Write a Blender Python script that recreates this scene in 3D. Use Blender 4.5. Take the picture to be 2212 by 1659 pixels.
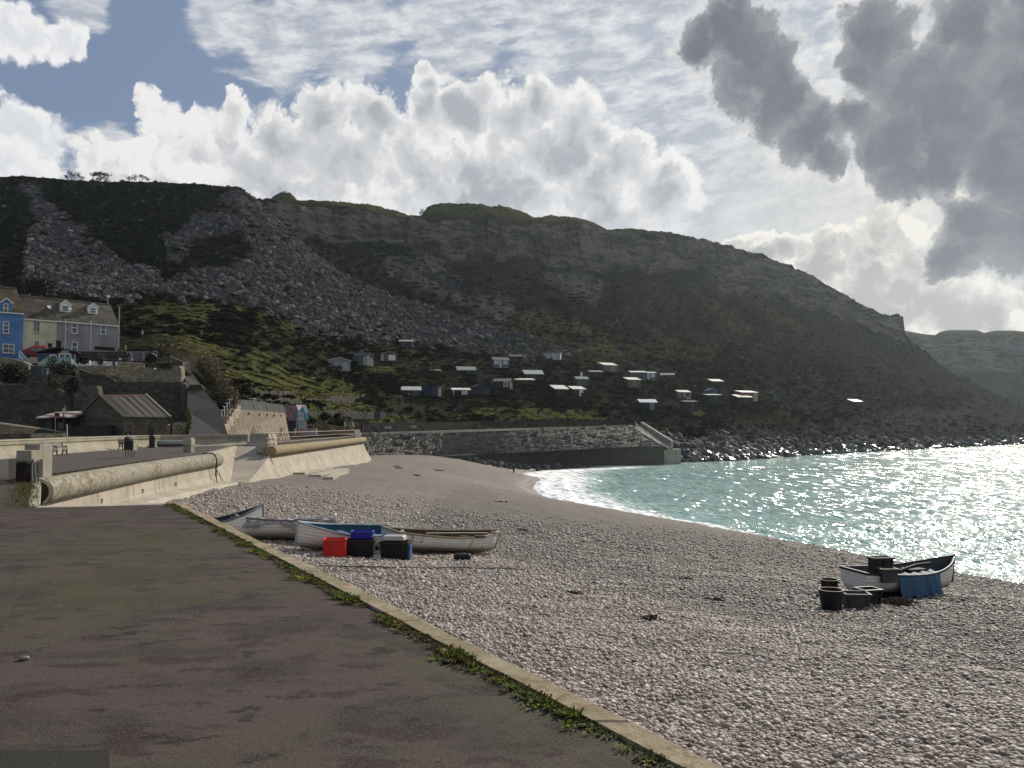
import bpy, math, random
import numpy as np
from mathutils import Vector, Matrix
R = math.radians
random.seed(7)
rng = np.random.default_rng(11)
scene = bpy.context.scene
for o in list(bpy.data.objects):
    bpy.data.objects.remove(o)

# ---------------------------------------------------------------- camera
F, CX, CY, HORIZON, CAMZ = 1800.0, 1106.0, 829.5, 921.0, 2.0
PITCH = math.atan((HORIZON - CY) / F)
cam_d = bpy.data.cameras.new("camera")
cam_d.sensor_width = 36.0
cam_d.lens = 36.0 * F / 2212.0
cam_d.clip_start = 0.1
cam_d.clip_end = 20000
cam = bpy.data.objects.new("camera", cam_d)
scene.collection.objects.link(cam)
cam.location = (0, 0, CAMZ)
cam.rotation_euler = (R(90) + PITCH, 0, 0)
scene.camera = cam

# ---------------------------------------------------------------- light
SUN_AZ, SUN_EL = 30.5, 29.5          # degrees right of the view, above the horizon
sun_d = bpy.data.lights.new("sun", 'SUN')
sun_d.energy = 4.9
sun_d.angle = R(0.53)
sun_d.color = (1.0, 0.91, 0.78)
sun = bpy.data.objects.new("sun", sun_d)
scene.collection.objects.link(sun)
_sd = Vector((math.sin(R(SUN_AZ)) * math.cos(R(SUN_EL)), math.cos(R(SUN_AZ)) * math.cos(R(SUN_EL)), math.sin(R(SUN_EL))))
sun.rotation_euler = (-_sd).to_track_quat('-Z', 'Y').to_euler()
sun.location = (40, 60, 60)

scene.view_settings.view_transform = 'Standard'
scene.view_settings.look = 'None'
scene.view_settings.exposure = 0.0
scene.view_settings.gamma = 1.0
scene.cycles.max_bounces = 6
scene.cycles.diffuse_bounces = 3
scene.cycles.glossy_bounces = 3
scene.cycles.transmission_bounces = 4
scene.cycles.transparent_max_bounces = 8
scene.cycles.volume_bounces = 0
scene.cycles.caustics_reflective = False
scene.cycles.caustics_refractive = False
scene.cycles.use_denoising = True
scene.cycles.sample_clamp_indirect = 6.0

# ---------------------------------------------------------------- node helper
class S:
    """a socket with arithmetic"""
    def __init__(s, g, sock): s.g, s.s = g, sock
    def _m(s, op, *a, clamp=False): return s.g.math(op, s, *a, clamp=clamp)
    def __add__(s, o): return s._m('ADD', o)
    __radd__ = __add__
    def __sub__(s, o): return s._m('SUBTRACT', o)
    def __rsub__(s, o): return s.g.math('SUBTRACT', o, s)
    def __mul__(s, o): return s._m('MULTIPLY', o)
    __rmul__ = __mul__
    def __truediv__(s, o): return s._m('DIVIDE', o)
    def __rtruediv__(s, o): return s.g.math('DIVIDE', o, s)
    def __neg__(s): return s._m('MULTIPLY', -1.0)
    def max(s, o): return s._m('MAXIMUM', o)
    def min(s, o): return s._m('MINIMUM', o)
    def clamp(s): return s._m('ADD', 0.0, clamp=True)
    def abs(s): return s._m('ABSOLUTE')
    def sqrt(s): return s._m('SQRT')
    def pow(s, e): return s._m('POWER', e)
    def step(s, a, b):
        """smoothstep from a (0) to b (1)"""
        return s.g.mapr(s, a, b)

class G:
    def __init__(s, tree): s.t = tree
    def new(s, typ, **kw):
        n = s.t.nodes.new(typ)
        for k, v in kw.items(): setattr(n, k, v)
        return n
    def put(s, sock, v):
        if isinstance(v, S): s.t.links.new(v.s, sock)
        elif v is not None:
            if hasattr(sock.default_value, '__len__') and not hasattr(v, '__len__'): v = (v,) * len(sock.default_value)
            if hasattr(v, '__len__') and len(v) == 3 and len(sock.default_value) == 4: v = (*v, 1.0)
            sock.default_value = v
    def math(s, op, *a, clamp=False):
        n = s.new('ShaderNodeMath', operation=op, use_clamp=clamp)
        for i, v in enumerate(a): s.put(n.inputs[i], v)
        return S(s, n.outputs[0])
    def vmath(s, op, *a, scale=None):
        n = s.new('ShaderNodeVectorMath', operation=op)
        for i, v in enumerate(a): s.put(n.inputs[i], v)
        if scale is not None: s.put(n.inputs['Scale'], scale)
        return S(s, n.outputs['Value' if op in ('LENGTH', 'DOT_PRODUCT', 'DISTANCE') else 'Vector'])
    def mapr(s, v, a, b, c=0.0, d=1.0, smooth=True):
        n = s.new('ShaderNodeMapRange', interpolation_type='SMOOTHSTEP' if smooth else 'LINEAR')
        for i, x in enumerate((v, a, b, c, d)): s.put(n.inputs[i], x)
        return S(s, n.outputs[0])
    def mix(s, f, a, b, blend='MIX'):
        n = s.new('ShaderNodeMix', data_type='RGBA', blend_type=blend)
        n.clamp_factor = True
        s.put(n.inputs[0], f); s.put(n.inputs[6], a); s.put(n.inputs[7], b)
        return S(s, n.outputs[2])
    def coord(s, which='Object'):
        return S(s, s.new('ShaderNodeTexCoord').outputs[which])
    def geo(s, which='Position'):
        return S(s, s.new('ShaderNodeNewGeometry').outputs[which])
    def attr(s, name, out='Fac'):
        return S(s, s.new('ShaderNodeAttribute', attribute_name=name).outputs[out])
    def sep(s, v):
        n = s.new('ShaderNodeSeparateXYZ'); s.put(n.inputs[0], v)
        return [S(s, n.outputs[i]) for i in range(3)]
    def comb(s, x, y, z):
        n = s.new('ShaderNodeCombineXYZ')
        for i, v in enumerate((x, y, z)): s.put(n.inputs[i], v)
        return S(s, n.outputs[0])
    def noise(s, vec, scale=1.0, detail=4, rough=0.5, dist=0.0, lac=2.0, color=False, typ='FBM', norm=True, dim='3D'):
        n = s.new('ShaderNodeTexNoise', noise_dimensions=dim, noise_type=typ, normalize=norm)
        s.put(n.inputs['Vector'], vec)
        for k, v in (('Scale', scale), ('Detail', detail), ('Roughness', rough), ('Distortion', dist), ('Lacunarity', lac)): s.put(n.inputs[k], v)
        return S(s, n.outputs['Color' if color else 0])
    def voro(s, vec, scale=1.0, feat='F1', rnd=1.0, detail=0, rough=.5, out='Distance', smooth=None, dim='3D'):
        n = s.new('ShaderNodeTexVoronoi', voronoi_dimensions=dim, feature=feat)
        s.put(n.inputs['Vector'], vec); s.put(n.inputs['Scale'], scale); s.put(n.inputs['Randomness'], rnd)
        if 'Detail' in n.inputs and feat != 'DISTANCE_TO_EDGE': s.put(n.inputs['Detail'], detail); s.put(n.inputs['Roughness'], rough)
        if smooth is not None: s.put(n.inputs['Smoothness'], smooth)
        return S(s, n.outputs[out])
    def ramp(s, f, stops, interp='LINEAR'):
        n = s.new('ShaderNodeValToRGB'); cr = n.color_ramp; cr.interpolation = interp
        while len(cr.elements) < len(stops): cr.elements.new(0.5)
        for e, (p, c) in zip(cr.elements, stops):
            e.position = p; e.color = (*c, 1.0) if hasattr(c, '__len__') else (c, c, c, 1.0)
        s.put(n.inputs[0], f)
        return S(s, n.outputs[0])
    def bump(s, h, strength=0.5, dist=0.02, normal=None):
        n = s.new('ShaderNodeBump'); s.put(n.inputs['Strength'], strength); s.put(n.inputs['Distance'], dist); s.put(n.inputs['Height'], h)
        if normal is not None: s.put(n.inputs['Normal'], normal)
        return S(s, n.outputs[0])

def sc(c, k): return tuple(min(1.0, v * k) for v in c)
def new_mat(name):
    m = bpy.data.materials.new(name); m.use_nodes = True
    g = G(m.node_tree); b = m.node_tree.nodes['Principled BSDF']
    return m, g, b
def setb(g, b, **kw):
    names = dict(color='Base Color', rough='Roughness', metal='Metallic', normal='Normal', spec='Specular IOR Level', trans='Transmission Weight', alpha='Alpha', ior='IOR', coat='Coat Weight', sss='Subsurface Weight')
    for k, v in kw.items(): g.put(b.inputs[names[k]], v)

_mats = {}
def mat(name, color, rough=0.75, var=0.18, scale=3.0, bump=0.15, bdist=0.01, metal=0.0, spec=0.35, dirt=None, dirt_amt=0.0, fine=40.0):
    """worn surface: two scales of colour variation, fine bump, optional dirt blotches"""
    if name in _mats: return _mats[name]
    m, g, b = new_mat(name)
    p = g.coord('Object')
    n1 = g.noise(p, scale, 5, .6)
    n2 = g.noise(p, fine, 3, .6)
    c = g.mix(n1.step(.3, .7), sc(color, 1 - var), sc(color, 1 + var * .6))
    c = g.mix((n2.step(.35, .75)) * var, c, sc(color, .55))
    if dirt is not None:
        n3 = g.noise(p, scale * .7, 6, .7)
        c = g.mix(n3.step(.62 - .25 * dirt_amt, .8 - .1 * dirt_amt) * .8, c, dirt)
    setb(g, b, color=c, rough=rough, metal=metal, spec=spec)
    if bump: setb(g, b, normal=g.bump(n2 + n1 * .6, bump, bdist))
    _mats[name] = m
    return m

# ---------------------------------------------------------------- numpy noise
_perm = rng.permutation(256); _perm = np.concatenate([_perm, _perm, _perm])
_grad = rng.normal(size=(256, 3)); _grad /= np.linalg.norm(_grad, axis=1)[:, None]
def perlin(x, y, z=None):
    x = np.asarray(x, float); y = np.asarray(y, float)
    z = np.zeros_like(x) if z is None else np.broadcast_to(np.asarray(z, float), x.shape)
    xi, yi, zi = np.floor(x).astype(int), np.floor(y).astype(int), np.floor(z).astype(int)
    xf, yf, zf = x - xi, y - yi, z - zi
    u, v, w = [t * t * t * (t * (t * 6 - 15) + 10) for t in (xf, yf, zf)]
    xi &= 255; yi &= 255; zi &= 255
    def gr(i, j, k):
        h = _perm[_perm[_perm[xi + i] + yi + j] + zi + k]
        gv = _grad[h]
        return gv[..., 0] * (xf - i) + gv[..., 1] * (yf - j) + gv[..., 2] * (zf - k)
    def L(a, b, t): return a + t * (b - a)
    return L(L(L(gr(0,0,0), gr(1,0,0), u), L(gr(0,1,0), gr(1,1,0), u), v), L(L(gr(0,0,1), gr(1,0,1), u), L(gr(0,1,1), gr(1,1,1), u), v), w) * 1.6
def fbm(x, y, z=None, octs=4, rough=.5):
    s, a, f = 0, 1.0, 1.0
    for i in range(octs):
        s = s + a * perlin(x * f + 17.3 * i, y * f - 9.1 * i, None if z is None else z * f + 5.7 * i)
        a *= rough; f *= 2.03
    return s
def sstep(a, b, v):
    t = np.clip((v - a) / (b - a), 0, 1); return t * t * (3 - 2 * t)

# ---------------------------------------------------------------- picture rays -> places
CP, SP = math.cos(PITCH), math.sin(PITCH)
def at(x, y, d):
    """the point seen at photo pixel (x, y of a 2212 x 1659 view) at distance d in front of the camera"""
    u, v = (x - CX) / F, -(y - CY) / F
    k = d / (CP - v * SP)
    return Vector((u * k, d, CAMZ + (SP + v * CP) * k))
def at_z(x, y, z):
    u, v = (x - CX) / F, -(y - CY) / F
    k = (z - CAMZ) / (SP + v * CP)
    return Vector((u * k, (CP - v * SP) * k, z))
def px(P):
    """world arrays/points -> photo pixel"""
    X, Y, Z = P[..., 0], P[..., 1], P[..., 2] - CAMZ
    dep = Y * CP + Z * SP; up = Z * CP - Y * SP
    return CX + F * X / dep, CY - F * up / dep

# ---------------------------------------------------------------- mesh helpers
def tag(o, label=None, cat=None, group=None, kind=None):
    if label and not kind: kind = 'thing'
    for k, v in (('label', label), ('category', cat), ('group', group), ('kind', kind)):
        if v: o[k] = v
    return o
def link(o, parent=None):
    scene.collection.objects.link(o)
    if parent is not None: o.parent = parent
    return o
def empty(name, loc, rz=0.0, label=None, cat=None, group=None):
    o = bpy.data.objects.new(name, None); o.empty_display_size = .3
    o.location = loc; o.rotation_euler = (0, 0, rz)
    link(o); tag(o, label, cat, group)
    return o
def mesh_np(name, V, faces, mats, parent=None, smooth=False, fmat=None):
    """V (n,3) array, faces (m,k) array or list"""
    me = bpy.data.meshes.new(name)
    V = np.asarray(V, dtype=np.float32)
    if isinstance(faces, np.ndarray):
        m, k = faces.shape
        me.vertices.add(len(V)); me.vertices.foreach_set('co', V.ravel())
        me.loops.add(m * k); me.loops.foreach_set('vertex_index', faces.astype(np.int32).ravel())
        me.polygons.add(m); me.polygons.foreach_set('loop_start', np.arange(0, m * k, k, dtype=np.int32))
        try: me.polygons.foreach_set('loop_total', np.full(m, k, dtype=np.int32))
        except Exception: pass
        me.update(calc_edges=True)
    else:
        me.from_pydata([tuple(map(float, v)) for v in V], [], faces)
    me.validate()
    for mm in (mats if isinstance(mats, (list, tuple)) else [mats]): me.materials.append(mm)
    if smooth: me.polygons.foreach_set('use_smooth', np.ones(len(me.polygons), dtype=bool))
    if fmat is not None: me.polygons.foreach_set('material_index', np.asarray(fmat, dtype=np.int32))
    me.update()
    return link(bpy.data.objects.new(name, me), parent)
def fattr(o, name, vals):
    a = o.data.attributes.new(name, 'FLOAT', 'POINT'); a.data.foreach_set('value', np.asarray(vals, dtype=np.float32))
def grid_faces(nr, nc):
    i = np.arange(nr - 1)[:, None] * nc + np.arange(nc - 1)[None, :]
    return np.stack([i, i + 1, i + nc + 1, i + nc], -1).reshape(-1, 4)

class MB:
    """collects shapes into one mesh"""
    def __init__(s): s.v, s.f = [], []
    def add(s, vs, fs):
        n = len(s.v); s.v += [Vector(v) for v in vs]; s.f += [tuple(i + n for i in f) for f in fs]; return s
    def box(s, c, size, rz=0.0, taper=(1, 1), rot=None):
        hx, hy, hz = size[0] / 2, size[1] / 2, size[2] / 2
        vs = []
        for z, kx, ky in ((-hz, 1, 1), (hz, taper[0], taper[1])):
            for sx, sy in ((-1, -1), (1, -1), (1, 1), (-1, 1)): vs.append(Vector((sx * hx * kx, sy * hy * ky, z)))
        M = (Matrix.Rotation(rz, 3, 'Z') if rot is None else rot)
        return s.add([M @ v + Vector(c) for v in vs], [(3, 2, 1, 0), (4, 5, 6, 7), (0, 1, 5, 4), (1, 2, 6, 5), (2, 3, 7, 6), (3, 0, 4, 7)])
    def span(s, a, b, w, h, up=(0, 0, 1)):
        """bar from a to b, w wide and h deep"""
        a, b = Vector(a), Vector(b); d = (b - a).normalized(); u = Vector(up)
        if abs(d.dot(u)) > .98: u = Vector((1, 0, 0))
        r = d.cross(u).normalized(); u = r.cross(d)
        vs = [p + r * sx * w / 2 + u * sy * h / 2 for p in (a, b) for sx, sy in ((-1, -1), (1, -1), (1, 1), (-1, 1))]
        return s.add(vs, [(0, 1, 2, 3), (7, 6, 5, 4), (4, 5, 1, 0), (5, 6, 2, 1), (6, 7, 3, 2), (7, 4, 0, 3)])
    def tube(s, pts, r, n=8, caps=True):
        pts = [Vector(p) for p in pts]; rs = r if hasattr(r, '__len__') else [r] * len(pts)
        rings = []
        for i, p in enumerate(pts):
            d = (pts[min(i + 1, len(pts) - 1)] - pts[max(i - 1, 0)]).normalized()
            u = Vector((0, 0, 1)) if abs(d.z) < .9 else Vector((1, 0, 0))
            a = d.cross(u).normalized(); b = a.cross(d)
            rings.append([p + (a * math.cos(t) + b * math.sin(t)) * rs[i] for t in [2 * math.pi * k / n for k in range(n)]])
        return s.loft(rings, True, caps)
    def loft(s, rings, closed=True, caps=True):
        n = len(rings[0]); vs = [v for r in rings for v in r]; fs = []
        for i in range(len(rings) - 1):
            for k in range(n if closed else n - 1):
                a, b = i * n + k, i * n + (k + 1) % n
                fs.append((a, b, b + n, a + n))
        if caps and closed: fs += [tuple(range(n - 1, -1, -1)), tuple(range((len(rings) - 1) * n, len(rings) * n))]
        return s.add(vs, fs)
    def prism(s, poly, h0, h1):
        """polygon in xy extruded from h0 to h1"""
        n = len(poly); vs = [(x, y, h0) for x, y in poly] + [(x, y, h1) for x, y in poly]
        return s.add(vs, [tuple(range(n - 1, -1, -1)), tuple(range(n, 2 * n))] + [(i, (i + 1) % n, (i + 1) % n + n, i + n) for i in range(n)])
    def extr(s, pts, off):
        """planar 3-D polygon pushed by off"""
        n = len(pts); off = Vector(off); vs = [Vector(p) for p in pts] + [Vector(p) + off for p in pts]
        return s.add(vs, [tuple(range(n - 1, -1, -1)), tuple(range(n, 2 * n))] + [(i, (i + 1) % n, (i + 1) % n + n, i + n) for i in range(n)])
    def lathe(s, prof, n=16, c=(0, 0, 0), caps=False):
        c = Vector(c)
        return s.loft([[c + Vector((r * math.cos(t), r * math.sin(t), z)) for t in [2 * math.pi * k / n for k in range(n)]] for r, z in prof], True, caps)
    def build(s, name, m, parent=None, smooth=False, bevel=0.0, fix=True, seg=2):
        me = bpy.data.meshes.new(name); me.from_pydata([tuple(v) for v in s.v], [], s.f); me.validate()
        if fix:
            import bmesh
            bm = bmesh.new(); bm.from_mesh(me); bmesh.ops.recalc_face_normals(bm, faces=bm.faces); bm.to_mesh(me); bm.free()
        me.materials.append(m)
        if smooth: me.polygons.foreach_set('use_smooth', np.ones(len(me.polygons), dtype=bool))
        o = link(bpy.data.objects.new(name, me), parent)
        if bevel:
            b = o.modifiers.new('bevel', 'BEVEL'); b.width = bevel; b.segments = seg; b.limit_method = 'ANGLE'; b.angle_limit = R(35)
        return o
def copy_tree(o, parent=None):
    c = o.copy(); link(c, parent)
    for ch in o.children: copy_tree(ch, c)
    return c
# ---------------------------------------------------------------- sky
def make_world():
    w = bpy.data.worlds.new("World"); scene.world = w; w.use_nodes = True
    t = w.node_tree; g = G(t); bg = t.nodes['Background']
    sky = g.new('ShaderNodeTexSky', sky_type='NISHITA', sun_disc=False, sun_elevation=R(SUN_EL), sun_rotation=R(SUN_AZ), altitude=10.0, air_density=1.0, dust_density=0.6, ozone_density=2.0)
    nish = S(g, sky.outputs[0])
    dx, dy, dz = g.sep(g.coord('Generated'))
    az = g.math('ARCTAN2', dx, dy) * 57.29578
    el = g.math('ARCSINE', dz.min(1.0).max(-1.0)) * 57.29578
    p = g.comb(az, el, 0.0)
    def ang(x, y):
        q = at(x, y, 100.0) - Vector((0, 0, CAMZ)); q.normalize()
        return (math.degrees(math.atan2(q.x, q.y)), math.degrees(math.asin(q.z)))
    K = 1 / 31.4
    # warped sky coordinates
    wn = g.noise(p, .16, 2, .5, color=True, dim='2D')
    wv = g.vmath('SCALE', g.vmath('SUBTRACT', wn, (.5, .5, .5)), scale=1.9)
    pw = g.vmath('ADD', p, wv)
    wn2 = g.noise(p, .75, 3, .6, color=True, dim='2D')
    pw = g.vmath('ADD', pw, g.vmath('SCALE', g.vmath('SUBTRACT', wn2, (.5, .5, .5)), scale=1.15))
    def billow(q):
        a = g.noise(q, .30, 0, norm=False, dim='2D').abs()
        b = g.noise(q, .72, 0, norm=False, dim='2D').abs()
        c = g.noise(q, 1.75, 2, .55, norm=False, dim='2D').abs()
        return a * 1.0 + b * .5 + c * .20
    h = billow(pw)
    h2 = billow(g.vmath('ADD', pw, (.40, .55, 0)))
    relief = (h - h2)                                        # > 0 where the billow faces the sun (upper right)
    fine = g.noise(p, 1.1, 5, .62, dim='2D')
    shade = g.noise(pw, .17, 3, .5, dim='2D')
    def field(blobs, q):
        f = None
        for x, y, r in blobs:
            c = ang(x, y)
            d = g.vmath('DISTANCE', q, (c[0], c[1], 0.0))
            v = g.math('MULTIPLY_ADD', d, -1.0 / (r * K), 1.0)
            f = v if f is None else g.math('SMOOTH_MAX', f, v, .25)
        return f
    bank = [(312,205,26),(330,240,36),(350,285,62),(420,285,52),(500,195,26),(505,230,40),(480,310,85),(600,300,88),(700,275,82),(810,262,92),(922,150,27),(928,185,40),(930,230,62),(1010,250,85),(1090,250,85),(1160,222,60),(1210,320,135),(1350,345,92),(1290,300,60),(1430,380,70),
            (1420,420,100),(560,390,110),(720,390,150),(900,390,160),(1080,400,170),(1280,430,170),(300,372,95),(420,375,110),(210,350,60),(1000,440,80),(600,420,100)]
    left = [(170,92,34),(120,80,40),(60,60,52),(5,45,52),(62,300,66),(20,272,52),(100,345,62),(-4,205,22),(-90,300,100),(0,360,70),(30,90,30)]
    far = [(1690,545,52),(1628,532,44),(1580,522,30),(1762,560,70),(1765,525,42),(1830,545,68),(1890,600,62),(1930,655,80),(1990,640,95),(2060,670,90),(2010,560,80),(1850,640,66),(2120,385,46),(2060,395,38),(2190,378,46),(2150,680,70),(1900,500,60)]
    dark = [(1850,250,58),(1900,330,62),(1960,380,70),(1595,55,105),(1510,95,85),(1640,140,120),(1690,225,115),(1735,300,105),(1770,335,70),(1895,75,110),(1960,190,140),(2075,70,110),(2080,210,190),(2050,310,150),(1940,300,110),(2230,120,190),
            (2120,505,120),(2215,520,150),(2060,560,80),(2190,300,150),(2110,-60,120),(1860,150,45),(2330,380,260),(2330,50,260)]
    B, L_, D, E = [field(b, pw) for b in (bank, left, far, dark)]
    grey = field([(865,268,95),(690,290,80),(760,275,80),(1160,208,60),(1030,255,70),(1180,380,170),(1000,412,80),(1375,292,48),(590,330,70),(1300,350,80),(1420,420,70),(930,420,50),(60,330,60)], pw)
    grey2 = field([(1700,535,30),(1800,600,40),(1880,640,60),(1960,600,70),(2020,640,60),(1900,560,40),(1660,545,22),(2100,690,60),(1780,560,30)], pw)
    # clear sky, whiter low down and towards the sun
    tosun = az.step(-30.0, 26.0)
    lowv = el.step(19.0, 7.0)
    blue = g.mix(.75, g.vmath('SCALE', nish, scale=.62), g.mix(tosun * .7, (2.45, 3.25, 4.9), (4.3, 4.8, 5.6)))
    # high rippled layer on a plane overhead
    zz = dz.max(.03)
    pl = g.comb(dx / zz, dy / zz, 0.0)
    pls = g.vmath('MULTIPLY', pl, (1.0, 1.7, 1.0))
    tilt = g.comb(az * .42 + el * .20, el * 1.25 - az * .16, 0.0)
    r1 = g.noise(tilt, .30, 4, .6, dim='2D')
    r2 = g.noise(tilt, .80, 5, .64, .10, dim='2D')
    T = field([(600,95,105),(760,50,145),(980,30,170),(1230,60,215),(1450,150,240),(480,30,100),(1500,330,280),(1750,430,260),(1300,220,250),(1600,480,220),(1900,420,220),(2000,40,200),(180,2,70),(240,330,70)], p)
    ta = ((T * 1.9 + .02).min(1.0) * 1.25 + (r1 - .5) * 2.6 + (r2 - .5) * 1.2 - .12).step(.10, .85)
    ta = (ta + az.step(4.0, 13.0) * (.62 + (r2 - .5) * .9)).min(1.0).max(0.0)
    warm = az.step(7.0, 24.0)
    tc = g.mix((r2 - .5) * 3.4 + .40 + (r1 - .5), (4.8, 5.2, 6.0), (8.5, 8.55, 8.7))
    tc = g.mix(warm * .9 * el.step(23.0, 11.0), tc, g.mix((fine - .5) * 2 + .5, (6.4, 6.4, 5.9), (8.3, 8.1, 7.1)))
    c = g.mix(ta * .93, blue, tc)
    # pale veil low over the hills
    veil = lowv * (1.0 - az.step(16.0, 30.0) * .6) * ((fine - .5) * 1.2 + .85)
    c = g.mix(veil.clamp(), c, g.mix((shade - .5) * 2.6 + .55, (6.3, 6.6, 7.1), (8.6, 8.6, 8.5)))
    soft_n = g.noise(g.vmath('ADD', pw, (11.0, 5.0, 0)), .28, 4, .55, dim='2D')
    lump = g.noise(g.vmath('ADD', p, (3.0, 8.0, 0)), .33, 4, .6, dim='2D')
    def cumulus(c, f, amp, t0, soft, core_w, core, mid, rim, rel, gm, warmth=0.0, tail=None, k1=1.0, mid_amp=.6, r0=-.05, r1=.55):
        d = f + (h - .36) * amp + (lump - .5) * mid_amp + (fine - .5) * .10
        a = d.step(t0, t0 + soft)
        if tail is not None: a = g.mix(tail, a, d.step(t0 - .1, t0 + .75))
        thick = d.step(t0 + soft * .3, t0 + core_w)
        s = (thick * gm + (soft_n - .5) * k1 * thick - relief * rel + (fine - .5) * .16)
        col = g.mix(s.step(r0, r1), rim, mid)
        col = g.mix(s.step(.40, 1.35), col, core)
        if warmth: col = g.mix(warm * warmth, col, g.mix(.5, col, (9.2, 8.5, 6.6)))
        return g.mix(a, c, col)
    low = el.step(17.0, 12.0)
    c = cumulus(c, D, .50, .10, .14, .75, (3.9, 4.0, 4.3), (6.3, 6.3, 6.3), (9.6, 9.3, 8.6), 1.3, (grey2 * 1.6 + .85).max(.6), .35, el.step(6.5, 3.0), 1.2, .4)
    c = cumulus(c, L_, .50, .12, .34, 1.3, (6.0, 6.3, 6.9), (8.0, 8.2, 8.5), (9.7, 9.7, 9.7), .8, .7, k1=1.2, mid_amp=.5)
    c = cumulus(c, B, .50, .12, .24, .95, (4.5, 4.75, 5.2), (6.9, 7.0, 7.2), (9.6, 9.5, 9.3), .8, (grey * .75 + shade * 1.3 + .22).max(.15), 0, low, 1.9, .55)
    c = cumulus(c, E, .40, .00, .58, .85, (1.5, 1.62, 1.95), (2.8, 2.9, 3.2), (9.0, 8.8, 8.3), .35, shade * .9 + .70, k1=.8, mid_amp=.40, r0=.0, r1=.42)
    c = g.mix(el.step(1.0, -3.0), c, (2.0, 2.2, 2.3))
    g.put(bg.inputs['Color'], c)
    bg.inputs['Strength'].default_value = 0.09
make_world()
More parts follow.
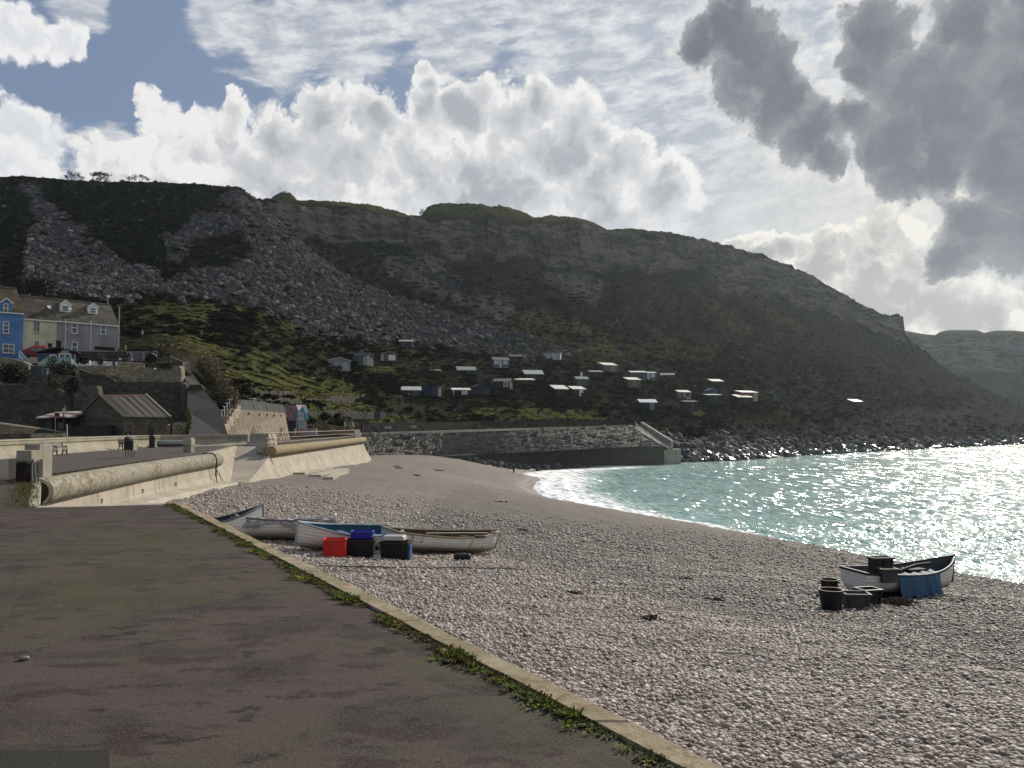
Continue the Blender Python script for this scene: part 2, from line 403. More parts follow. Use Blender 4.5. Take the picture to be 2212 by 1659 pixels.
# ---------------------------------------------------------------- hillside
SEA = -8.4
def zy(d, y):                       # height seen at photo row y at distance d
    return at(CX, y, d).z
def yz(d, z):                       # photo row of height z at distance d
    return float(px(np.array([0.0, d, z]))[1])
H1 = [(-900,384),(-60,382),(0,382),(60,381),(140,388),(200,391),(330,393),(400,396),(480,402),(515,404)]
rows = [
 # (x, d, y) from the promenade's back edge up to the plateau; each row is one line along the hill
 [(-900,110,('z',-.3)),(0,110,('z',-.3)),(400,111,('z',-.3)),(455,112,('z',-.2)),(500,114,('z',.1)),(620,132,('z',.2)),(790,172,('z',.9)),(1370,268,('z',2.2)),(1425,262,('z',-2)),(1450,240,('z',-8.6)),(1600,256,('z',-9.2)),(1700,284,('z',-9.2)),(1800,314,('z',-9.2)),(2000,380,('z',-9.2)),(2212,478,('z',-9.2)),(2900,720,('z',-9.2))],
 [(-900,112.5,('z',10.2)),(0,112.5,('z',10.3)),(250,112.8,('z',10.3)),(390,113.5,('z',9.8)),(440,116,('z',8.5)),(500,120,('z',5.2)),(620,150,895),(790,190,908),(1100,228,912),(1370,276,908),(1425,270,935),(1470,258,962),(1600,276,972),(1800,338,962),(2000,402,957),(2212,500,950),(2900,760,945)],
 [(-900,150,('z',14)),(0,150,('z',14.5)),(250,150,772),(340,150,775),(400,150,782),(480,165,808),(620,180,838),(790,215,866),(1100,260,878),(1370,300,876),(1470,285,925),(1600,310,928),(1800,365,930),(2000,425,935),(2212,530,928),(2900,790,920)],
 [(-900,210,668),(0,210,662),(180,212,652),(250,215,642),(350,222,640),(450,226,646),(540,228,658),(590,227,676),(640,226,702),(700,222,740),(790,235,782),(900,255,792),(1100,290,815),(1370,330,832),(1600,352,868),(1800,405,890),(2000,468,908),(2212,578,908),(2900,850,905)],
 [(-900,222,660),(0,224,652),(180,228,648),(250,238,650),(350,247,650),(450,252,658),(540,254,670),(590,254,686),(640,254,706),(700,252,728),(790,262,752),(900,280,758),(1100,310,775),(1240,332,778),(1370,352,802),(1600,380,832),(1800,440,855),(2000,508,880),(2212,618,893),(2900,880,893)],
 [(-900,300,545),(0,300,548),(250,305,570),(500,310,570),(740,312,655),(900,318,712),(1100,326,750),(1240,342,766),(1370,385,775),(1600,425,790),(1850,520,822),(2000,575,850),(2100,625,866),(2212,680,886),(2900,940,890)],
 [(x,400,y) for x,y in H1]+[(522,400,408),(560,393,434),(620,384,490),(680,377,546),(740,370,591),(850,357,638),(1000,342,686),(1120,334,722),(1240,346,758),(1370,420,742),(1600,490,735),(1850,600,768),(1952,655,790),(2050,700,828),(2212,770,882),(2900,1000,888)],
 [(x,440,y+26) for x,y in H1]+[(522,432,440),(560,422,478),(620,412,530),(680,407,570),(740,402,606),(850,397,645),(1000,390,680),(1120,385,708),(1240,395,727),(1370,460,705),(1600,535,692),(1850,660,732),(1952,705,765),(2050,740,818),(2212,805,882),(2900,1040,888)],
 [(x,480,y+32) for x,y in H1]+[(522,470,450),(560,465,500),(740,455,560),(850,452,588),(1000,452,605),(1240,490,636),(1370,525,640),(1600,605,645),(1850,705,694),(1952,738,738),(2050,765,810),(2212,825,883),(2900,1080,889)],
 [(x,505,y+36) for x,y in H1]+[(522,507,460),(560,508,500),(650,512,516),(740,520,530),(850,535,521),(900,541,518),(960,550,545),(1000,560,545),(1100,578,550),(1240,600,576),(1400,627,592),(1550,662,590),(1700,692,622),(1850,737,684),(1952,767,726),(1962,772,736),(2050,795,805),(2212,852,883),(2900,1110,890)],
 [(x,516,y+38) for x,y in H1]+[(522,517,442),(560,518,438),(650,521,440),(740,529,446),(850,543,463),(905,550,470),(930,553,478),(1050,571,478),(1150,588,482),(1240,607,488),(1330,633,498),(1400,637,508),(1500,658,520),(1550,669,530),(1640,694,552),(1700,700,576),(1750,716,601),(1850,745,655),(1900,757,679),(1949,769,690),(1954,773,722),(2050,800,803),(2212,858,883),(2900,1120,890)],
 [(x,530,y+39) for x,y in H1]+[(522,532,440),(560,536,433),(582,536,430),(598,536,419),(606,536,416),(625,536,416),(634,536,423),(642,536,433),(680,540,433),(740,550,436),(800,560,442),(860,567,456),(885,570,466),(910,572,467),(922,574,447),(935,575,441),(960,580,438),(1040,590,440),(1060,595,447),(1085,600,445),(1105,604,449),(1130,608,458),(1155,612,470),(1190,620,465),(1240,630,469),(1275,636,477),(1312,640,496),(1370,650,493),(1430,660,501),(1500,672,513),(1540,682,528),(1600,702,538),(1650,711,553),(1690,714,569),(1699,716,573),(1703,716,570),(1713,716,572),(1717,716,584),(1740,726,590),(1756,730,602),(1800,743,627),(1850,757,652),(1900,768,676),(1945,779,688),(1952,781,694),(1955,783,722),(1975,789,742),(2050,808,802),(2212,866,884),(2900,1130,891)],
 [(x,640,y+45) for x,y in H1]+[(560,640,470),(900,690,490),(1240,760,500),(1540,820,540),(1750,860,620),(1950,900,750),(2050,930,815),(2212,980,890),(2900,1240,895)],
]
SUBD = [34, 30, 26, 8, 44, 50, 10, 26, 44, 26, 8, 6]
def build_hill():
    xs = np.concatenate([np.arange(-900, -60, 20), np.arange(-60, 2260, 3.6), np.arange(2260, 2900, 20)])
    D, Yp = [], []
    for r in rows:
        ax = [q[0] for q in r]; ad = [q[1] for q in r]
        ay = [yz(q[1], q[2][1]) if isinstance(q[2], tuple) else q[2] for q in r]
        D.append(np.interp(xs, ax, ad)); Yp.append(np.interp(xs, ax, ay))
    D, Yp = np.array(D), np.array(Yp)
    k = np.array([.25, .5, .25])
    for i in (0, 1, 2, 3, 4, 5, 7, 8):       # soften the inner lines, keep the skylines crisp
        for _ in range(6):
            D[i, 1:-1] = np.convolve(D[i], k, 'valid'); Yp[i, 1:-1] = np.convolve(Yp[i], k, 'valid')
    t = np.concatenate([np.linspace(i, i + 1, n, endpoint=False) for i, n in enumerate(SUBD)] + [[len(rows) - 1]])
    # heights per column, linear between the lines
    u = (xs - CX) / F
    Z = []
    for i in range(len(rows)):
        v = -(Yp[i] - CY) / F; kk = D[i] / (CP - v * SP); Z.append(CAMZ + (SP + v * CP) * kk)
    Z = np.array(Z)
    lo = np.clip(np.floor(t).astype(int), 0, len(rows) - 2); fr = (t - lo)[:, None]
    Dg = D[lo] * (1 - fr) + D[lo + 1] * fr; Zg = Z[lo] * (1 - fr) + Z[lo + 1] * fr
    v = (Zg - CAMZ) / Dg
    kx = Dg * (CP + v * SP)
    Xg = u[None, :] * kx
    tg = np.repeat(t[:, None], len(xs), 1); xg = np.repeat(xs[None, :], len(t), 0)
    P0 = np.stack([Xg, Dg, Zg], -1)
    X0, Y0 = px(P0)
    # masks in words: scree, cliff, grass
    def poly(pts, soft=9, wob=14):
        pts = np.array(pts, float); wx = X0 + wob * fbm(X0 / 45, Y0 / 45, 3.3, 3); wy = Y0 + wob * .7 * fbm(X0 / 45, Y0 / 45, 8.1, 3)
        inside = np.zeros(X0.shape, bool); dist = np.full(X0.shape, 1e9); n = len(pts)
        for i in range(n):
            x1, y1 = pts[i]; x2, y2 = pts[(i + 1) % n]
            c = ((y1 > wy) != (y2 > wy)) & (wx < (x2 - x1) * (wy - y1) / (y2 - y1 + 1e-9) + x1); inside ^= c
            tt = np.clip(((wx - x1) * (x2 - x1) + (wy - y1) * (y2 - y1)) / ((x2 - x1) ** 2 + (y2 - y1) ** 2 + 1e-9), 0, 1)
            dist = np.minimum(dist, np.hypot(wx - x1 - tt * (x2 - x1), wy - y1 - tt * (y2 - y1)))
        return sstep(-soft, soft, np.where(inside, dist, -dist))
    front = (tg < 6.02)
    scree = poly([(330,640),(250,648),(60,640),(50,560),(80,480),(60,420),(40,388),(90,405),(150,470),(230,540),(340,600),(420,640)])
    scree = np.maximum(scree, poly([(360,520),(420,470),(480,455),(540,470),(580,440),(700,545),(760,595),(860,636),(1000,682),(1130,722),(1262,762),(1150,772),(1000,758),(880,742),(780,735),(700,722),(620,690),(560,665),(420,650),(330,640),(380,600),(500,580),(560,540),(500,500),(430,515),(380,560)]))
    scree = np.maximum(scree, poly([(520,402),(562,430),(620,480),(560,480),(500,450),(470,425)], 8, 10) * .8)
    scree = np.where(front, scree, 0)
    back = (tg > 6.3)
    talus = np.maximum.reduce([poly([(830,560),(900,545),(950,560),(1000,600),(960,640),(900,630),(850,600)], 10, 14), poly([(1180,590),(1260,580),(1310,610),(1290,660),(1220,640)], 10, 14), poly([(960,620),(1080,640),(1140,680),(1080,690),(980,660)], 10, 16)]) * back * .6
    lowr = poly([(1440,1010),(1560,930),(1700,925),(1850,905),(2000,880),(2100,860),(2300,880),(2300,990)], 12, 22)
    midr = poly([(1640,835),(1850,800),(2000,800),(2300,870),(2300,920),(1900,915),(1700,890)], 25, 40) * .32
    rocky = np.clip(np.maximum.reduce([scree, talus, np.maximum(lowr, midr)]), 0, 1)
    cliff = sstep(8.75, 9.15, tg + .35 * fbm(X0 / 60, Y0 / 60, 1.7, 3)) * (1 - sstep(10.0, 10.12, tg)) * sstep(520, 560, X0) * (1 - sstep(1960, 1990, X0))
    cliff = np.maximum(cliff, sstep(8.0, 8.6, tg + .3 * fbm(X0 / 60, Y0 / 60, 2.7, 3)) * sstep(1480, 1600, X0) * (1 - sstep(10.0, 10.12, tg)) * (1 - sstep(1952, 1960, X0)) * .7)
    grass = np.maximum.reduce([poly([(470,808),(600,800),(760,840),(800,885),(700,890),(560,850)], 14, 26), poly([(430,655),(560,662),(640,690),(650,720),(560,700),(470,672)], 12, 22),
        poly([(1040,880),(1260,888),(1330,902),(1180,908),(1000,900)], 8, 14), poly([(780,790),(850,792),(860,802),(790,804)], 5, 6), poly([(600,880),(900,905),(900,915),(640,905)], 8, 14) * .7, poly([(1470,888),(1520,885),(1525,897),(1475,900)], 5, 6), poly([(270,650),(420,650),(520,740),(640,760),(560,790),(420,760),(300,720)], 20, 40) * .45])
    grass = np.maximum(grass, .24 * np.maximum.reduce([poly([(1030,655),(1120,660),(1230,690),(1340,725),(1300,735),(1180,705),(1080,690)], 8, 14), poly([(1480,600),(1530,640),(1640,715),(1600,715),(1520,660)], 8, 12), poly([(1560,590),(1700,680),(1760,720),(1720,715),(1600,640)], 8, 12), poly([(1240,745),(1500,742),(1640,770),(1500,775),(1300,765)], 12, 22)]))
    top = sstep(10.15, 10.5, tg) * sstep(540, 580, X0)
    grass = np.maximum(grass, top * .45)
    # relief: lumps on the vegetated slopes, ledges and buttresses on the cliff, gullies down the slopes
    N1 = fbm(P0[..., 0] / 26, P0[..., 1] / 26, P0[..., 2] / 26, 4); N2 = fbm(P0[..., 0] / 6.5, P0[..., 1] / 6.5, P0[..., 2] / 6.5, 3)
    N3 = fbm(P0[..., 0] / 2.6, P0[..., 1] / 2.6, P0[..., 2] / 2.6, 2)
    along = X0 / 52 + (Y0 - 700) / 75 + .6 * fbm(X0 / 70, Y0 / 70, 3.9, 3)
    gully = -np.abs(fbm(along, Y0 / 260, 4.4, 3))
    skyl = np.minimum(np.abs(tg - 6), np.abs(tg - 11)); keep = sstep(0.0, .55, skyl)
    edge = sstep(0, .5, tg) * (1 - sstep(11.2, 12, tg))
    amp = np.clip(Dg / 300, .25, 2.2)
    flat = np.where((X0 < 480) & (tg < 2), 0.0, 1.0)
    dz = (1.9 * N1 * keep + .75 * N2 * (.3 + .7 * keep) + .30 * N3) * edge * amp * flat * (1 - .6 * grass * (tg < 4))
    dz += (1.6 + 2.6 * sstep(1050, 1350, X0)) * gully * sstep(4.6, 5.4, tg) * (1 - sstep(8.2, 9.0, tg)) * keep * edge
    dd = np.zeros_like(dz)
    butt = fbm(X0 / 62, tg * .35 + X0 / 300, 9.2, 5, .6)
    strata = np.sin(Zg * 1.05 + 1.5 * fbm(X0 / 90, Zg / 30, 2.2, 2)) + .6 * np.sin(Zg * 2.3 + 2 * N1)
    dd += cliff * (7.0 * butt + .55 * strata * (.5 + 1.2 * N1) + 1.6 * N2)
    # terraces cut into the lower slope
    terr = np.where((X0 > 480) & (X0 < 1500) & (tg > .6) & (tg < 3.2), 1.0, 0.0)
    dz += terr * .55 * np.sin(Zg * 2.1 + 2.2 * N1)
    P = P0.copy(); P[..., 2] += dz; P[..., 1] += dd; P[..., 0] += .25 * dd
    o = mesh_np('hillside', P.reshape(-1, 3), grid_faces(*X0.shape), hill_mat(), smooth=True)
    tag(o, kind='structure')
    scrub = (1 - rocky) * (1 - cliff) * (1 - grass)
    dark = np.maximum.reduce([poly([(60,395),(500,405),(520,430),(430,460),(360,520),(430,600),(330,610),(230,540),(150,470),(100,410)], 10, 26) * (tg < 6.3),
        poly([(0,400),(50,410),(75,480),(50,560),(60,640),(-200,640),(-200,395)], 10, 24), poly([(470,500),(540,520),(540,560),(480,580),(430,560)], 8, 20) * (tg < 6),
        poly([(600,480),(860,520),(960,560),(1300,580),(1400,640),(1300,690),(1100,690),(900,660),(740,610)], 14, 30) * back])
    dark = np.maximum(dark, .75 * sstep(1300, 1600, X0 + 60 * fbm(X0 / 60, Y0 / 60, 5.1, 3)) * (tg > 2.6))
    rocky_m = np.clip(rocky - .55 * np.maximum(lowr, midr) * (scree < .1) * (X0 > 1400), 0, 1)
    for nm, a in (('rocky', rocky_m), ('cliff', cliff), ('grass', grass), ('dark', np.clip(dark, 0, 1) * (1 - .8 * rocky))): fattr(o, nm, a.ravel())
    return dict(P=P, X=X0, Y=Y0, t=tg, rocky=rocky, cliff=cliff, grass=grass, dark=dark, scree=scree, lowr=lowr, talus=talus)
def hill_mat():
    m, g, b = new_mat('hillside')
    p = g.geo(); rocky, cliff, grass, dark = [g.attr(k) for k in ('rocky', 'cliff', 'grass', 'dark')]
    n1 = g.noise(p, .06, 5, .6); n2 = g.noise(p, .45, 5, .65); n3 = g.noise(p, 2.2, 3, .6)
    px_, py_, pz_ = g.sep(p)
    veg = g.mix(n2.step(.32, .68), (.012, .013, .009), (.036, .034, .022))
    veg = g.mix(n1.step(.42, .66), veg, g.mix(n2, (.046, .036, .023), (.034, .036, .020)))
    veg = g.mix(n3.step(.5, .75) * .5, veg, (.062, .056, .038))
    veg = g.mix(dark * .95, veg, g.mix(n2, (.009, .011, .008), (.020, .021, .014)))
    gr = g.mix(n2.step(.3, .7), (.052, .060, .022), (.112, .114, .040))
    gr = g.mix(n3.step(.45, .8) * .5, gr, (.13, .11, .05))
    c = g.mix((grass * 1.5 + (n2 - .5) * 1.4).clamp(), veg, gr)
    stone = g.mix(g.voro(p, .8, out='Color'), (.062, .060, .060), (.140, .135, .132))
    stone = g.mix(n3.step(.4, .62), stone, (.060, .058, .057))
    c = g.mix((rocky * 1.35 + (n2 - .5) * 1.3 - .1).clamp(), c, stone)
    wob = g.noise(p, .05, 2, .5)
    bed = g.noise(g.comb(px_ * .03, py_ * .03, pz_ * .30 + wob * 5), 1.0, 5, .7)
    bed2 = g.noise(g.comb(px_ * .05, py_ * .05, pz_ * 2.2 + wob * 6), 1.0, 3, .6)
    cl = g.mix(bed.step(.40, .58), (.040, .037, .033), (.175, .155, .130))
    cl = g.mix(bed2.step(.5, .7) * .55, cl, (.085, .078, .070)); crk = g.noise(g.comb(px_ * .11 + pz_ * .01, py_ * .11, pz_ * .025), 1.0, 5, .7); cl = g.mix(crk.step(.54, .66) * .8, cl, (.030, .028, .025)); cl = g.mix((n2 - .4) * 1.1, cl, (.12, .11, .098))
    cl = g.mix(n1.step(.55, .7) * .5, cl, (.19, .145, .095))
    cl = g.mix((n2 + n1 * .6).step(.86, 1.02), cl, (.028, .030, .016))
    c = g.mix((cliff * 1.5 + (n2 - .5) * 1.5 - .15).clamp(), c, cl)
    setb(g, b, color=c, rough=1.0, spec=0.0)
    setb(g, b, normal=g.bump(n2 * 1.2 + n3 * .5, .9, .9))
    return m
HILL = build_hill()
def hill_z(X, Y):
    """height of the hillside under a point (nearest mesh vertex), for standing things on it"""
    P = HILL['P']; q = (P[..., 0] - X) ** 2 + (P[..., 1] - Y) ** 2
    return float(P.reshape(-1, 3)[q.ravel().argsort()[:4], 2].mean())
def hill_at(x, y):
    """place on the hillside seen at photo pixel (x, y), nearest first"""
    PX, PY = px(HILL['P']); q = (PX - x) ** 2 * 1.0 + (PY - y) ** 2
    idx = q.ravel().argsort()[:12]; P = HILL['P'].reshape(-1, 3)[idx]
    return Vector(P[P[:, 1].argmin()])

def build_headland():
    cr = [(1880,716),(1935,712),(1965,716),(1990,721),(2020,724),(2032,716),(2050,713),(2110,713),(2126,719),(2150,714),(2190,714),(2230,718),(2400,722),(2900,735)]
    xs = np.arange(1880, 2900, 4.0)
    yc = np.interp(xs, [q[0] for q in cr], [q[1] for q in cr])
    lines = [(1000, yc * 0 + yz(1000, -10)), (1130, yc * 0 + 868), (1190, yc * 0 + 800), (1205, yc + 34), (1215, yc + 7), (1235, yc), (1500, yc + 25)]
    V = []
    for a in range(len(lines) - 1):
        for f in np.linspace(0, 1, 10, endpoint=False):
            d = lines[a][0] * (1 - f) + lines[a + 1][0] * f; y = lines[a][1] * (1 - f) + lines[a + 1][1] * f
            dd = d + 14 * fbm(xs / 40, y / 40, 6.0, 3) * (1 if a < 5 else 0)
            v = -(y - CY) / F; k = dd / (CP - v * SP)
            V.append(np.stack([(xs - CX) / F * k, dd, CAMZ + (SP + v * CP) * k], -1))
    V = np.array(V)
    o = mesh_np('headland', V.reshape(-1, 3), grid_faces(*V.shape[:2]), hill_mat(), smooth=True); tag(o, kind='structure')
    row = np.repeat(np.arange(V.shape[0])[:, None] / 10.0, V.shape[1], 1)
    fattr(o, 'cliff', ((row > 1.9) & (row < 4.1)).astype(float).ravel()); fattr(o, 'grass', (row >= 4.3).astype(float).ravel() * .6)
    fattr(o, 'rocky', (row < .6).astype(float).ravel() * .5); fattr(o, 'dark', np.zeros(row.size))
build_headland()

# ---------------------------------------------------------------- beach
_bp = [(1.9,4.9,-.95),(.6,7.6,-1.0),(-1.9,11.8,-1.15),(-4.0,14.9,-1.2),(-7.8,21.4,-1.15),(-10,20,-1.1),(5,3,-1.0),
 (-5.25,25,-1.75),(-1.5,25.5,-1.95),(-8.2,26,-1.5),(3.2,19.5,-1.98),(5.6,14,-1.62),(6.9,10.9,-1.42),(12,9,-1.6),(20,8,-2.6),(10.9,22,-2.33),(11.9,22.6,-2.35),(9.2,21,-2.26),(13.5,23.5,-2.7),(7.4,19,-2.16),(8.6,26,-2.9),(14,30,-4.0),(10,38,-4.3),(20,30,-4.6),(24,20,-3.8),
 (-17,33,-1.6),(-19,42,-1.8),(-21,58,-2.0),(-22,66,-2.5),(-22.6,76,-2.7),(-23.5,95,-3.0),(-24.3,115,-3.3),(-25.3,140,-3.7),(-16,45,-2.0),(-14,70,-2.7),
 (-6,45,-2.7),(-1.1,74,-4.7),(-8,80,-3.5),(-10,110,-4.0),(-12.3,183,-5.0),(-6.1,190,-5.9),(.4,198,-7.0),(10.9,208,-7.6),(17.9,216,-8.15),(.4,186,-8.3),(-11,165,-4.6),(-4,170,-6.2),(-26,160,-3.4),(-18,150,-3.6),(3,60,-4.9)]
_edge = [at_z(x, y, SEA) for x, y in ((2500,1330),(2212,1278),(2000,1236),(1800,1196),(1650,1165),(1500,1137),(1350,1112),(1250,1095),(1190,1078),(1158,1062),(1150,1048),(1158,1030),(1180,1016),(1220,1010),(1275,1007))]
_cen = Vector((60, 190, 0))
for q in _edge:
    _bp.append((q.x, q.y, SEA))
    dr = (_cen - q); dr.z = 0; dr.normalize()
    _bp.append((q.x + dr.x * 9, q.y + dr.y * 9, SEA - 1.5)); _bp.append((q.x - dr.x * 5, q.y - dr.y * 5, SEA + 1.0))
_bp += [(60,190,-12),(60,120,-12),(40,230,-10.5),(90,60,-12),(-30,100,-3.2),(-30,40,-1.6)]
_bp = np.array(_bp)
def _tps_fit(p, lam=.004):
    n = len(p); d = np.hypot(p[:, None, 0] - p[None, :, 0], p[:, None, 1] - p[None, :, 1]) / 100
    K = np.where(d > 0, d ** 2 * np.log(d + 1e-12), 0) + lam * np.eye(n)
    Pm = np.c_[np.ones(n), p[:, 0] / 100, p[:, 1] / 100]
    A = np.block([[K, Pm], [Pm.T, np.zeros((3, 3))]])
    return np.linalg.solve(A, np.r_[p[:, 2], 0, 0, 0])
_tw = _tps_fit(_bp)
def beach_z(X, Y, rough=True):
    X = np.asarray(X, float); Y = np.asarray(Y, float); sh = X.shape; x, y = X.ravel(), Y.ravel(); out = np.zeros(x.size)
    for a in range(0, x.size, 20000):
        d = np.hypot(x[a:a + 20000, None] - _bp[None, :, 0], y[a:a + 20000, None] - _bp[None, :, 1]) / 100
        out[a:a + 20000] = np.where(d > 0, d ** 2 * np.log(d + 1e-12), 0) @ _tw[:-3] + _tw[-3] + _tw[-2] * x[a:a + 20000] / 100 + _tw[-1] * y[a:a + 20000] / 100
    z = out.reshape(sh)
    if rough: z = z + .10 * fbm(X / 5, Y / 5, 1.1, 3) + .05 * fbm(X / 1.2, Y / 1.2, 7.7, 2)
    return z
KERB0, KERB1 = at_z(1560, 1659, 0), at_z(397, 1089, 0)          # outer kerb edge, near and far
_kd = (KERB1 - KERB0).normalized(); _kn = Vector((_kd.y, -_kd.x, 0))   # towards the beach
def build_beach():
    xs = np.arange(-1500, 3300, 9.0); ds = np.geomspace(2.5, 250, 420)
    X = (xs[None, :] - CX) / F * ds[:, None]; Y = np.repeat(ds[:, None], len(xs), 1)
    Zb = beach_z(X, Y)
    o = mesh_np('beach', np.stack([X, Y, Zb], -1).reshape(-1, 3), grid_faces(*X.shape), beach_mat(), smooth=True); tag(o, kind='structure')
def damp_mask(g, p):
    """1 on the damp seaward slope of the shingle, beyond the crest"""
    x_, y_, z_ = g.sep(p); pts = [(8, 8.2), (10.9, 6.9), (14, 5.4), (19.5, 2.6), (26, -.5), (36, -4.0), (46, -6.0), (70, -6.0)]
    xb = g.ramp(y_ / 80.0, [(a / 80.0, ((b_ + 10) / 20.0,) * 3) for a, b_ in pts]) * 20.0 - 10.0
    n = g.noise(p, .35, 4, .6); return (x_ - xb + (n - .5) * 4.0).step(-.6, 1.4) * y_.step(110.0, 55.0)
def beach_mat():
    m, g, b = new_mat('shingle')
    p = g.geo(); x_, y_, z_ = g.sep(p)
    p2 = g.comb(x_, y_, z_ * .3)
    v = g.new('ShaderNodeTexVoronoi'); g.put(v.inputs['Vector'], p2); g.put(v.inputs['Scale'], 17.0)
    cellc, cd = S(g, v.outputs['Color']), S(g, v.outputs['Distance'])
    r_, g_, b_ = g.sep(cellc)
    pal = g.ramp(r_, [(0, (.12, .105, .095)), (.25, (.24, .205, .175)), (.5, (.33, .28, .235)), (.72, (.41, .355, .30)), (.9, (.30, .225, .175)), (1, (.52, .48, .43))])
    n1 = g.noise(p, .35, 4, .6); n2 = g.noise(p, 2.2, 3, .6); n0 = g.noise(p, .05, 3, .5)
    c = g.mix((n1 + n0 - .5).step(.38, .66) * .38, pal, g.mix(g_, (.12, .11, .105), (.24, .215, .20)))
    n5 = g.noise(p, 5.5, 4, .7); c = g.mix(n2.step(.52, .78) * .4, c, (.13, .115, .10)); n7 = g.noise(p, 1.6, 4, .7); c = g.mix((n5 - .5) * 2.6, c, (.46, .41, .36)); c = g.mix((.52 - n5) * 3.6, c, (.06, .055, .05)); c = g.mix((n7 - .5) * 1.6, c, (.10, .09, .08))
    wet = g.mapr(z_ + (n1 - .5) * 1.2, SEA + .15, SEA + 1.0, 1.0, 0.0)
    c = g.mix(damp_mask(g, p) * .40, c, (.03, .027, .024)); c = g.mix(.27, c, (.0, .0, .0)); c = g.mix(wet * .62, c, (.085, .075, .065))
    setb(g, b, color=c, rough=g.math('MULTIPLY_ADD', wet, -.5, .82), spec=.3)
    nb = g.bump((1.0 - cd * 1.3), .9, .05)
    setb(g, b, normal=g.bump(n2, .35, .12, nb))
    return m
build_beach()

# ---------------------------------------------------------------- tarmac
def tarmac_mat():
    m, g, b = new_mat('tarmac')
    p = g.geo(); x_, y_, z_ = g.sep(p)
    ps = g.vmath('MULTIPLY', p, (.55, .9, 1.0))
    n1 = g.noise(ps, 1.3, 5, .62); n2 = g.noise(p, .25, 4, .6); n3 = g.noise(ps, 2.7, 4, .6)
    ag = g.voro(p, 70, out='Color'); a1, a2, a3 = g.sep(ag); grit = g.noise(p, 55, 3, .7)
    c = g.mix(n2.step(.40, .60), (.098, .068, .065), (.086, .076, .050))
    c = g.mix(n1.step(.46, .62) * .72, c, (.040, .038, .035))
    c = g.mix(n3.step(.53, .62) * .8, c, (.046, .029, .033)); n6 = g.noise(ps, 3.6, 4, .62); c = g.mix(n6.step(.57, .67) * .85, c, (.018, .020, .016)); c = g.mix(.0, c, (.16, .12, .11))
    c = g.mix((n2 + (n1 - .5) * .5).step(.52, .68) * .7, c, (.076, .072, .036))
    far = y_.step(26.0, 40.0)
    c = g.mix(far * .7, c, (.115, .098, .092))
    c = g.mix((a1 - .5) * .8, c, g.mix(a2, (.16, .13, .12), (.11, .12, .11)))
    c = g.mix((grit.step(.50, .66)) * .6, c, (.018, .017, .017))
    setb(g, b, color=c, rough=.9, spec=.10, normal=g.bump(a3 * .6 + grit, .8, .012))
    return m
TARM = tarmac_mat()
CORN = at_z(75, 1097, 0)                        # where the ledge meets the road at the pit's near left corner
END = at_z(78, 1030, 0)
WALL = [Vector((-17.4, 30.5, 0)), Vector((-19.0, 40, 0)), Vector((-20.4, 50, 0)), Vector((-21.3, 60, 0)), Vector((-22.0, 66, 0)), Vector((-22.6, 78, 0)), Vector((-24.0, 110, 0)), Vector((-25.3, 142, 0))]
def build_tarmac():
    W_ = .2
    ki0 = KERB0 - _kn * W_ - _kd * 12; ki1 = KERB1 - _kn * W_
    near = [(ki0.x, ki0.y), (ki1.x, ki1.y), (CORN.x, CORN.y + .02), (END.x, END.y), (-60, END.y), (-60, ki0.y - 10), (ki0.x, ki0.y - 10)]
    mb = MB(); mb.prism(near, -1.4, 0.0)
    o = mb.build('road', TARM); tag(o, kind='structure')
    mb = MB(); bk = WALL[0] + Vector((-.75, 0, 0))
    pr = [(END.x, END.y + .002)] + [(w.x - .55, w.y) for w in WALL[:4]] + [(-27.75, 83.5), (-24.15, 83.5), (-23.3, 78.2), (-24.5, 110), (-25.8, 142), (-28.4, 158), (-44, 165), (-52, 135), (-60, 116), (-130, 116), (-130, END.y + .002)]
    mb.prism(pr, -2.0, -0.004)
    o = mb.build('promenade', TARM); tag(o, kind='structure')
build_tarmac()
def build_patch():
    a, b_, c, d = at_z(-250, 1622, 0), at_z(235, 1622, 0), at_z(240, 1720, 0), at_z(-250, 1720, 0)
    m, g, b = new_mat('patch tarmac'); p = g.geo(); n = g.noise(p, 110, 2, .6); k = g.noise(p, 3, 4, .6)
    setb(g, b, color=g.mix(n.step(.4, .75), g.mix(k, (.018, .018, .017), (.030, .031, .024)), (.055, .052, .046)), rough=.92, spec=.2, normal=g.bump(n, .8, .01))
    mb = MB(); mb.prism([(q.x, q.y) for q in (d, c, b_, a)], .001, .005)
    tag(mb.build('road_patch', m), kind='structure')
build_patch()

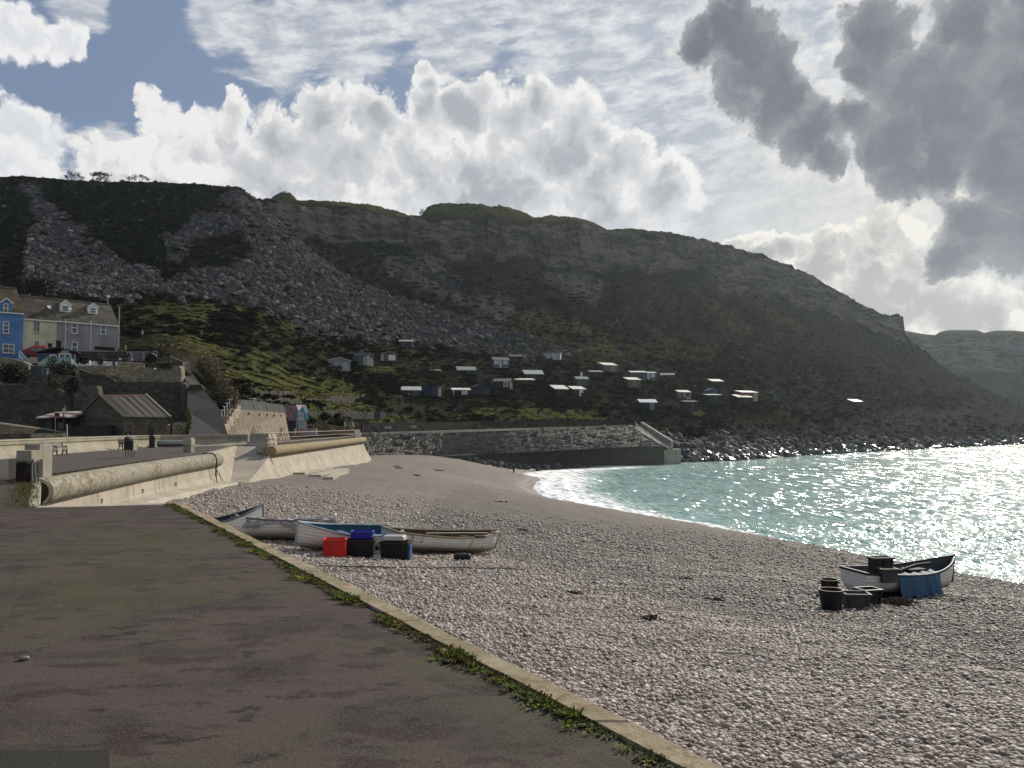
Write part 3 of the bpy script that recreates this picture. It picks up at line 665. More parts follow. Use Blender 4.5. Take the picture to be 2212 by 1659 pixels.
# ---------------------------------------------------------------- sea
def build_sea():
    xs = np.concatenate([np.arange(1060, 2230, 2.0), np.arange(2230, 3000, 8.0)]); ys = np.concatenate([np.arange(1400, 1000, -1.1), np.arange(1000, 932, -.42)])
    XX, YY = np.meshgrid(xs, ys)
    u, v = (XX - CX) / F, -(YY - CY) / F
    k = (SEA - CAMZ) / (SP + v * CP)
    X, Y = u * k, (CP - v * SP) * k
    bz = beach_z(X, Y, False); depth = np.clip(SEA - bz, -3, 3.5); depth = np.where(Y > 235, 3.5, depth)
    z = np.zeros_like(X)
    rr = np.random.default_rng(5)
    for i in range(46):
        L = 1.1 * (16 / 1.1) ** rr.random(); th = R(205 + rr.normal() * 34); kx, ky = math.sin(th) * 2 * math.pi / L, math.cos(th) * 2 * math.pi / L
        amp = .0062 * L ** .82
        ph = kx * X + ky * Y + rr.random() * 6.28 + .5 * perlin(X / 14, Y / 14, i * 1.7)
        z += amp * (1 - 2 * np.abs(np.sin(ph / 2)) ** .9 * .95) * .8 * sstep(3.0, 8.0, (L / max(.05, abs(math.cos(th)))) / (Y * Y / 18720.0))
    gate = sstep(-.2, 1.6, depth)
    z *= .30 + .70 * gate
    z += .05 * fbm(X / .9, Y / .9, 3.1, 2) * sstep(100, 40, Y)
    # breakers running in along the shore
    run = depth + .25 * perlin(X / 9, Y / 9, 2.2) + .1 * perlin(X / 3, Y / 3, 4.1)
    br = np.exp(-((run - 1.15) / .22) ** 2) * sstep(-.15, .35, perlin(X / 22 + 3, Y / 22, 5.5) + .15) * .55
    br += np.exp(-((run - .35) / .16) ** 2) * .22
    z += br * sstep(210, 120, Y)
    wide = .6 + 3.0 * sstep(80, 125, Y)
    foam = sstep(.95, .10, run / wide) * 1.1 + np.exp(-((run - 1.5 * wide * .8) / .3) ** 2) * .6 * sstep(.0, .45, perlin(X / 16 + 9, Y / 22, 1.5))
    foam = foam * sstep(3.4, 2.9, depth)
    foam = np.maximum(foam, sstep(214, 226, Y) * sstep(34, 10, X) * .9)
    o = mesh_np('sea', np.stack([X, Y, SEA + z], -1).reshape(-1, 3), grid_faces(*X.shape), sea_mat(), smooth=True); tag(o, kind='structure')
    fattr(o, 'foam', np.clip(foam, 0, 1).ravel()); fattr(o, 'shallow', np.exp(-np.clip(depth, 0, 9) / 2.6).ravel())
    far = MB(); far.add([(-200, 330, SEA - .5), (1900, 330, SEA - .5), (1900, 1700, SEA - .5), (-200, 1700, SEA - .5), (1900, -900, SEA - .6), (60, -900, SEA - .6), (60, 330, SEA - .6)], [(0, 1, 2, 3), (4, 1, 6, 5)])
    o2 = far.build('open_sea', sea_mat()); tag(o2, kind='structure')
_seam = []
def sea_mat():
    if _seam: return _seam[0]
    m, g, b = new_mat('sea'); _seam.append(m)
    p = g.geo(); foam, sh = g.attr('foam'), g.attr('shallow')
    n1 = g.noise(p, .10, 4, .6); n2 = g.noise(p, 1.1, 4, .65); n3 = g.noise(p, 3.2, 4, .65, .4); x_, y_, z_ = g.sep(p)
    deep = g.mix(n1.step(.3, .7), (.22, .36, .34), (.34, .50, .465))
    c = g.mix((sh * 1.3).clamp(), deep, (.38, .55, .50))
    c = g.mix(g.mapr(z_, SEA + .05, SEA + .40) * .5, c, (.34, .58, .52))
    fm = (foam * 1.35 + (n3 - .5) * 2.1 + (n2 - .5) * .9 - .25).step(.15, .85)
    c = g.mix(fm, c, (.80, .82, .82))
    ps = g.vmath('MULTIPLY', p, (1.0, 1.0, 1.0))
    far = y_.step(60.0, 300.0)
    def ripple(fx, fy, off): return g.noise(g.comb(x_ * fx + y_ * fx * .22 + off, y_ * fy - x_ * fy * .15, z_ * 2.0), 1.0, 1, .55, color=True)
    rn = g.mix(y_.step(55.0, 72.0), ripple(4.2, 1.9, 0), ripple(3.0, .75, 31)); rn = g.mix(y_.step(82.0, 105.0), rn, ripple(2.0, .30, 67)); rn = g.mix(y_.step(125.0, 165.0), rn, ripple(1.4, .13, 11)); rn = g.mix(y_.step(205.0, 270.0), rn, ripple(.95, .06, 47))
    ra, rb, _ = g.sep(rn); rk = g.mapr(y_, 70.0, 260.0, 2.1, 2.0); nb = g.vmath('NORMALIZE', g.vmath('ADD', g.geo('Normal'), g.comb((ra - .5) * rk, (rb - .5) * rk, 0.0)))
    setb(g, b, color=c, rough=g.mix(fm, .15, .7), spec=.5, ior=1.33, normal=nb)
    return m
build_sea()
# ---------------------------------------------------------------- materials of the sea front
def concrete_mat(name, base, lichen=(.20, .17, .09), lich=.5, joint=0.0, streak=.5, dark=.4):
    if name in _mats: return _mats[name]
    m, g, b = new_mat(name); p = g.geo(); x_, y_, z_ = g.sep(p)
    n1 = g.noise(p, .5, 5, .65); n2 = g.noise(p, 4.5, 4, .65); n3 = g.noise(g.vmath('MULTIPLY', p, (1.6, 1.6, .18)), 1.8, 4, .6); n4 = g.noise(p, 28, 3, .6)
    c = g.mix(n1.step(.3, .7), sc(base, .80), sc(base, 1.12))
    c = g.mix(n3.step(.50, .74) * streak, c, sc(base, .42))
    c = g.mix((n2 + n1 * .7 - .35).step(.62 - .2 * lich, .86 - .2 * lich) * .8 * lich, c, lichen)
    c = g.mix(n2.step(.64, .80) * dark, c, sc(base, .30))
    if joint:
        fr = g.math('FRACT', (y_ + n1 * .15) / joint); ln = (fr - .5).abs()
        c = g.mix(ln.step(.492, .4985) * .7, c, sc(base, .22))
    setb(g, b, color=c, rough=.92, spec=.2, normal=g.bump(n2 * .7 + n4 * .5, .45, .03))
    _mats[name] = m; return m
def stone_mat(name, base, bw=.55, bh=.26, var=.45, mortar=.35, moss=0.0):
    if name in _mats: return _mats[name]
    m, g, b = new_mat(name); p = g.coord('Object'); x_, y_, z_ = g.sep(p)
    n1 = g.noise(p, .7, 5, .6); n2 = g.noise(p, 6, 4, .65)
    q = g.comb(x_ + y_ * .93 + (n2 - .5) * .10, z_ + (n2 - .5) * .07 + (n1 - .5) * .12, 0.0)
    br = g.new('ShaderNodeTexBrick'); g.put(br.inputs['Vector'], q); br.offset_frequency = 2; br.squash = .8; br.squash_frequency = 3
    for k, v in (('Scale', 1.0), ('Brick Width', bw), ('Row Height', bh), ('Mortar Size', .018), ('Mortar Smooth', .3), ('Bias', .0)): br.inputs[k].default_value = v
    br.inputs['Color1'].default_value = (*sc(base, 1 + var), 1); br.inputs['Color2'].default_value = (*sc(base, 1 - var), 1); br.inputs['Mortar'].default_value = (*sc(base, mortar), 1)
    c = g.mix(n1.step(.3, .7) * .6, S(g, br.outputs['Color']), sc(base, .75)); c = g.mix(n2.step(.55, .8) * .5, c, sc(base, .45))
    if moss: c = g.mix((n1 + (n2 - .5) * .6).step(.56, .72) * moss, c, (.055, .060, .022))
    setb(g, b, color=c, rough=.95, spec=.12, normal=g.bump(n2 * .6 - S(g, br.outputs['Fac']) * .8, .6, .04))
    _mats[name] = m; return m
CONC = concrete_mat('sea wall concrete', (.41, .365, .295), lich=.35, joint=5.3, streak=.6, dark=.3)
NOSE = concrete_mat('bullnose concrete', (.33, .30, .24), lichen=(.12, .105, .060), lich=1.0, joint=4.1, streak=.85, dark=.95)
DIM = concrete_mat('grey concrete', (.27, .25, .21), lich=.35, streak=.6, dark=.5)
PALE = concrete_mat('pale concrete', (.40, .365, .295), lich=.25, streak=.3, dark=.3)
BLACKIRON = mat('black iron', (.012, .012, .013), .5, bump=.05)
RUST = mat('rusty steel', (.12, .055, .03), .85, var=.4, dirt=(.03, .02, .015), dirt_amt=.6)
GALV = mat('galvanised steel', (.45, .45, .44), .45, metal=.6)
WHITE = mat('white paint', (.74, .73, .70), .55, var=.08, bump=.05)
def sweep(path, prof, name, m, parent, caps=True, smooth=False, sub=1):
    pts = [Vector(p) for p in path]; rings = []
    for i, p in enumerate(pts):
        d = pts[min(i + 1, len(pts) - 1)] - pts[max(i - 1, 0)]; d.z = 0; d.normalize(); n = Vector((d.y, -d.x, 0))
        rings.append([p + n * o + Vector((0, 0, z)) for o, z in prof])
    mb = MB(); mb.loft(rings, True, caps)
    return mb.build(name, m, parent, smooth=smooth)
def refine(path, step=1.5):
    pts = [Vector(p) for p in path]; out = []
    for a, b in zip(pts, pts[1:]):
        n = max(1, int((b - a).length / step)); out += [a.lerp(b, k / n) for k in range(n)]
    return out + [pts[-1]]
def smooth_path(path, step=1.2):
    pts = [Vector(p) for p in path]; out = []
    q = [pts[0]] + pts + [pts[-1]]
    for i in range(len(pts) - 1):
        p0, p1, p2, p3 = q[i:i + 4]; n = max(2, int((p2 - p1).length / step))
        for k in range(n):
            t = k / n; out.append(.5 * ((2 * p1) + (p2 - p0) * t + (2 * p0 - 5 * p1 + 4 * p2 - p3) * t * t + (3 * p1 - p0 - 3 * p2 + p3) * t ** 3))
    return out + [pts[-1]]
def circle_prof(cx, cz, r, a0, a1, n): return [(cx + r * math.cos(R(a0 + (a1 - a0) * k / n)), cz + r * math.sin(R(a0 + (a1 - a0) * k / n))) for k in range(n + 1)]
# near sea wall ------------------------------------------------
npath = smooth_path(WALL[:4])
w = empty('sea_wall', WALL[0], 0, 'curved pale concrete sea wall with a lichened bullnose coping, beside the gate posts', 'sea wall', 'concrete sea walls along the promenade')
L0 = WALL[0]
loc = [p - L0 for p in npath]
nose = circle_prof(.10, -.40, .50, 118, -62, 14) + [(-.10, -.72), (-.62, -.74), (-.62, .02)]
o = sweep(loc, nose, 'coping', NOSE, w, caps=False, smooth=False)
for k in range(2): pass
sweep(loc, [(-.10, -.70), (.22, -.78), (.24, -1.0), (.28, -1.5), (.62, -2.3), (1.15, -3.2), (1.6, -4.2), (-.10, -4.2)], 'wall_face', CONC, w)
ep = [Vector((o_, .16, z_)) for o_, z_ in nose]; mb = MB(); mb.extr(ep, (0, .05, 0)); mb.build('end_panel', mat('painted end shade', (.045, .040, .032), .95), w)  # near-black plate: the shade on the coping's end is painted in its colour
tc = circle_prof(.10, -.40, .512, 118, -62, 14); tc2 = circle_prof(.10, -.40, .40, -62, 118, 14)
sweep([Vector((0.01, -.05, 0)), Vector((-.10, .30, 0))], tc + tc2, 'coping_rim', PALE, w)
ap = [Vector((q.x + 1.05, q.y, max(-1.42, 0) if False else -1.34 - .021 * (q.y))) for q in loc if q.y > 6]
sweep(ap, [(-.5, .02), (.55, -.05), (.75, -.35), (-.5, -.9)], 'footing', PALE, w)
for k, (t, z) in enumerate(((6.5, -1.25), (13, -1.30), (14, -1.75), (20, -1.4))):
    q = min(loc, key=lambda v: abs(v.y - t)); off = .12 + .22 * (-z - 1.0) / .5
    mb = MB(); c0 = q + Vector((off + .03, 0, z)); mb.tube([c0 + Vector((.03, .09 * math.cos(a), .09 * math.sin(a) - .08)) for a in [i * math.pi / 5 for i in range(11)]], .016, 6); mb.box(c0, (.06, .07, .07)); mb.build('mooring_ring', RUST, w)
mb = MB(); q = loc[int(len(loc) * .90)]
mb.tube([q + Vector((a, .05 * math.sin(a * 9), b)) for a, b in ((-.45, .06), (-.1, .14), (.25, .12), (.5, -.02), (.63, -.35), (.60, -.7), (.55, -1.1))], .045, 6); mb.tube([q + Vector((.58 + .03 * math.sin(i), .13 * math.cos(i * .9), -1.25 + .22 * math.sin(i * .9))) for i in range(8)], .04, 6); mb.tube([q + Vector((a, .1, b)) for a, b in ((.55, -1.4), (.62, -2.0), (.9, -2.6))], .03, 6)
tag(mb.build('mooring_rope', mat('dark green rope', (.02, .03, .024), .9)), 'dark green rope looped over the far end of the curved sea wall coping', 'rope').location = L0
# pale ledge round the pit beside the road
mb = MB(); k1 = KERB1 + _kn * .02
dl = (Vector(CORN) - k1).normalized(); nl = Vector((-dl.y, dl.x, 0)); nl = nl if nl.y > 0 else -nl
mb.extr([k1 + Vector((0, 0, .004)), CORN + Vector((0, 0, .004)), CORN + nl * .42 + Vector((-.0, 0, .004)), k1 + nl * .42 + Vector((0, 0, .004))], (0, 0, -2.6))
mb.extr([CORN + nl * .42 + Vector((0, 0, .004)), CORN + nl * .42 + Vector((-.28, 0, .004)), Vector((END.x - .25, END.y + .3, .004)), Vector((END.x + .05, END.y + .3, .004))], (0, 0, -2.6))
tag(mb.build('ledge', PALE), kind='structure')
# kerb along the beach
kp = [KERB0 - _kd * 12, KERB0, KERB1]
mb = MB(); kpts = refine([KERB0 - _kd * 12, KERB1], .55); rings = []
for i, p in enumerate(kpts):
    j = .016 * random.uniform(-1, 1); j2 = .02 * random.uniform(-1, 1); q = Vector((p.x, p.y, 0))
    rings.append([q - _kn * .235 + Vector((0, 0, -1.6)), q - _kn * .233 + Vector((0, 0, .028 + j * .3)), q - _kn * (.05) + Vector((0, 0, .036 + j * .5)), q - _kn * (.012 - j2) + Vector((0, 0, .012 + j)), q + _kn * (.004 + j2) + Vector((0, 0, -.12)), q + _kn * .02 + Vector((0, 0, -1.6))])
mb.loft(rings, True, True)
kerbm, g, b = new_mat('kerb concrete'); p = g.geo(); n1 = g.noise(p, 1.1, 5, .65); n2 = g.noise(p, 7, 5, .68); n3 = g.noise(p, 60, 3, .6)
c = g.mix(n1.step(.35, .65), (.25, .20, .125), (.37, .31, .215)); c = g.mix(n2.step(.48, .68) * .7, c, (.17, .13, .07)); c = g.mix((n2 * .5 + n1 * .5).step(.55, .68) * .5, c, (.21, .12, .035)); c = g.mix(n3.step(.5, .75) * .5, c, (.05, .045, .035))
x_, y_, z_ = g.sep(p); fr = g.math('FRACT', (y_ + n1 * .25) / 2.9); c = g.mix((fr - .5).abs().step(.488, .497) * .8, c, (.03, .027, .02))
setb(g, b, color=c, rough=.95, spec=.15, normal=g.bump(n2 * .8 + n3 * .3, .7, .03))
tag(mb.build('kerb', kerbm), kind='structure')
# slipway --------------------------------------------------------
rt = [at(511, 964.7, 83.5), at(583.5, 964.2, 83.5)]; rb = [at(452, 1046, 63.5), at(524, 1046, 63.5)]
rt[0].z = rt[1].z = .004; rb[0].z = rb[1].z = -2.55
mb = MB(); N = 14; rings = []
for i in range(N + 1):
    t = i / N; a, b_ = rt[0].lerp(rb[0], t), rt[1].lerp(rb[1], t); s = -.18 * math.sin(t * math.pi)
    rings.append([a + Vector((0, 0, s)), b_ + Vector((0, 0, s)), b_ + Vector((0, 0, s - 1.2)), a + Vector((0, 0, s - 1.2))])
mb.loft(rings, True, True)
slipm = concrete_mat('slipway concrete', (.34, .30, .245), lich=.3, joint=2.6, streak=.35, dark=.4)
o = mb.build('slipway', slipm); tag(o, kind='structure')
ws = empty('slipway_wall', rt[0], 0, 'triangular concrete flank wall on the left of the slipway', 'wall')
mb = MB(); e = npath[-1]
mb.extr([e + Vector((-.55, -.05, .02)), rt[0] + Vector((-.05, .2, .03)), rb[0] + Vector((-.05, -1.5, -1.2)), Vector((e.x + .9, e.y + .2, -3.2)), Vector((e.x + .15, e.y + .05, -.9))], Vector((-.5, .1, 0)))
for i in range(len(mb.v)): mb.v[i] -= rt[0]
mb.build('wall_face', concrete_mat('flank concrete', (.36, .32, .25), lich=.5, streak=.6, dark=.5), ws)
# second sea wall ---------------------------------------------------
P2 = [Vector((-22.6, 78, 0)), Vector((-23.4, 95, 0)), Vector((-24.3, 118, 0)), Vector((-25.3, 142, 0))]
w2 = empty('sea_wall', P2[0], 0, 'straight pale concrete sea wall under the railing, with a brown lichened bullnose', 'sea wall', 'concrete sea walls along the promenade')
l2 = [p - P2[0] for p in smooth_path(P2, 2.0)]
sweep(l2, circle_prof(.12, -.30, .48, 122, -70, 12) + [(-.2, -.80), (-.7, -.8), (-.7, .1)], 'coping', concrete_mat('lichened coping', (.30, .245, .15), lichen=(.12, .095, .045), lich=.9, joint=3.3, streak=.35, dark=.6), w2)
sweep([Vector((.4, -1.2, 0))] + l2, [(-.6, -.78), (.0, -.82), (.14, -1.1), (.5, -2.0), (1.15, -3.1), (1.9, -4.6), (-.6, -4.6)], 'wall_face', CONC, w2)
# its sloping end beside the slipway
mb = MB(); A = rt[1] + Vector((.02, .1, .01)); B = Vector((P2[0].x + .25, P2[0].y - .9, -.80)); C_ = rb[1] + Vector((.02, -1.2, -.5)); D_ = Vector((P2[0].x + 2.2, P2[0].y - 1.2, -4.4))
mb.add([v - P2[0] for v in (A, B, C_, D_, A + Vector((0, 0, -3)), Vector((P2[0].x - .6, P2[0].y, .02)), C_ + Vector((0, 0, -2)))], [(0, 2, 3, 1), (0, 1, 5), (0, 4, 6, 2), (2, 6, 3)])
mb.build('end_face', CONC, w2)
# concrete steps at its foot
for k, (x0, y0, x1, y1, d) in enumerate(((640, 1045, 712, 1013, 0), (690, 1054, 737, 1020, 0), (716, 1063, 750, 1034, 0))):
    pass
st = empty('beach_steps', at(690, 1040, 68), 0, 'three pale concrete steps half buried in shingle below the second sea wall', 'steps')
O = st.location
for k, (a, b_, wd) in enumerate(((at(655, 1040, 84), at(720, 1010, 104), 2.4), (at(690, 1051, 80), at(752, 1019, 99), 1.3), (at(716, 1066, 76), at(750, 1035, 91), .9))):
    a = Vector((a.x, a.y, beach_z(a.x, a.y, False) + .22 - .0 * k)); b_ = Vector((b_.x, b_.y, beach_z(b_.x, b_.y, False) + .22)); n = (b_ - a).normalized(); r = Vector((n.y, -n.x, 0))
    mb = MB(); mb.extr([v - O for v in (a - r * wd * .8, a + r * .15, b_ + r * .15, b_ - r * wd)], (0, 0, -.75)); mb.build('step', PALE, st, bevel=.03)
# railing ------------------------------------------------------------
rl = empty('railing', P2[0], 0, 'long rust brown railing with pale handrails on the second sea wall', 'railing')
pp = refine(l2, 1.15); n_ = len(pp); bars = []
for i, p in enumerate(pp):
    q = p + Vector((-.35, 0, 0)); mb = MB(); mb.tube([q + Vector((.0, 0, .05)), q + Vector((-.03, 0, .55)), q + Vector((-.12, 0, 1.0)), q + Vector((-.30, 0, 1.35))], .036, 5); mb.build('post', RUST, rl)
for nm, off, z, m in (('handrail', -.30, 1.37, PALE), ('middle_rail', -.10, .88, PALE), ('lower_rail', -.01, .46, PALE)):
    mb = MB(); mb.tube([p + Vector((-.35 + off, 0, z)) for p in pp], .042 if nm == 'handrail' else .03, 6); mb.build(nm, m, rl)
mb = MB()
for k in range(9):
    q = pp[-1] + Vector((-.4 - .0 * k, -5.2 + .6 * k, 0)); mb.tube([q + Vector((.05, 0, .1)), q + Vector((.02, 0, .8)), q + Vector((-.25, 0, 1.42))], .05, 6)
mb.build('end_panel', WHITE, rl)
# back parapet ---------------------------------------------------------
PB = [at_z(-260, 1022, 0), at_z(0, 992, 0), at_z(317, 967, 0)]; PB = [Vector((v.x - .75, v.y, 0)) for v in PB]
q3 = Vector((at(500, 950, 88).x, 88.5, 0)); q4 = Vector((at(535, 950, 90).x, 90.0, 0)); q5 = Vector((-24.4, 85.5, 0)); q6 = Vector((-23.5, 79.5, 0))
par = [(-.35, 1.05), (.02, 1.05), (.06, 1.0), (.06, .84), (-.02, .74), (.0, .62), (.10, .40), (.30, .20), (.62, .06), (.80, .0), (.80, -.6), (-.35, -.6)]
pw_ = empty('parapet_wall', PB[0], 0, 'low concrete parapet wall with a curved skirt behind the benches', 'parapet wall')
sweep([v - PB[0] for v in smooth_path(PB + [q3, q4], 2.0)], par, 'wall_face', concrete_mat('parapet concrete', (.31, .285, .215), lichen=(.16, .16, .09), lich=.4, joint=6.2, streak=.55, dark=.35), pw_)
mb = MB(); sweep([v - PB[0] + Vector((0, 0, 1.06)) for v in smooth_path(PB + [q3, q4], 2.0)], [(-.40, 0), (.09, 0), (.09, .09), (-.40, .09)], 'coping', PALE, pw_)
pw2 = empty('parapet_wall', q4, 0, 'short sunlit curved parapet wall between the slipway head and the railing', 'parapet wall')
sweep([v - q4 for v in smooth_path([q4 + Vector((.4, -.3, 0)), q5, q6], 1.0)], [(-.30, 1.25), (.05, 1.25), (.05, .95), (.02, .78), (.06, .5), (.25, .25), (.6, .06), (.8, .0), (.8, -.5), (-.3, -.5)], 'wall_face', PALE, pw2)
# gate posts ------------------------------------------------------------
gpm = concrete_mat('gate post concrete', (.30, .28, .22), lich=.3, streak=.5, dark=.4)
stain, g, b = new_mat('stained post concrete'); p = g.geo(); n1 = g.noise(p, 3, 5, .65); x_, y_, z_ = g.sep(p)
c = g.mix((z_ + (n1 - .5) * .5).step(.66, .82), g.mix(n1.step(.4, .7), (.012, .011, .010), (.05, .028, .018)), g.mix(n1, (.20, .18, .13), (.36, .33, .26))); setb(g, b, color=c, rough=.9, spec=.2, normal=g.bump(g.noise(p, 20, 3), .4, .02))
pB = at_z(49.5, 1043.4, 0)
t = empty('gate_post', pB, R(2), 'stained concrete gate post, the nearer of the pair, with a dark rust stained front', 'gate post', 'concrete flood gate posts')
mb = MB(); mb.box((0, .28, .565), (.53, .56, 1.13)); mb.build('shaft', stain, t, bevel=.015)
mb = MB(); mb.box((0, .28, 1.139), (.535, .565, .012)); mb.build('cap', PALE, t)
mb = MB()
for a in (.0, .09): mb.tube([(.29 + a, .1, .80), (.31 + a * 1.1, .0, .5), (.37 + a * 1.6, -.04, .02)], .011, 5)
mb.box((.30, .12, .80), (.07, .07, .10)); mb.build('cable', GALV, t)
pA = at_z(53, 1036.5, 0)
t = empty('gate_post', pA, R(2), 'taller concrete gate post with a broad shoulder, behind the stained one', 'gate post', 'concrete flood gate posts')
mb = MB(); mb.box((0, .35, .385), (1.27, .6, .77)); mb.build('shoulder', gpm, t, bevel=.012)
mb = MB(); mb.box((.205, .55, .665), (.56, .95, 1.33)); mb.build('shaft', gpm, t, bevel=.012)
mb = MB(); mb.box((-1.6, -.45, .05), (2.6, .18, .1)); mb.build('threshold', PALE, t)
# pillar above the wall
pP = at_z(404, 977.5, 0)
t = empty('pillar', pP, R(-4), 'short concrete pillar with a square pale head, on the promenade edge above the coping', 'pillar')
mb = MB(); mb.box((0, .3, .27), (.64, .64, .56), taper=(.86, .86)); mb.build('shaft', gpm, t, bevel=.012)
mb = MB(); mb.box((0, .3, .80), (.66, .66, .5)); mb.build('head', PALE, t, bevel=.012)
# ---------------------------------------------------------------- far promenade, revetment, lower wall
def bilerp(a, b, c, d, u, v): return (a * (1 - u) + b * u) * (1 - v) + (c * (1 - u) + d * u) * v
def np3(v): return np.array([v.x, v.y, v.z])
def build_revetment():
    TL, TR = np3(at(770, 939, 157)), np3(at(1361, 921, 258)); BL, BR = np3(at(780, 996, 148)), np3(at(1424, 962, 229))
    BM = np3(at(985, 983, 186))
    nu, nv = 900, 120
    U, V = np.meshgrid(np.linspace(0, 1, nu), np.linspace(0, 1, nv))
    bu = np.where(U[..., None] < .33, BL + (BM - BL) * (U[..., None] / .33), BM + (BR - BM) * ((U[..., None] - .33) / .67))
    P = (TL + (TR - TL) * U[..., None]) * (1 - V[..., None]) + bu * V[..., None]
    # pitched stones: warped cells longer along the wall
    s = U * 118; tt = V * 24
    wx, wy = s / 2.7 + tt * .16 + .35 * fbm(s / 2, tt / 2, 1.5, 2), tt / 1.25 + .3 * fbm(s / 2, tt / 2, 6.5, 2)
    ci, cj = np.floor(wx), np.floor(wy); f1 = np.full(U.shape, 9.); f2 = np.full(U.shape, 9.); hid = np.zeros(U.shape); gx = np.zeros(U.shape)
    for di in (-1, 0, 1):
        for dj in (-1, 0, 1):
            i, j = (ci + di), (cj + dj); h = np.abs(np.sin(i * 127.1 + j * 311.7) * 43758.5) % 1; h2 = np.abs(np.sin(i * 269.5 + j * 183.3) * 43758.5) % 1
            d = np.hypot(wx - i - .15 - .7 * h, wy - j - .15 - .7 * h2); nr = d < f1
            f2 = np.where(nr, f1, np.minimum(f2, d)); hid = np.where(nr, h, hid); gx = np.where(nr, (wx - i) * (h2 - .5) + (wy - j) * (h - .3), gx); f1 = np.where(nr, d, f1)
    hgt = (sstep(.02, .22, f2 - f1) * .50 - .25) + (hid - .5) * .40 + gx * .75
    hgt *= sstep(0, .03, V) * sstep(1, .97, V)
    nrm = np.cross(TR - TL, BL - TL); nrm = nrm / np.linalg.norm(nrm); nrm = nrm if nrm[2] > 0 else -nrm
    P = P + nrm * hgt[..., None]
    m, g, b = new_mat('pitched stone'); cell = g.attr('cell'); gap = g.attr('gap'); p = g.geo(); n = g.noise(p, 1.4, 4, .65); n2 = g.noise(p, .12, 3, .5)
    c = g.mix(cell, (.060, .057, .053), (.165, .156, .143)); c = g.mix(n.step(.45, .75) * .6, c, (.06, .055, .05)); c = g.mix(n2.step(.5, .7) * .35, c, (.20, .18, .15)); c = g.mix(gap * .85, c, (.012, .012, .011))
    setb(g, b, color=c, rough=.9, spec=.25, normal=g.bump(n, .5, .12))
    t = empty('revetment', TL.tolist(), 0, 'long sloping revetment of pitched grey stones above the lower sea wall', 'revetment')
    o = mesh_np('stone_face', P.reshape(-1, 3) - TL, grid_faces(nv, nu), m, t)
    fattr(o, 'cell', hid.ravel()); fattr(o, 'gap', (1 - sstep(.0, .10, f2 - f1)).ravel())
    mb = MB(); e1, e2 = Vector(TR - TL), Vector(BR - TL) 
    mb.span(Vector((0, 0, .08)) , e1 + Vector((0, 0, .08)), .9, .45); mb.build('kerb_edge', concrete_mat('edge concrete', (.34, .33, .29), lich=.15, streak=.2), t)
    mb = MB(); mb.span(e1 + Vector((0, 0, .05)), e2 + Vector((.3, -1, .1)), .9, .7); mb.build('side_kerb', DIM, t)
    # lower sea wall with a bullnose
    a, m_, e = Vector(at(925, 988, 174)), Vector(at(985, 983, 185)), Vector(at(1432, 962, 228)); z0 = m_.z
    t = empty('sea_wall', m_, 0, 'dark stained lower sea wall at the water, below the pitched stone slope', 'sea wall', 'concrete sea walls along the promenade')
    L = [v - m_ for v in (a, m_, Vector(at(1165, 974.5, 207)), Vector(at(1270, 969.5, 219)), e)]; L = smooth_path(L, 3.0)
    sweep(L, [(-1.6, .0), (.35, .0), (.42, -.12), (.42, -.35), (.25, -.6), (.05, -.95), (.0, -1.6), (.15, -3.2), (.55, -5.6), (.55, -7.5), (-1.6, -7.5)], 'wall_face', concrete_mat('wet wall concrete', (.085, .078, .062), lichen=(.05, .055, .025), lich=.6, joint=6.0, streak=.6, dark=.6), t)
    mb = MB(); pts = [v + Vector((0, 0, .03)) for v in L]; mb.loft([[p + Vector((-.9, .8, -.1)), p + Vector((-.9, .8, .05)), p + Vector((.36, -.2, .05)), p + Vector((.36, -.2, -.1))] for p in pts]); mb.build('coping', PALE, t)
    k0, k1 = at(1434, 972, 229), at(1471, 970, 233); mb = MB(); mb.extr([k0 - m_, k1 - m_, k1 - m_ + Vector((.6, 6, 0)), k0 - m_ + Vector((-1, 6, 0))], (0, 0, -6)); mb.build('end_block', DIM, t)
    # stair at its end
    A, B = at(1366, 921, 259), at(1440, 966, 230); C2, D2 = at(1386, 919.5, 262), at(1452, 961, 233)
    t = empty('sea_steps', B, 0, 'concrete stair with pale handrails at the far end of the stone slope', 'steps')
    mb = MB(); n = 22
    for k in range(n):
        p, q = A.lerp(B, (k + .5) / n), C2.lerp(D2, (k + .5) / n); mb.extr([v - B for v in (p, q, q + (B - A) / n, p + (B - A) / n)], (0, 0, -1.2))
    mb.build('flight', DIM, t)
    mb = MB(); mb.span(C2 - B + Vector((0, 0, .5)), D2 - B + Vector((0, 0, .5)), .7, 1.4); mb.build('side_wall', PALE, t)
    for (x0, y0, x1, y1, d0, d1) in ((1371.6, 912, 1393, 932, 258, 249), (1396.5, 931.5, 1418, 952.5, 248, 238), (1422.5, 953, 1434, 965, 237, 231), (1372, 917, 1392.5, 936, 258, 249), (1397, 936, 1410, 948.5, 248, 241)):
        mb = MB(); mb.tube([at(x0, y0, d0) - B, at(x1, y1, d1) - B], .10, 6); mb.build('handrail', GALV, t)
    # the terrace behind, its wall
    v0, v1 = at(760, 938, 159), at(1361, 920, 260)
    mb = MB(); mb.extr([v0 + Vector((0, 0, -.12)), v1 + Vector((0, 0, -.12)), v1 + Vector((-8, 16, 0)), v0 + Vector((-16, 9, 0))], (0, 0, -1.5)); o = mb.build('upper_promenade', mat('pale tarmac', (.16, .15, .135), .9)); tag(o, kind='structure')
    b0, b1, bm = at(782, 930, 171), at(1352, 918.5, 272), at(1030, 924.5, 215)
    t = empty('terrace_wall', b0, 0, 'long dark stone wall behind the far upper promenade', 'wall')
    mb = MB()
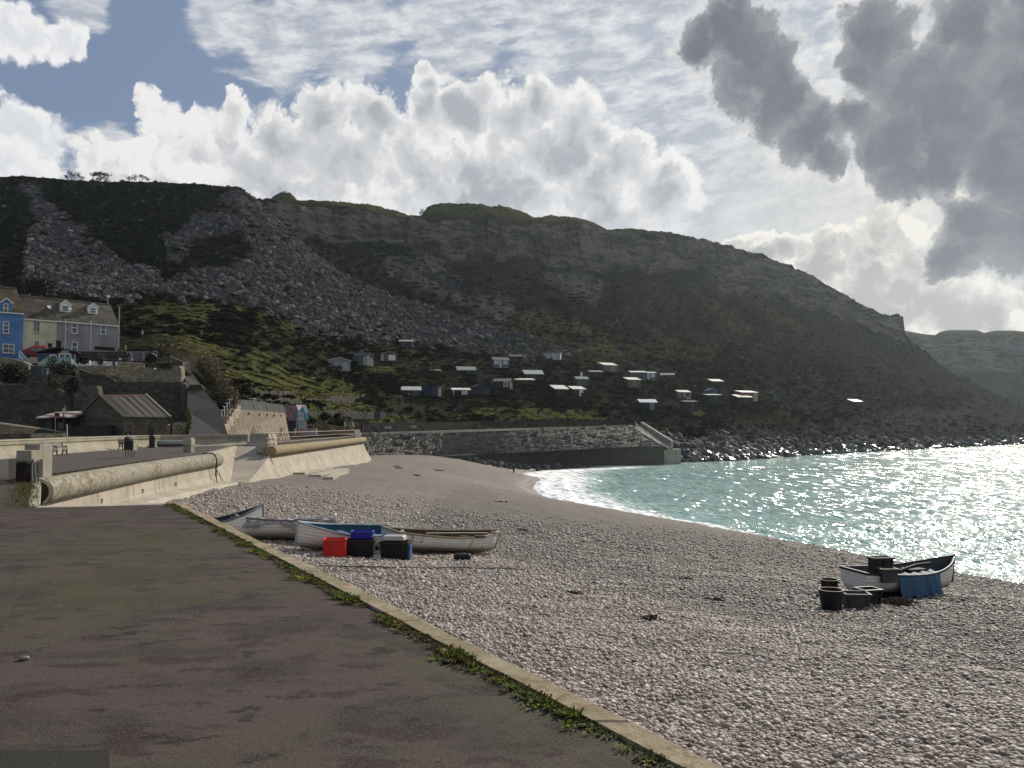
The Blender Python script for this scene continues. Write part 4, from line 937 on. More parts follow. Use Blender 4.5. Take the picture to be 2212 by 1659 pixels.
    for s0, s1, y0, y1 in ((b0, bm, 914, 910.5), (bm, b1, 910.5, 907.5)):
        h0 = at(0, y0, s0.y).z - s0.z; h1 = at(0, y1, s1.y).z - s1.z
        mb.extr([s0 - b0 + Vector((0, 0, -.6)), s1 - b0 + Vector((0, 0, -.6)), s1 - b0 + Vector((0, 0, h1)), s0 - b0 + Vector((0, 0, h0))], (-.3, .5, 0))
    mb.build('wall_face', stone_mat('dark terrace stone', (.055, .052, .045), 1.2, .5), t)
build_revetment()

# ---------------------------------------------------------------- people, benches, bins
SKIN = mat('skin', (.42, .25, .18), .6, bump=.05)
def skin_body(name, edges, m, parent, root=0, sub=2):
    """edges: {key: (pos, radius)}, list of (key, key)"""
    nodes, links = edges; ks = list(nodes); me = bpy.data.meshes.new(name)
    me.from_pydata([nodes[k][0] for k in ks], [(ks.index(a), ks.index(b)) for a, b in links], [])
    o = link(bpy.data.objects.new(name, me), parent); me.materials.append(m)
    o.modifiers.new('skin', 'SKIN'); 
    sv = me.skin_vertices[0].data
    for i, k in enumerate(ks):
        r = nodes[k][1]; sv[i].radius = (r, r) if not hasattr(r, '__len__') else r; sv[i].use_root = (i == root)
    s = o.modifiers.new('sub', 'SUBSURF'); s.levels = sub; s.render_levels = sub
    me.polygons.foreach_set('use_smooth', np.ones(len(me.polygons), dtype=bool))
    return o
def person(loc, rz, label, top, legs, pose='stand', hair=(.03, .025, .02), group=None, h=1.72):
    t = empty('person', loc, rz, label, 'person', group); k = h / 1.72
    if pose == 'sit':
        hip, knee, foot = (0, 0, .50), (-.44, .50), (-.46, .07); chest, neck, head = (0, .06, .95), (0, .04, 1.12), (0, .0, 1.28)
    else:
        hip, chest, neck, head = (0, 0, .92), (0, .01, 1.28), (0, .0, 1.45), (0, -.02, 1.60)
    N, Lk = {}, []
    N['pelvis'] = (hip, .145); N['waist'] = ((0, hip[1] + .02, (hip[2] + chest[2]) / 2), .125); N['chest'] = (chest, .155); N['neck'] = (neck, .055); N['jaw'] = ((head[0], head[1] - .02, head[2] - .06), .075); N['head'] = (head, .092); N['crown'] = ((head[0], head[1] + .01, head[2] + .07), .075); N['nose'] = ((head[0], head[1] - .105, head[2] - .02), .018)
    Lk += [('pelvis', 'waist'), ('waist', 'chest'), ('chest', 'neck'), ('neck', 'jaw'), ('jaw', 'head'), ('head', 'crown'), ('head', 'nose')]
    for s, sg in (('l', 1), ('r', -1)):
        N['sh' + s] = ((sg * .19, chest[1], chest[2] + .08), .075)
        if pose == 'sit':
            N['el' + s] = ((sg * .25, chest[1] - .10, chest[2] - .22), .055); N['wr' + s] = ((sg * .14, -.32, .62), .038); N['ha' + s] = ((sg * .10, -.40, .61), .036)
            N['hp' + s] = ((sg * .10, -.03, .50), .105); N['kn' + s] = ((sg * .12, -.46, .50), .068); N['an' + s] = ((sg * .12, -.47, .09), .045); N['to' + s] = ((sg * .13, -.62, .05), .04)
        else:
            st = .10 * sg if pose == 'walk' else .02 * sg
            N['el' + s] = ((sg * .245, chest[1] + .03 + st, chest[2] - .24), .055); N['wr' + s] = ((sg * .235, chest[1] - .05 + st, chest[2] - .48), .038); N['ha' + s] = ((sg * .225, chest[1] - .08 + st, chest[2] - .60), .036)
            N['hp' + s] = ((sg * .095, 0, .86), .105); N['kn' + s] = ((sg * .10, -.04 - st, .48), .070); N['an' + s] = ((sg * .10, .02 - st * 1.6, .08), .045); N['to' + s] = ((sg * .11, -.13 - st * 1.6, .04), .04)
        Lk += [('chest', 'sh' + s), ('sh' + s, 'el' + s), ('el' + s, 'wr' + s), ('wr' + s, 'ha' + s), ('pelvis', 'hp' + s), ('hp' + s, 'kn' + s), ('kn' + s, 'an' + s), ('an' + s, 'to' + s)]
    sc_ = {a: (tuple(c * k for c in p), r * k) for a, (p, r) in N.items()}
    skin_body('body', (sc_, Lk), SKIN, t)
    jk = {a: (sc_[a][0], sc_[a][1] * 1.2 + .008) for a in ('pelvis', 'waist', 'chest', 'shl', 'shr', 'ell', 'elr', 'wrl', 'wrr')}
    jk['col'] = (tuple(c * k for c in (neck[0], neck[1], neck[2] - .05)), .085 * k)
    skin_body('jacket', (jk, [('pelvis', 'waist'), ('waist', 'chest'), ('chest', 'col'), ('chest', 'shl'), ('chest', 'shr'), ('shl', 'ell'), ('shr', 'elr'), ('ell', 'wrl'), ('elr', 'wrr')]), top, t)
    tr = {a: (sc_[a][0], sc_[a][1] * 1.12 + .008) for a in ('pelvis', 'hpl', 'hpr', 'knl', 'knr', 'anl', 'anr')}
    skin_body('trousers', (tr, [('pelvis', 'hpl'), ('pelvis', 'hpr'), ('hpl', 'knl'), ('hpr', 'knr'), ('knl', 'anl'), ('knr', 'anr')]), legs, t)
    hr = {'a': (tuple(c * k for c in (head[0], head[1] + .03, head[2] + .03)), .098 * k), 'b': (tuple(c * k for c in (head[0], head[1] + .03, head[2] + .09)), .075 * k)}
    skin_body('hair', (hr, [('a', 'b')]), mat('hair %.2f' % hair[0], hair, .8), t)
    for s in (1, -1):
        mb = MB(); mb.box(tuple(c * k for c in ((s * .12, -.53, .045) if pose == 'sit' else (s * .105, -.05 - (.16 * s if pose == 'walk' else .03 * s), .045))), (.10, .27, .09)); mb.build('shoe', BLACKIRON, t, bevel=.02)
    return t
DARKCLOTH = mat('dark cloth', (.018, .018, .022), .9); NAVY = mat('navy cloth', (.02, .025, .05), .9); GREYCLOTH = mat('grey cloth', (.10, .10, .105), .9)
WOODW = mat('pale bench slats', (.55, .52, .46), .7); WOODB = mat('brown wood', (.13, .075, .04), .8, var=.35)
def bench(loc, rz, label, group='benches along the promenade', slat=None):
    t = empty('bench', loc, rz, label, 'bench', group)
    for nm, pts in (('seat', [(-.10 - .105 * k, .42) for k in range(4)]), ('backrest', [(.03 + .035 * k, .53 + .105 * k) for k in range(4)])):
        mb = MB()
        for y, z in pts: mb.box((0, y, z), (1.5, .085, .03) if nm == 'seat' else (1.5, .03, .08))
        mb.build(nm, slat or WOODW, t, bevel=.006)
    for x in (-.72, .0, .72):
        mb = MB(); mb.tube([(x, -.45, 0), (x, -.40, .22), (x, -.44, .40), (x, -.40, .60), (x, -.05, .62)], .04, 6); mb.tube([(x, .12, 0), (x, .02, .25), (x, .02, .42), (x, .15, .90)], .042, 6); mb.tube([(x, -.42, .40), (x, .03, .40)], .022, 6)
        mb.tube([(x, -.42 + .25 * (1 - math.cos(a)) , .05 + .28 * math.sin(a)) for a in [i * math.pi / 8 for i in range(9)]], .032, 6); mb.tube([(x, -.2 + .09 * math.cos(a), .50 + .07 * math.sin(a)) for a in [i * math.pi / 4 for i in range(9)]], .015, 6)
        mb.build('leg', BLACKIRON, t)
    return t
bp_ = at_z(108, 984, 0)
bench(bp_ + Vector((.1, .2, 0)), R(62), 'empty black iron bench with pale slats by the parapet, near the gate posts')
b2 = at_z(266, 971, 0)
bench(b2 + Vector((.25, .1, 0)), R(62), 'dark slatted bench under the seated man in black', slat=WOODB)
person(b2 + Vector((.4, -.05, -.02)), R(62), 'man in a black jacket sitting on the dark bench by the parapet', DARKCLOTH, NAVY, 'sit', hair=(.22, .2, .18))
# notice board with a gull on it
ib = at_z(280.5, 989, 0)
t = empty('notice_board', ib, R(-6), 'dark box shaped notice board on four thin legs behind the bullnose coping', 'notice board')
for x in (-.30, -.12, .10, .28):
    mb = MB(); mb.box((x, 0, .26), (.035, .035, .52)); mb.build('leg', BLACKIRON, t)
mb = MB(); mb.box((0, 0, .80), (.62, .40, .60)); mb.build('board', BLACKIRON, t, bevel=.01)
mb = MB(); mb.box((.325, .02, .79), (.03, .42, .62)); mb.build('side_panel', PALE, t)
def gull(loc, rz, label):
    t = empty('gull', loc, rz, label, 'gull')
    N = {'body': ((0, 0, .17), .10), 'breast': ((0, -.11, .20), .095), 'neck': ((0, -.17, .27), .055), 'head': ((0, -.20, .345), .05), 'rump': ((0, .13, .16), .07), 'tail': ((0, .27, .16), .025)}
    skin_body('body', (N, [('body', 'breast'), ('breast', 'neck'), ('neck', 'head'), ('body', 'rump'), ('rump', 'tail')]), WHITE, t)
    for s in (1, -1):
        W = {'a': ((s * .085, -.06, .21), .035), 'b': ((s * .10, .08, .20), .05), 'c': ((s * .06, .25, .18), .025), 'd': ((s * .02, .36, .18), .01)}
        skin_body('wing', (W, [('a', 'b'), ('b', 'c'), ('c', 'd')]), mat('gull grey', (.30, .31, .33), .7), t)
        mb = MB(); mb.tube([(s * .03, 0, .09), (s * .03, .0, .0)], .008, 5); mb.build('leg', mat('gull pink', (.5, .3, .22), .6), t)
    mb = MB(); mb.tube([(0, -.245, .34), (0, -.30, .33)], [.014, .004], 6); mb.build('beak', mat('gull yellow', (.6, .4, .05), .5), t)
gull(ib + Vector((.02, .05, 1.1)), R(50), 'white gull with grey wings standing on the dark notice board')
# litter bin
lb = at_z(328, 967, 0)
t = empty('litter_bin', lb, R(20), 'black round litter bin with a domed top against the parapet wall', 'litter bin')
mb = MB(); mb.lathe([(.0, .0), (.27, .0), (.27, .08), (.26, .09), (.26, .86), (.28, .88), (.28, .94)], 20); mb.build('body', BLACKIRON, t, smooth=False)
mb = MB(); mb.lathe([(.28, .95), (.30, 1.0), (.30, 1.06), (.22, 1.16), (.0, 1.2)], 20); mb.build('dome', BLACKIRON, t)
mb = MB(); mb.tube([(.30, -.1, .1), (.31, -.1, .98)], .03, 6); mb.build('side_post', GALV, t)

# ---------------------------------------------------------------- walls of the village
def slab(name, label, tops, zbot, thick, m, cat='wall', group=None, back=(0, 1), cope=None, kind='thing'):
    """wall whose top edge is seen through pixels (x, y) at distance d"""
    T = [at(*q) for q in tops]; O = Vector((T[0].x, T[0].y, zbot))
    t = empty(name, O, 0, label, cat, group); bk = Vector((back[0] * thick, back[1] * thick, 0)); mb = MB()
    for a, b_ in zip(T, T[1:]):
        mb.extr([Vector((a.x, a.y, zbot)) - O, Vector((b_.x, b_.y, zbot)) - O, b_ - O, a - O], bk)
    mb.build('wall_face', m, t)
    if cope:
        mb = MB()
        for a, b_ in zip(T, T[1:]):
            u = Vector((0, 0, .003)); f = -bk.normalized() * .05
            mb.extr([a - O + u + f, b_ - O + u + f, b_ - O + u + f + Vector((0, 0, .13)), a - O + u + f + Vector((0, 0, .13))], bk + bk.normalized() * .1)
        mb.build('coping', cope, t)
    return t
TAN = stone_mat('tan wall stone', (.34, .29, .185), .5, .24, .5, .5, .25); DKST = stone_mat('dark wall stone', (.082, .073, .057), .75, .34, .45, .35, .35); MID = stone_mat('grey green wall stone', (.110, .10, .078), .6, .30, .45, .4, .3); RUB = stone_mat('rubble wall stone', (.30, .265, .19), .34, .19, .6, .4, .2)
z1 = lambda x, y, d: (x / 4.032, 603.5 + y / 4.032, d)
z2 = lambda x, y, d: (x / 8.4, 779 + y / 8.4, d)
z3 = lambda x, y, d: (208.5 + x / 8.172, 740.6 + y / 8.172, d)
slab('retaining_wall', 'tall dark stone retaining wall behind the corrugated roofed shed', [z3(-300, 470, 106), z3(-20, 565, 106), z3(150, 560, 106), z3(330, 680, 106), z3(1380, 690, 107.5), z3(1545, 684, 108)], -.4, 3.0, DKST, 'retaining wall')
slab('retaining_wall', 'tan stone garden wall topped by white planters below the houses', [z2(1370, 95, 109.2), z2(2110, 95, 110), z3(345, 345, 110)], 5.5, 1.2, TAN, 'retaining wall', cope=WHITE)
slab('retaining_wall', 'tan stone wall with a pale coping below the parked motorbike', [z3(352, 350, 110), z3(780, 362, 110.6)], 5.5, 1.2, TAN, 'retaining wall', cope=PALE)
slab('retaining_wall', 'rough rubble stone wall below the grey summerhouse', [z3(785, 430, 110.4), z3(985, 425, 110.6), z3(1020, 470, 110.6), z3(1180, 420, 110.8), z3(1460, 405, 111), z3(1500, 470, 111)], 5.0, 1.2, RUB, 'retaining wall')
slab('retaining_wall', 'low tan wall at the head of the stepped path', [z3(980, 240, 116), z3(1290, 235, 117), z3(1520, 330, 118)], 6, .8, MID, 'retaining wall')
slab('stone_pier', 'tall stone pier ending the dark retaining wall by the stepped path', [z3(1490, 700, 106.6), z3(1590, 740, 106.8)], -.3, 1.6, MID, 'pier')
slab('retaining_wall', 'dark lower step of wall right of the shed roof', [z3(1150, 1170, 100), z3(1590, 1175, 101)], -.3, 1.2, DKST, 'retaining wall')
slab('stone_wall', 'sunlit tan stone wall stub beside the leafy bush at the path foot', [z3(1340, 1405, 95), z3(1600, 1395, 96)], -.2, .7, RUB, 'wall')
slab('stone_wall', 'narrow pale stone gate pier beside the shed', [z3(1215, 1430, 94.5), z3(1270, 1430, 94.6)], -.2, .6, RUB, 'wall')
# left side terraces
slab('garden_wall', 'stepped pale rendered garden wall below the blue house', [z2(-200, -70, 106), z2(60, -60, 106), z2(230, -30, 106), z2(430, 20, 106.3), z2(520, 70, 106.5)], 5, 1.0, concrete_mat('garden render', (.22, .20, .14), lich=.3, streak=.4), 'wall')
slab('garden_wall', 'dark stone terrace wall under the greenhouse', [z2(500, 265, 104), z2(880, 268, 104), z2(885, 225, 104.2), z2(1210, 262, 104.4), z2(1380, 300, 104.6), z2(1450, 350, 104.8)], 2, 2.0, MID, 'wall')
slab('garden_wall', 'long dark stone wall with a slatted gate, left of the shed', [z2(-300, 430, 101), z2(640, 445, 101), z2(860, 470, 101), z2(1000, 510, 101), z2(1100, 600, 101), z2(1250, 720, 101)], -.2, 1.6, DKST, 'wall')
slab('garden_wall', 'dark rendered wall left of the shed gable', [z2(1340, 460, 102), z2(1760, 455, 102), z2(1790, 610, 102)], -.2, 1.2, MID, 'wall')
slab('yard_wall', 'sloping capped stone wall at far left behind the parapet', [z2(-300, 1120, 78), z2(0, 1150, 80), z2(1140, 1305, 88)], -.2, .5, DKST, 'wall', cope=mat('cope stone', (.20, .18, .13), .9))
slab('yard_wall', 'low dark stone wall in front of the sloping capped wall', [z2(-200, 1335, 72), z2(560, 1325, 74), z2(1150, 1310, 78)], -.2, .5, MID, 'wall')
slab('slatted_gate', 'dark timber slatted gate on the long terrace wall', [z2(350, 610, 100.6), z2(740, 620, 100.6)], at(*z2(350, 720, 100.6)).z, .1, mat('gate timber', (.075, .065, .055), .9), 'gate')
slab('corrugated_fence', 'green corrugated metal sheeting at far left', [z2(-200, 1060, 92), z2(60, 1090, 92), z2(430, 1120, 93)], -.2, .1, mat('green metal', (.012, .06, .045), .6), 'fence')
# ---------------------------------------------------------------- path
def build_path():
    lf = [z3(1500, 330, 125), z3(1500, 520, 116), z3(1600, 700, 110), z3(1600, 850, 106), z3(1600, 1200, 100), z3(1640, 1700, 92)]
    rt_ = [z3(1640, 330, 125), z3(1680, 520, 116), z3(1830, 730, 110), z3(1900, 840, 106), z3(2160, 1150, 101), z3(2350, 1700, 94)]
    mb = MB(); mb.loft([[at(*a), at(*b_), at(*b_) + Vector((0, 0, -2)), at(*a) + Vector((0, 0, -2))] for a, b_ in zip(lf, rt_)])
    tag(mb.build('path', mat('path tarmac', (.060, .056, .054), .95, var=.25)), kind='structure')
    t = empty('path_steps', at(*z3(1700, 800, 107)), 0, 'three dark stone steps across the hillside path', 'steps')
    for k in range(3):
        a, b_ = at(*z3(1590, 830 - 34 * k, 106.2 + .9 * k)), at(*z3(1890 - 25 * k, 825 - 34 * k, 106.2 + .9 * k))
        mb = MB(); mb.extr([a - t.location, b_ - t.location, b_ - t.location + Vector((0, .9, 0)), a - t.location + Vector((0, .9, 0))], (0, 0, .16)); mb.build('step', DKST, t)
build_path()
# ---------------------------------------------------------------- stone shed with a corrugated roof
def build_shed():
    c0 = at(266.6, 899.7, 88); gl = at(171, 901, 92.5); c1 = at(362, 898, 92.5); r0 = at(217, 853.5, 90.4); r1 = at(311, 852, 94.8)
    t = empty('stone_shed', (c0.x, c0.y, 0), 0, 'stone shed with a rusty corrugated roof behind the parapet wall', 'shed'); O = t.location
    bk = gl + (c1 - c0); fl = lambda v, z=-.2: Vector((v.x, v.y, z)) - O
    ze = 3.05
    sm = stone_mat('shed stone', (.120, .108, .080), .62, .27, .4, .45, .2)
    mb = MB()
    def up(v, z): return Vector((v.x, v.y, z)) - O
    mb.add([fl(c0), fl(gl), up(gl, ze), up(r0, r0.z - .14), up(c0, ze)], [(0, 1, 2, 3, 4)]); mb.add([fl(c0), fl(c1), up(c1, ze), up(c0, ze)], [(0, 1, 2, 3)])
    mb.add([fl(c1), fl(bk), up(bk, ze), up(r1, r1.z - .14), up(c1, ze)], [(0, 1, 2, 3, 4)]); mb.add([fl(gl), fl(bk), up(bk, ze), up(gl, ze)], [(0, 1, 2, 3)])
    mb.build('wall', sm, t)
    # corrugated sheets: ribs run from ridge to eaves
    mb = MB(); n = 120
    cor, g, b = new_mat('corrugated roof'); p = g.coord('Object'); s_ = g.attr('along'); n1 = g.noise(p, .5, 4, .6); n2 = g.noise(p, 5, 4, .6)
    sheet = g.math('FRACT', s_ * 7.0); sh_i = g.math('FLOOR', s_ * 7.0); hh = g.math('FRACT', g.math('SINE', sh_i * 91.7) * 437.5)
    c = g.mix(hh, (.085, .080, .066), (.150, .130, .100)); c = g.mix(n1.step(.5, .7) * .5, c, (.12, .07, .055)); c = g.mix(n2.step(.55, .75) * .4, c, (.05, .045, .035)); c = g.mix(sheet.step(.05, .0) + sheet.step(.965, 1.0), c, (.22, .19, .13)); rg = g.attr('ridge'); c = g.mix((rg + (n2 - .5) * .05).step(.93, .97), c, (.22, .10, .06))
    setb(g, b, color=c, rough=.7, spec=.3)
    ov = (c0 - gl).normalized() * .25; al = (c1 - c0).normalized() * .2
    V, along, rid = [], [], []
    for i in range(n + 1):
        f = i / n; top = (r0 - al).lerp(r1 + al, f); bot = (c0 - al).lerp(c1 + al, f); bot.z = ze; bot += ov + Vector((0, 0, -.08)); w_ = .05 * math.sin(f * 2 * math.pi * 42)
        for k in range(9):
            V.append(top.lerp(bot, k / 8) - O + Vector((0, 0, w_ + .02))); along.append(f); rid.append(1 - k / 8)
    o = mesh_np('roof', np.array([tuple(v) for v in V]), grid_faces(n + 1, 9), cor, t); fattr(o, 'along', along); fattr(o, 'ridge', rid)
    so = o.modifiers.new('s', 'SOLIDIFY'); so.thickness = .05
    mb = MB(); mb.extr([r0 - al - O + Vector((0, 0, .03)), r1 + al - O + Vector((0, 0, .03)), up(bk, ze) + al - ov, up(gl, ze) - al - ov], (0, 0, -.08)); mb.build('rear_roof', cor, t)
    mb = MB(); a = r1 + al - O + Vector((0, 0, .06)); bb = up(c1, ze) + al + ov + Vector((0, 0, .02)); mb.span(a, bb, .22, .12); mb.build('verge_board', mat('verge', (.22, .20, .16), .8), t)
    ex, ey = (c1 - c0).normalized(), Vector(((c1 - c0).normalized().y, -(c1 - c0).normalized().x, 0))
    wl = (Vector((c1.x, c1.y, 0)) - Vector((c0.x, c0.y, 0)))
    def on(px_, d=0.0):
        u = (px_ - CX) / F; s_ = (u * c0.y - c0.x) / (wl.x - u * wl.y); return s_
    for nm, x0, x1, y0, y1, m in (('doorway', z3(520, 0, 0)[0], z3(625, 0, 0)[0], 1575, 1700, 'dark'), ('boarded_door', z3(745, 0, 0)[0], z3(860, 0, 0)[0], 1510, 1700, 'wood'), ('doorway', z3(925, 0, 0)[0], z3(1030, 0, 0)[0], 1490, 1700, 'dark')):
        s0, s1 = on(x0), on(x1); zt = at(0, 740.6 + y0 / 8.172, 90).z
        a, b_ = wl * s0, wl * s1; mb = MB(); mb.extr([a + Vector((0, 0, -.1)) + ey * .03, b_ + Vector((0, 0, -.1)) + ey * .03, b_ + Vector((0, 0, zt)) + ey * .03, a + Vector((0, 0, zt)) + ey * .03], -ey * .12)
        mb.build(nm, BLACKIRON if m == 'dark' else mat('old door wood', (.11, .085, .055), .9), t)
    mb = MB(); s0, s1 = on(z3(715, 0, 0)[0]), on(z3(865, 0, 0)[0]); z_ = at(0, 740.6 + 1485 / 8.172, 90).z; a, b_ = wl * s0 + ey * .035, wl * s1 + ey * .035; mb.extr([a + Vector((0, 0, z_)), b_ + Vector((0, 0, z_)), b_ + Vector((0, 0, z_ + .22)), a + Vector((0, 0, z_ + .22))], -ey * .1); mb.build('lintel', mat('lintel wood', (.12, .06, .04), .9), t)
build_shed()
def build_leanto():
    O = at(*z2(1000, 1400, 91)); O.z = 0
    t = empty('lean_to', O, 0, 'dark open lean-to with a striped pale roof left of the stone shed', 'lean-to')
    a, b_, c, d = at(*z2(650, 1028, 90)), at(*z2(1480, 975, 91)), at(*z2(1540, 905, 93)), at(*z2(1000, 935, 94))
    mb = MB(); mb.extr([v - O for v in (a, at(*z2(1330, 1015, 90)), b_, c, d)], (0, 0, -.12))
    m, g, b = new_mat('striped roof'); p = g.coord('Object'); x_, y_, z_ = g.sep(p); n = g.noise(p, 1.5, 4); w_ = g.math('FRACT', (x_ * .30 + y_ * .55 + n * .1)); cc = g.mix(w_.step(.45, .5), (.42, .40, .33), (.16, .07, .05)); cc = g.mix(n.step(.5, .7) * .6, cc, (.12, .11, .09)); setb(g, b, color=cc, rough=.8); mb.build('roof', m, t)
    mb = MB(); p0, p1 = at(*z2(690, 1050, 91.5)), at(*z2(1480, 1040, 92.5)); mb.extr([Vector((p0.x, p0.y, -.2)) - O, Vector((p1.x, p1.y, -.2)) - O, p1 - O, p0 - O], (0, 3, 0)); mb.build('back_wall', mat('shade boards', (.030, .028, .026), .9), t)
    for x0, x1, y0, y1, m in ((770, 850, 1090, 1240, (.015, .055, .035)), (850, 950, 1080, 1260, (.085, .075, .055)), (1050, 1140, 1120, 1235, (.14, .15, .16)), (1195, 1300, 1120, 1220, (.045, .045, .05))):
        q0, q1 = at(*z2(x0, y0, 91.4)), at(*z2(x1, y1, 91.4)); mb = MB(); mb.box(((q0 + q1) / 2 - O), (q1.x - q0.x, .12, q0.z - q1.z)); mb.build('board', mat('board %.3f' % m[0], m, .85), t)
build_leanto()
slab('store_shed', 'low dark flat roofed store in front of the shed gable', [z2(1190, 1230, 85), z2(1640, 1172, 86), z2(1980, 1170, 87.5)], -.2, 1.4, mat('store dark', (.028, .026, .025), .9), 'store')
def sign_post(loc, h, w_, hh, label, colour, text=False, plate_dark=True):
    t = empty('sign_post', loc, 0, label, 'sign'); mb = MB(); mb.tube([(0, 0, 0), (0, 0, h)], .05, 8); mb.build('post', mat('grey post', (.16, .16, .15), .6), t)
    mb = MB(); mb.box((0, -.06, h - hh / 2), (w_, .04, hh)); mb.build('plate', colour, t)
    return t
q = at(*z2(1030, 1440, 82)); q.z = 0
t = sign_post(q, at(*z2(1030, 950, 82)).z, .48, .36, 'grey pole with a small dark sign plate, left of the lantern', mat('dark sign', (.02, .022, .025), .5))
t.children[1].location.x = -.2
q = at(*z2(1228, 1450, 84)); q.z = 0
t = empty('leaning_pole', q, 0, 'short pale leaning pole in front of the dark store', 'pole'); mb = MB(); mb.span((0, 0, 0), (-.13, 0, 2.2), .11, .07); mb.build('pole_shaft', mat('pale timber', (.34, .32, .28), .8), t)
t = empty('hand_rail', at_z(z2(1350, 0, 0)[0], 951, 0), 0, 'thin grey tubular rail behind the parapet wall near the store', 'rail'); O = t.location
mb = MB(); a, b_ = at(*z2(1180, 1375, 84)) - O, at(*z2(1525, 1375, 85)) - O; mb.tube([a, b_], .03, 6); mb.tube([b_, Vector((b_.x, b_.y, 0))], .03, 6); mb.tube([a, Vector((a.x, a.y, 0))], .03, 6); mb.build('rail_tube', GALV, t)
def lantern_post(base, ztop, label, group='old lantern street lamps'):
    t = empty('street_lamp', base, 0, label, 'street lamp', group); h = ztop - base.z
    mb = MB(); mb.lathe([(.13, 0), (.13, .3), (.08, .4), (.055, .8), (.05, h - 1.05), (.08, h - 1.0), (.04, h - .92)], 10); mb.tube([(-.28, 0, h - 1.15), (.28, 0, h - 1.15)], .02, 6); mb.build('post', BLACKIRON, t)
    mb = MB(); mb.lathe([(.10, h - .92), (.19, h - .45)], 6, caps=True); mb.build('lamp_glass', mat('lamp glass', (.55, .56, .54), .25), t)
    mb = MB(); mb.lathe([(.24, h - .46), (.24, h - .42), (.08, h - .22), (.05, h - .18), (.03, h)], 6); mb.build('lamp_cap', BLACKIRON, t)
q = at(*z2(1145, 1450, 84)); q.z = 0
lantern_post(q, at(*z2(1140, 780, 84)).z, 'black lantern street lamp in front of the striped lean-to roof')
q = at(*z1(1237, 610, 122)); q.z = at(*z1(1237, 640, 122)).z
lantern_post(q, at(*z1(1237, 425, 122)).z, 'street lamp rising behind the grey summerhouse')
q = at(*z3(1195, 1650, 94)); q.z = 0
t = sign_post(q, at(*z3(1195, 1420, 93)).z, .62, .58, 'grey square sign on a post right of the shed', mat('grey sign', (.20, .21, .24), .5))
mb = MB(); mb.box((.02, -.08, t.children[0].dimensions.z * 0 + 1.75), (.24, .04, .4)); mb.build('small_plate', mat('pale sign', (.40, .42, .46), .5), t)
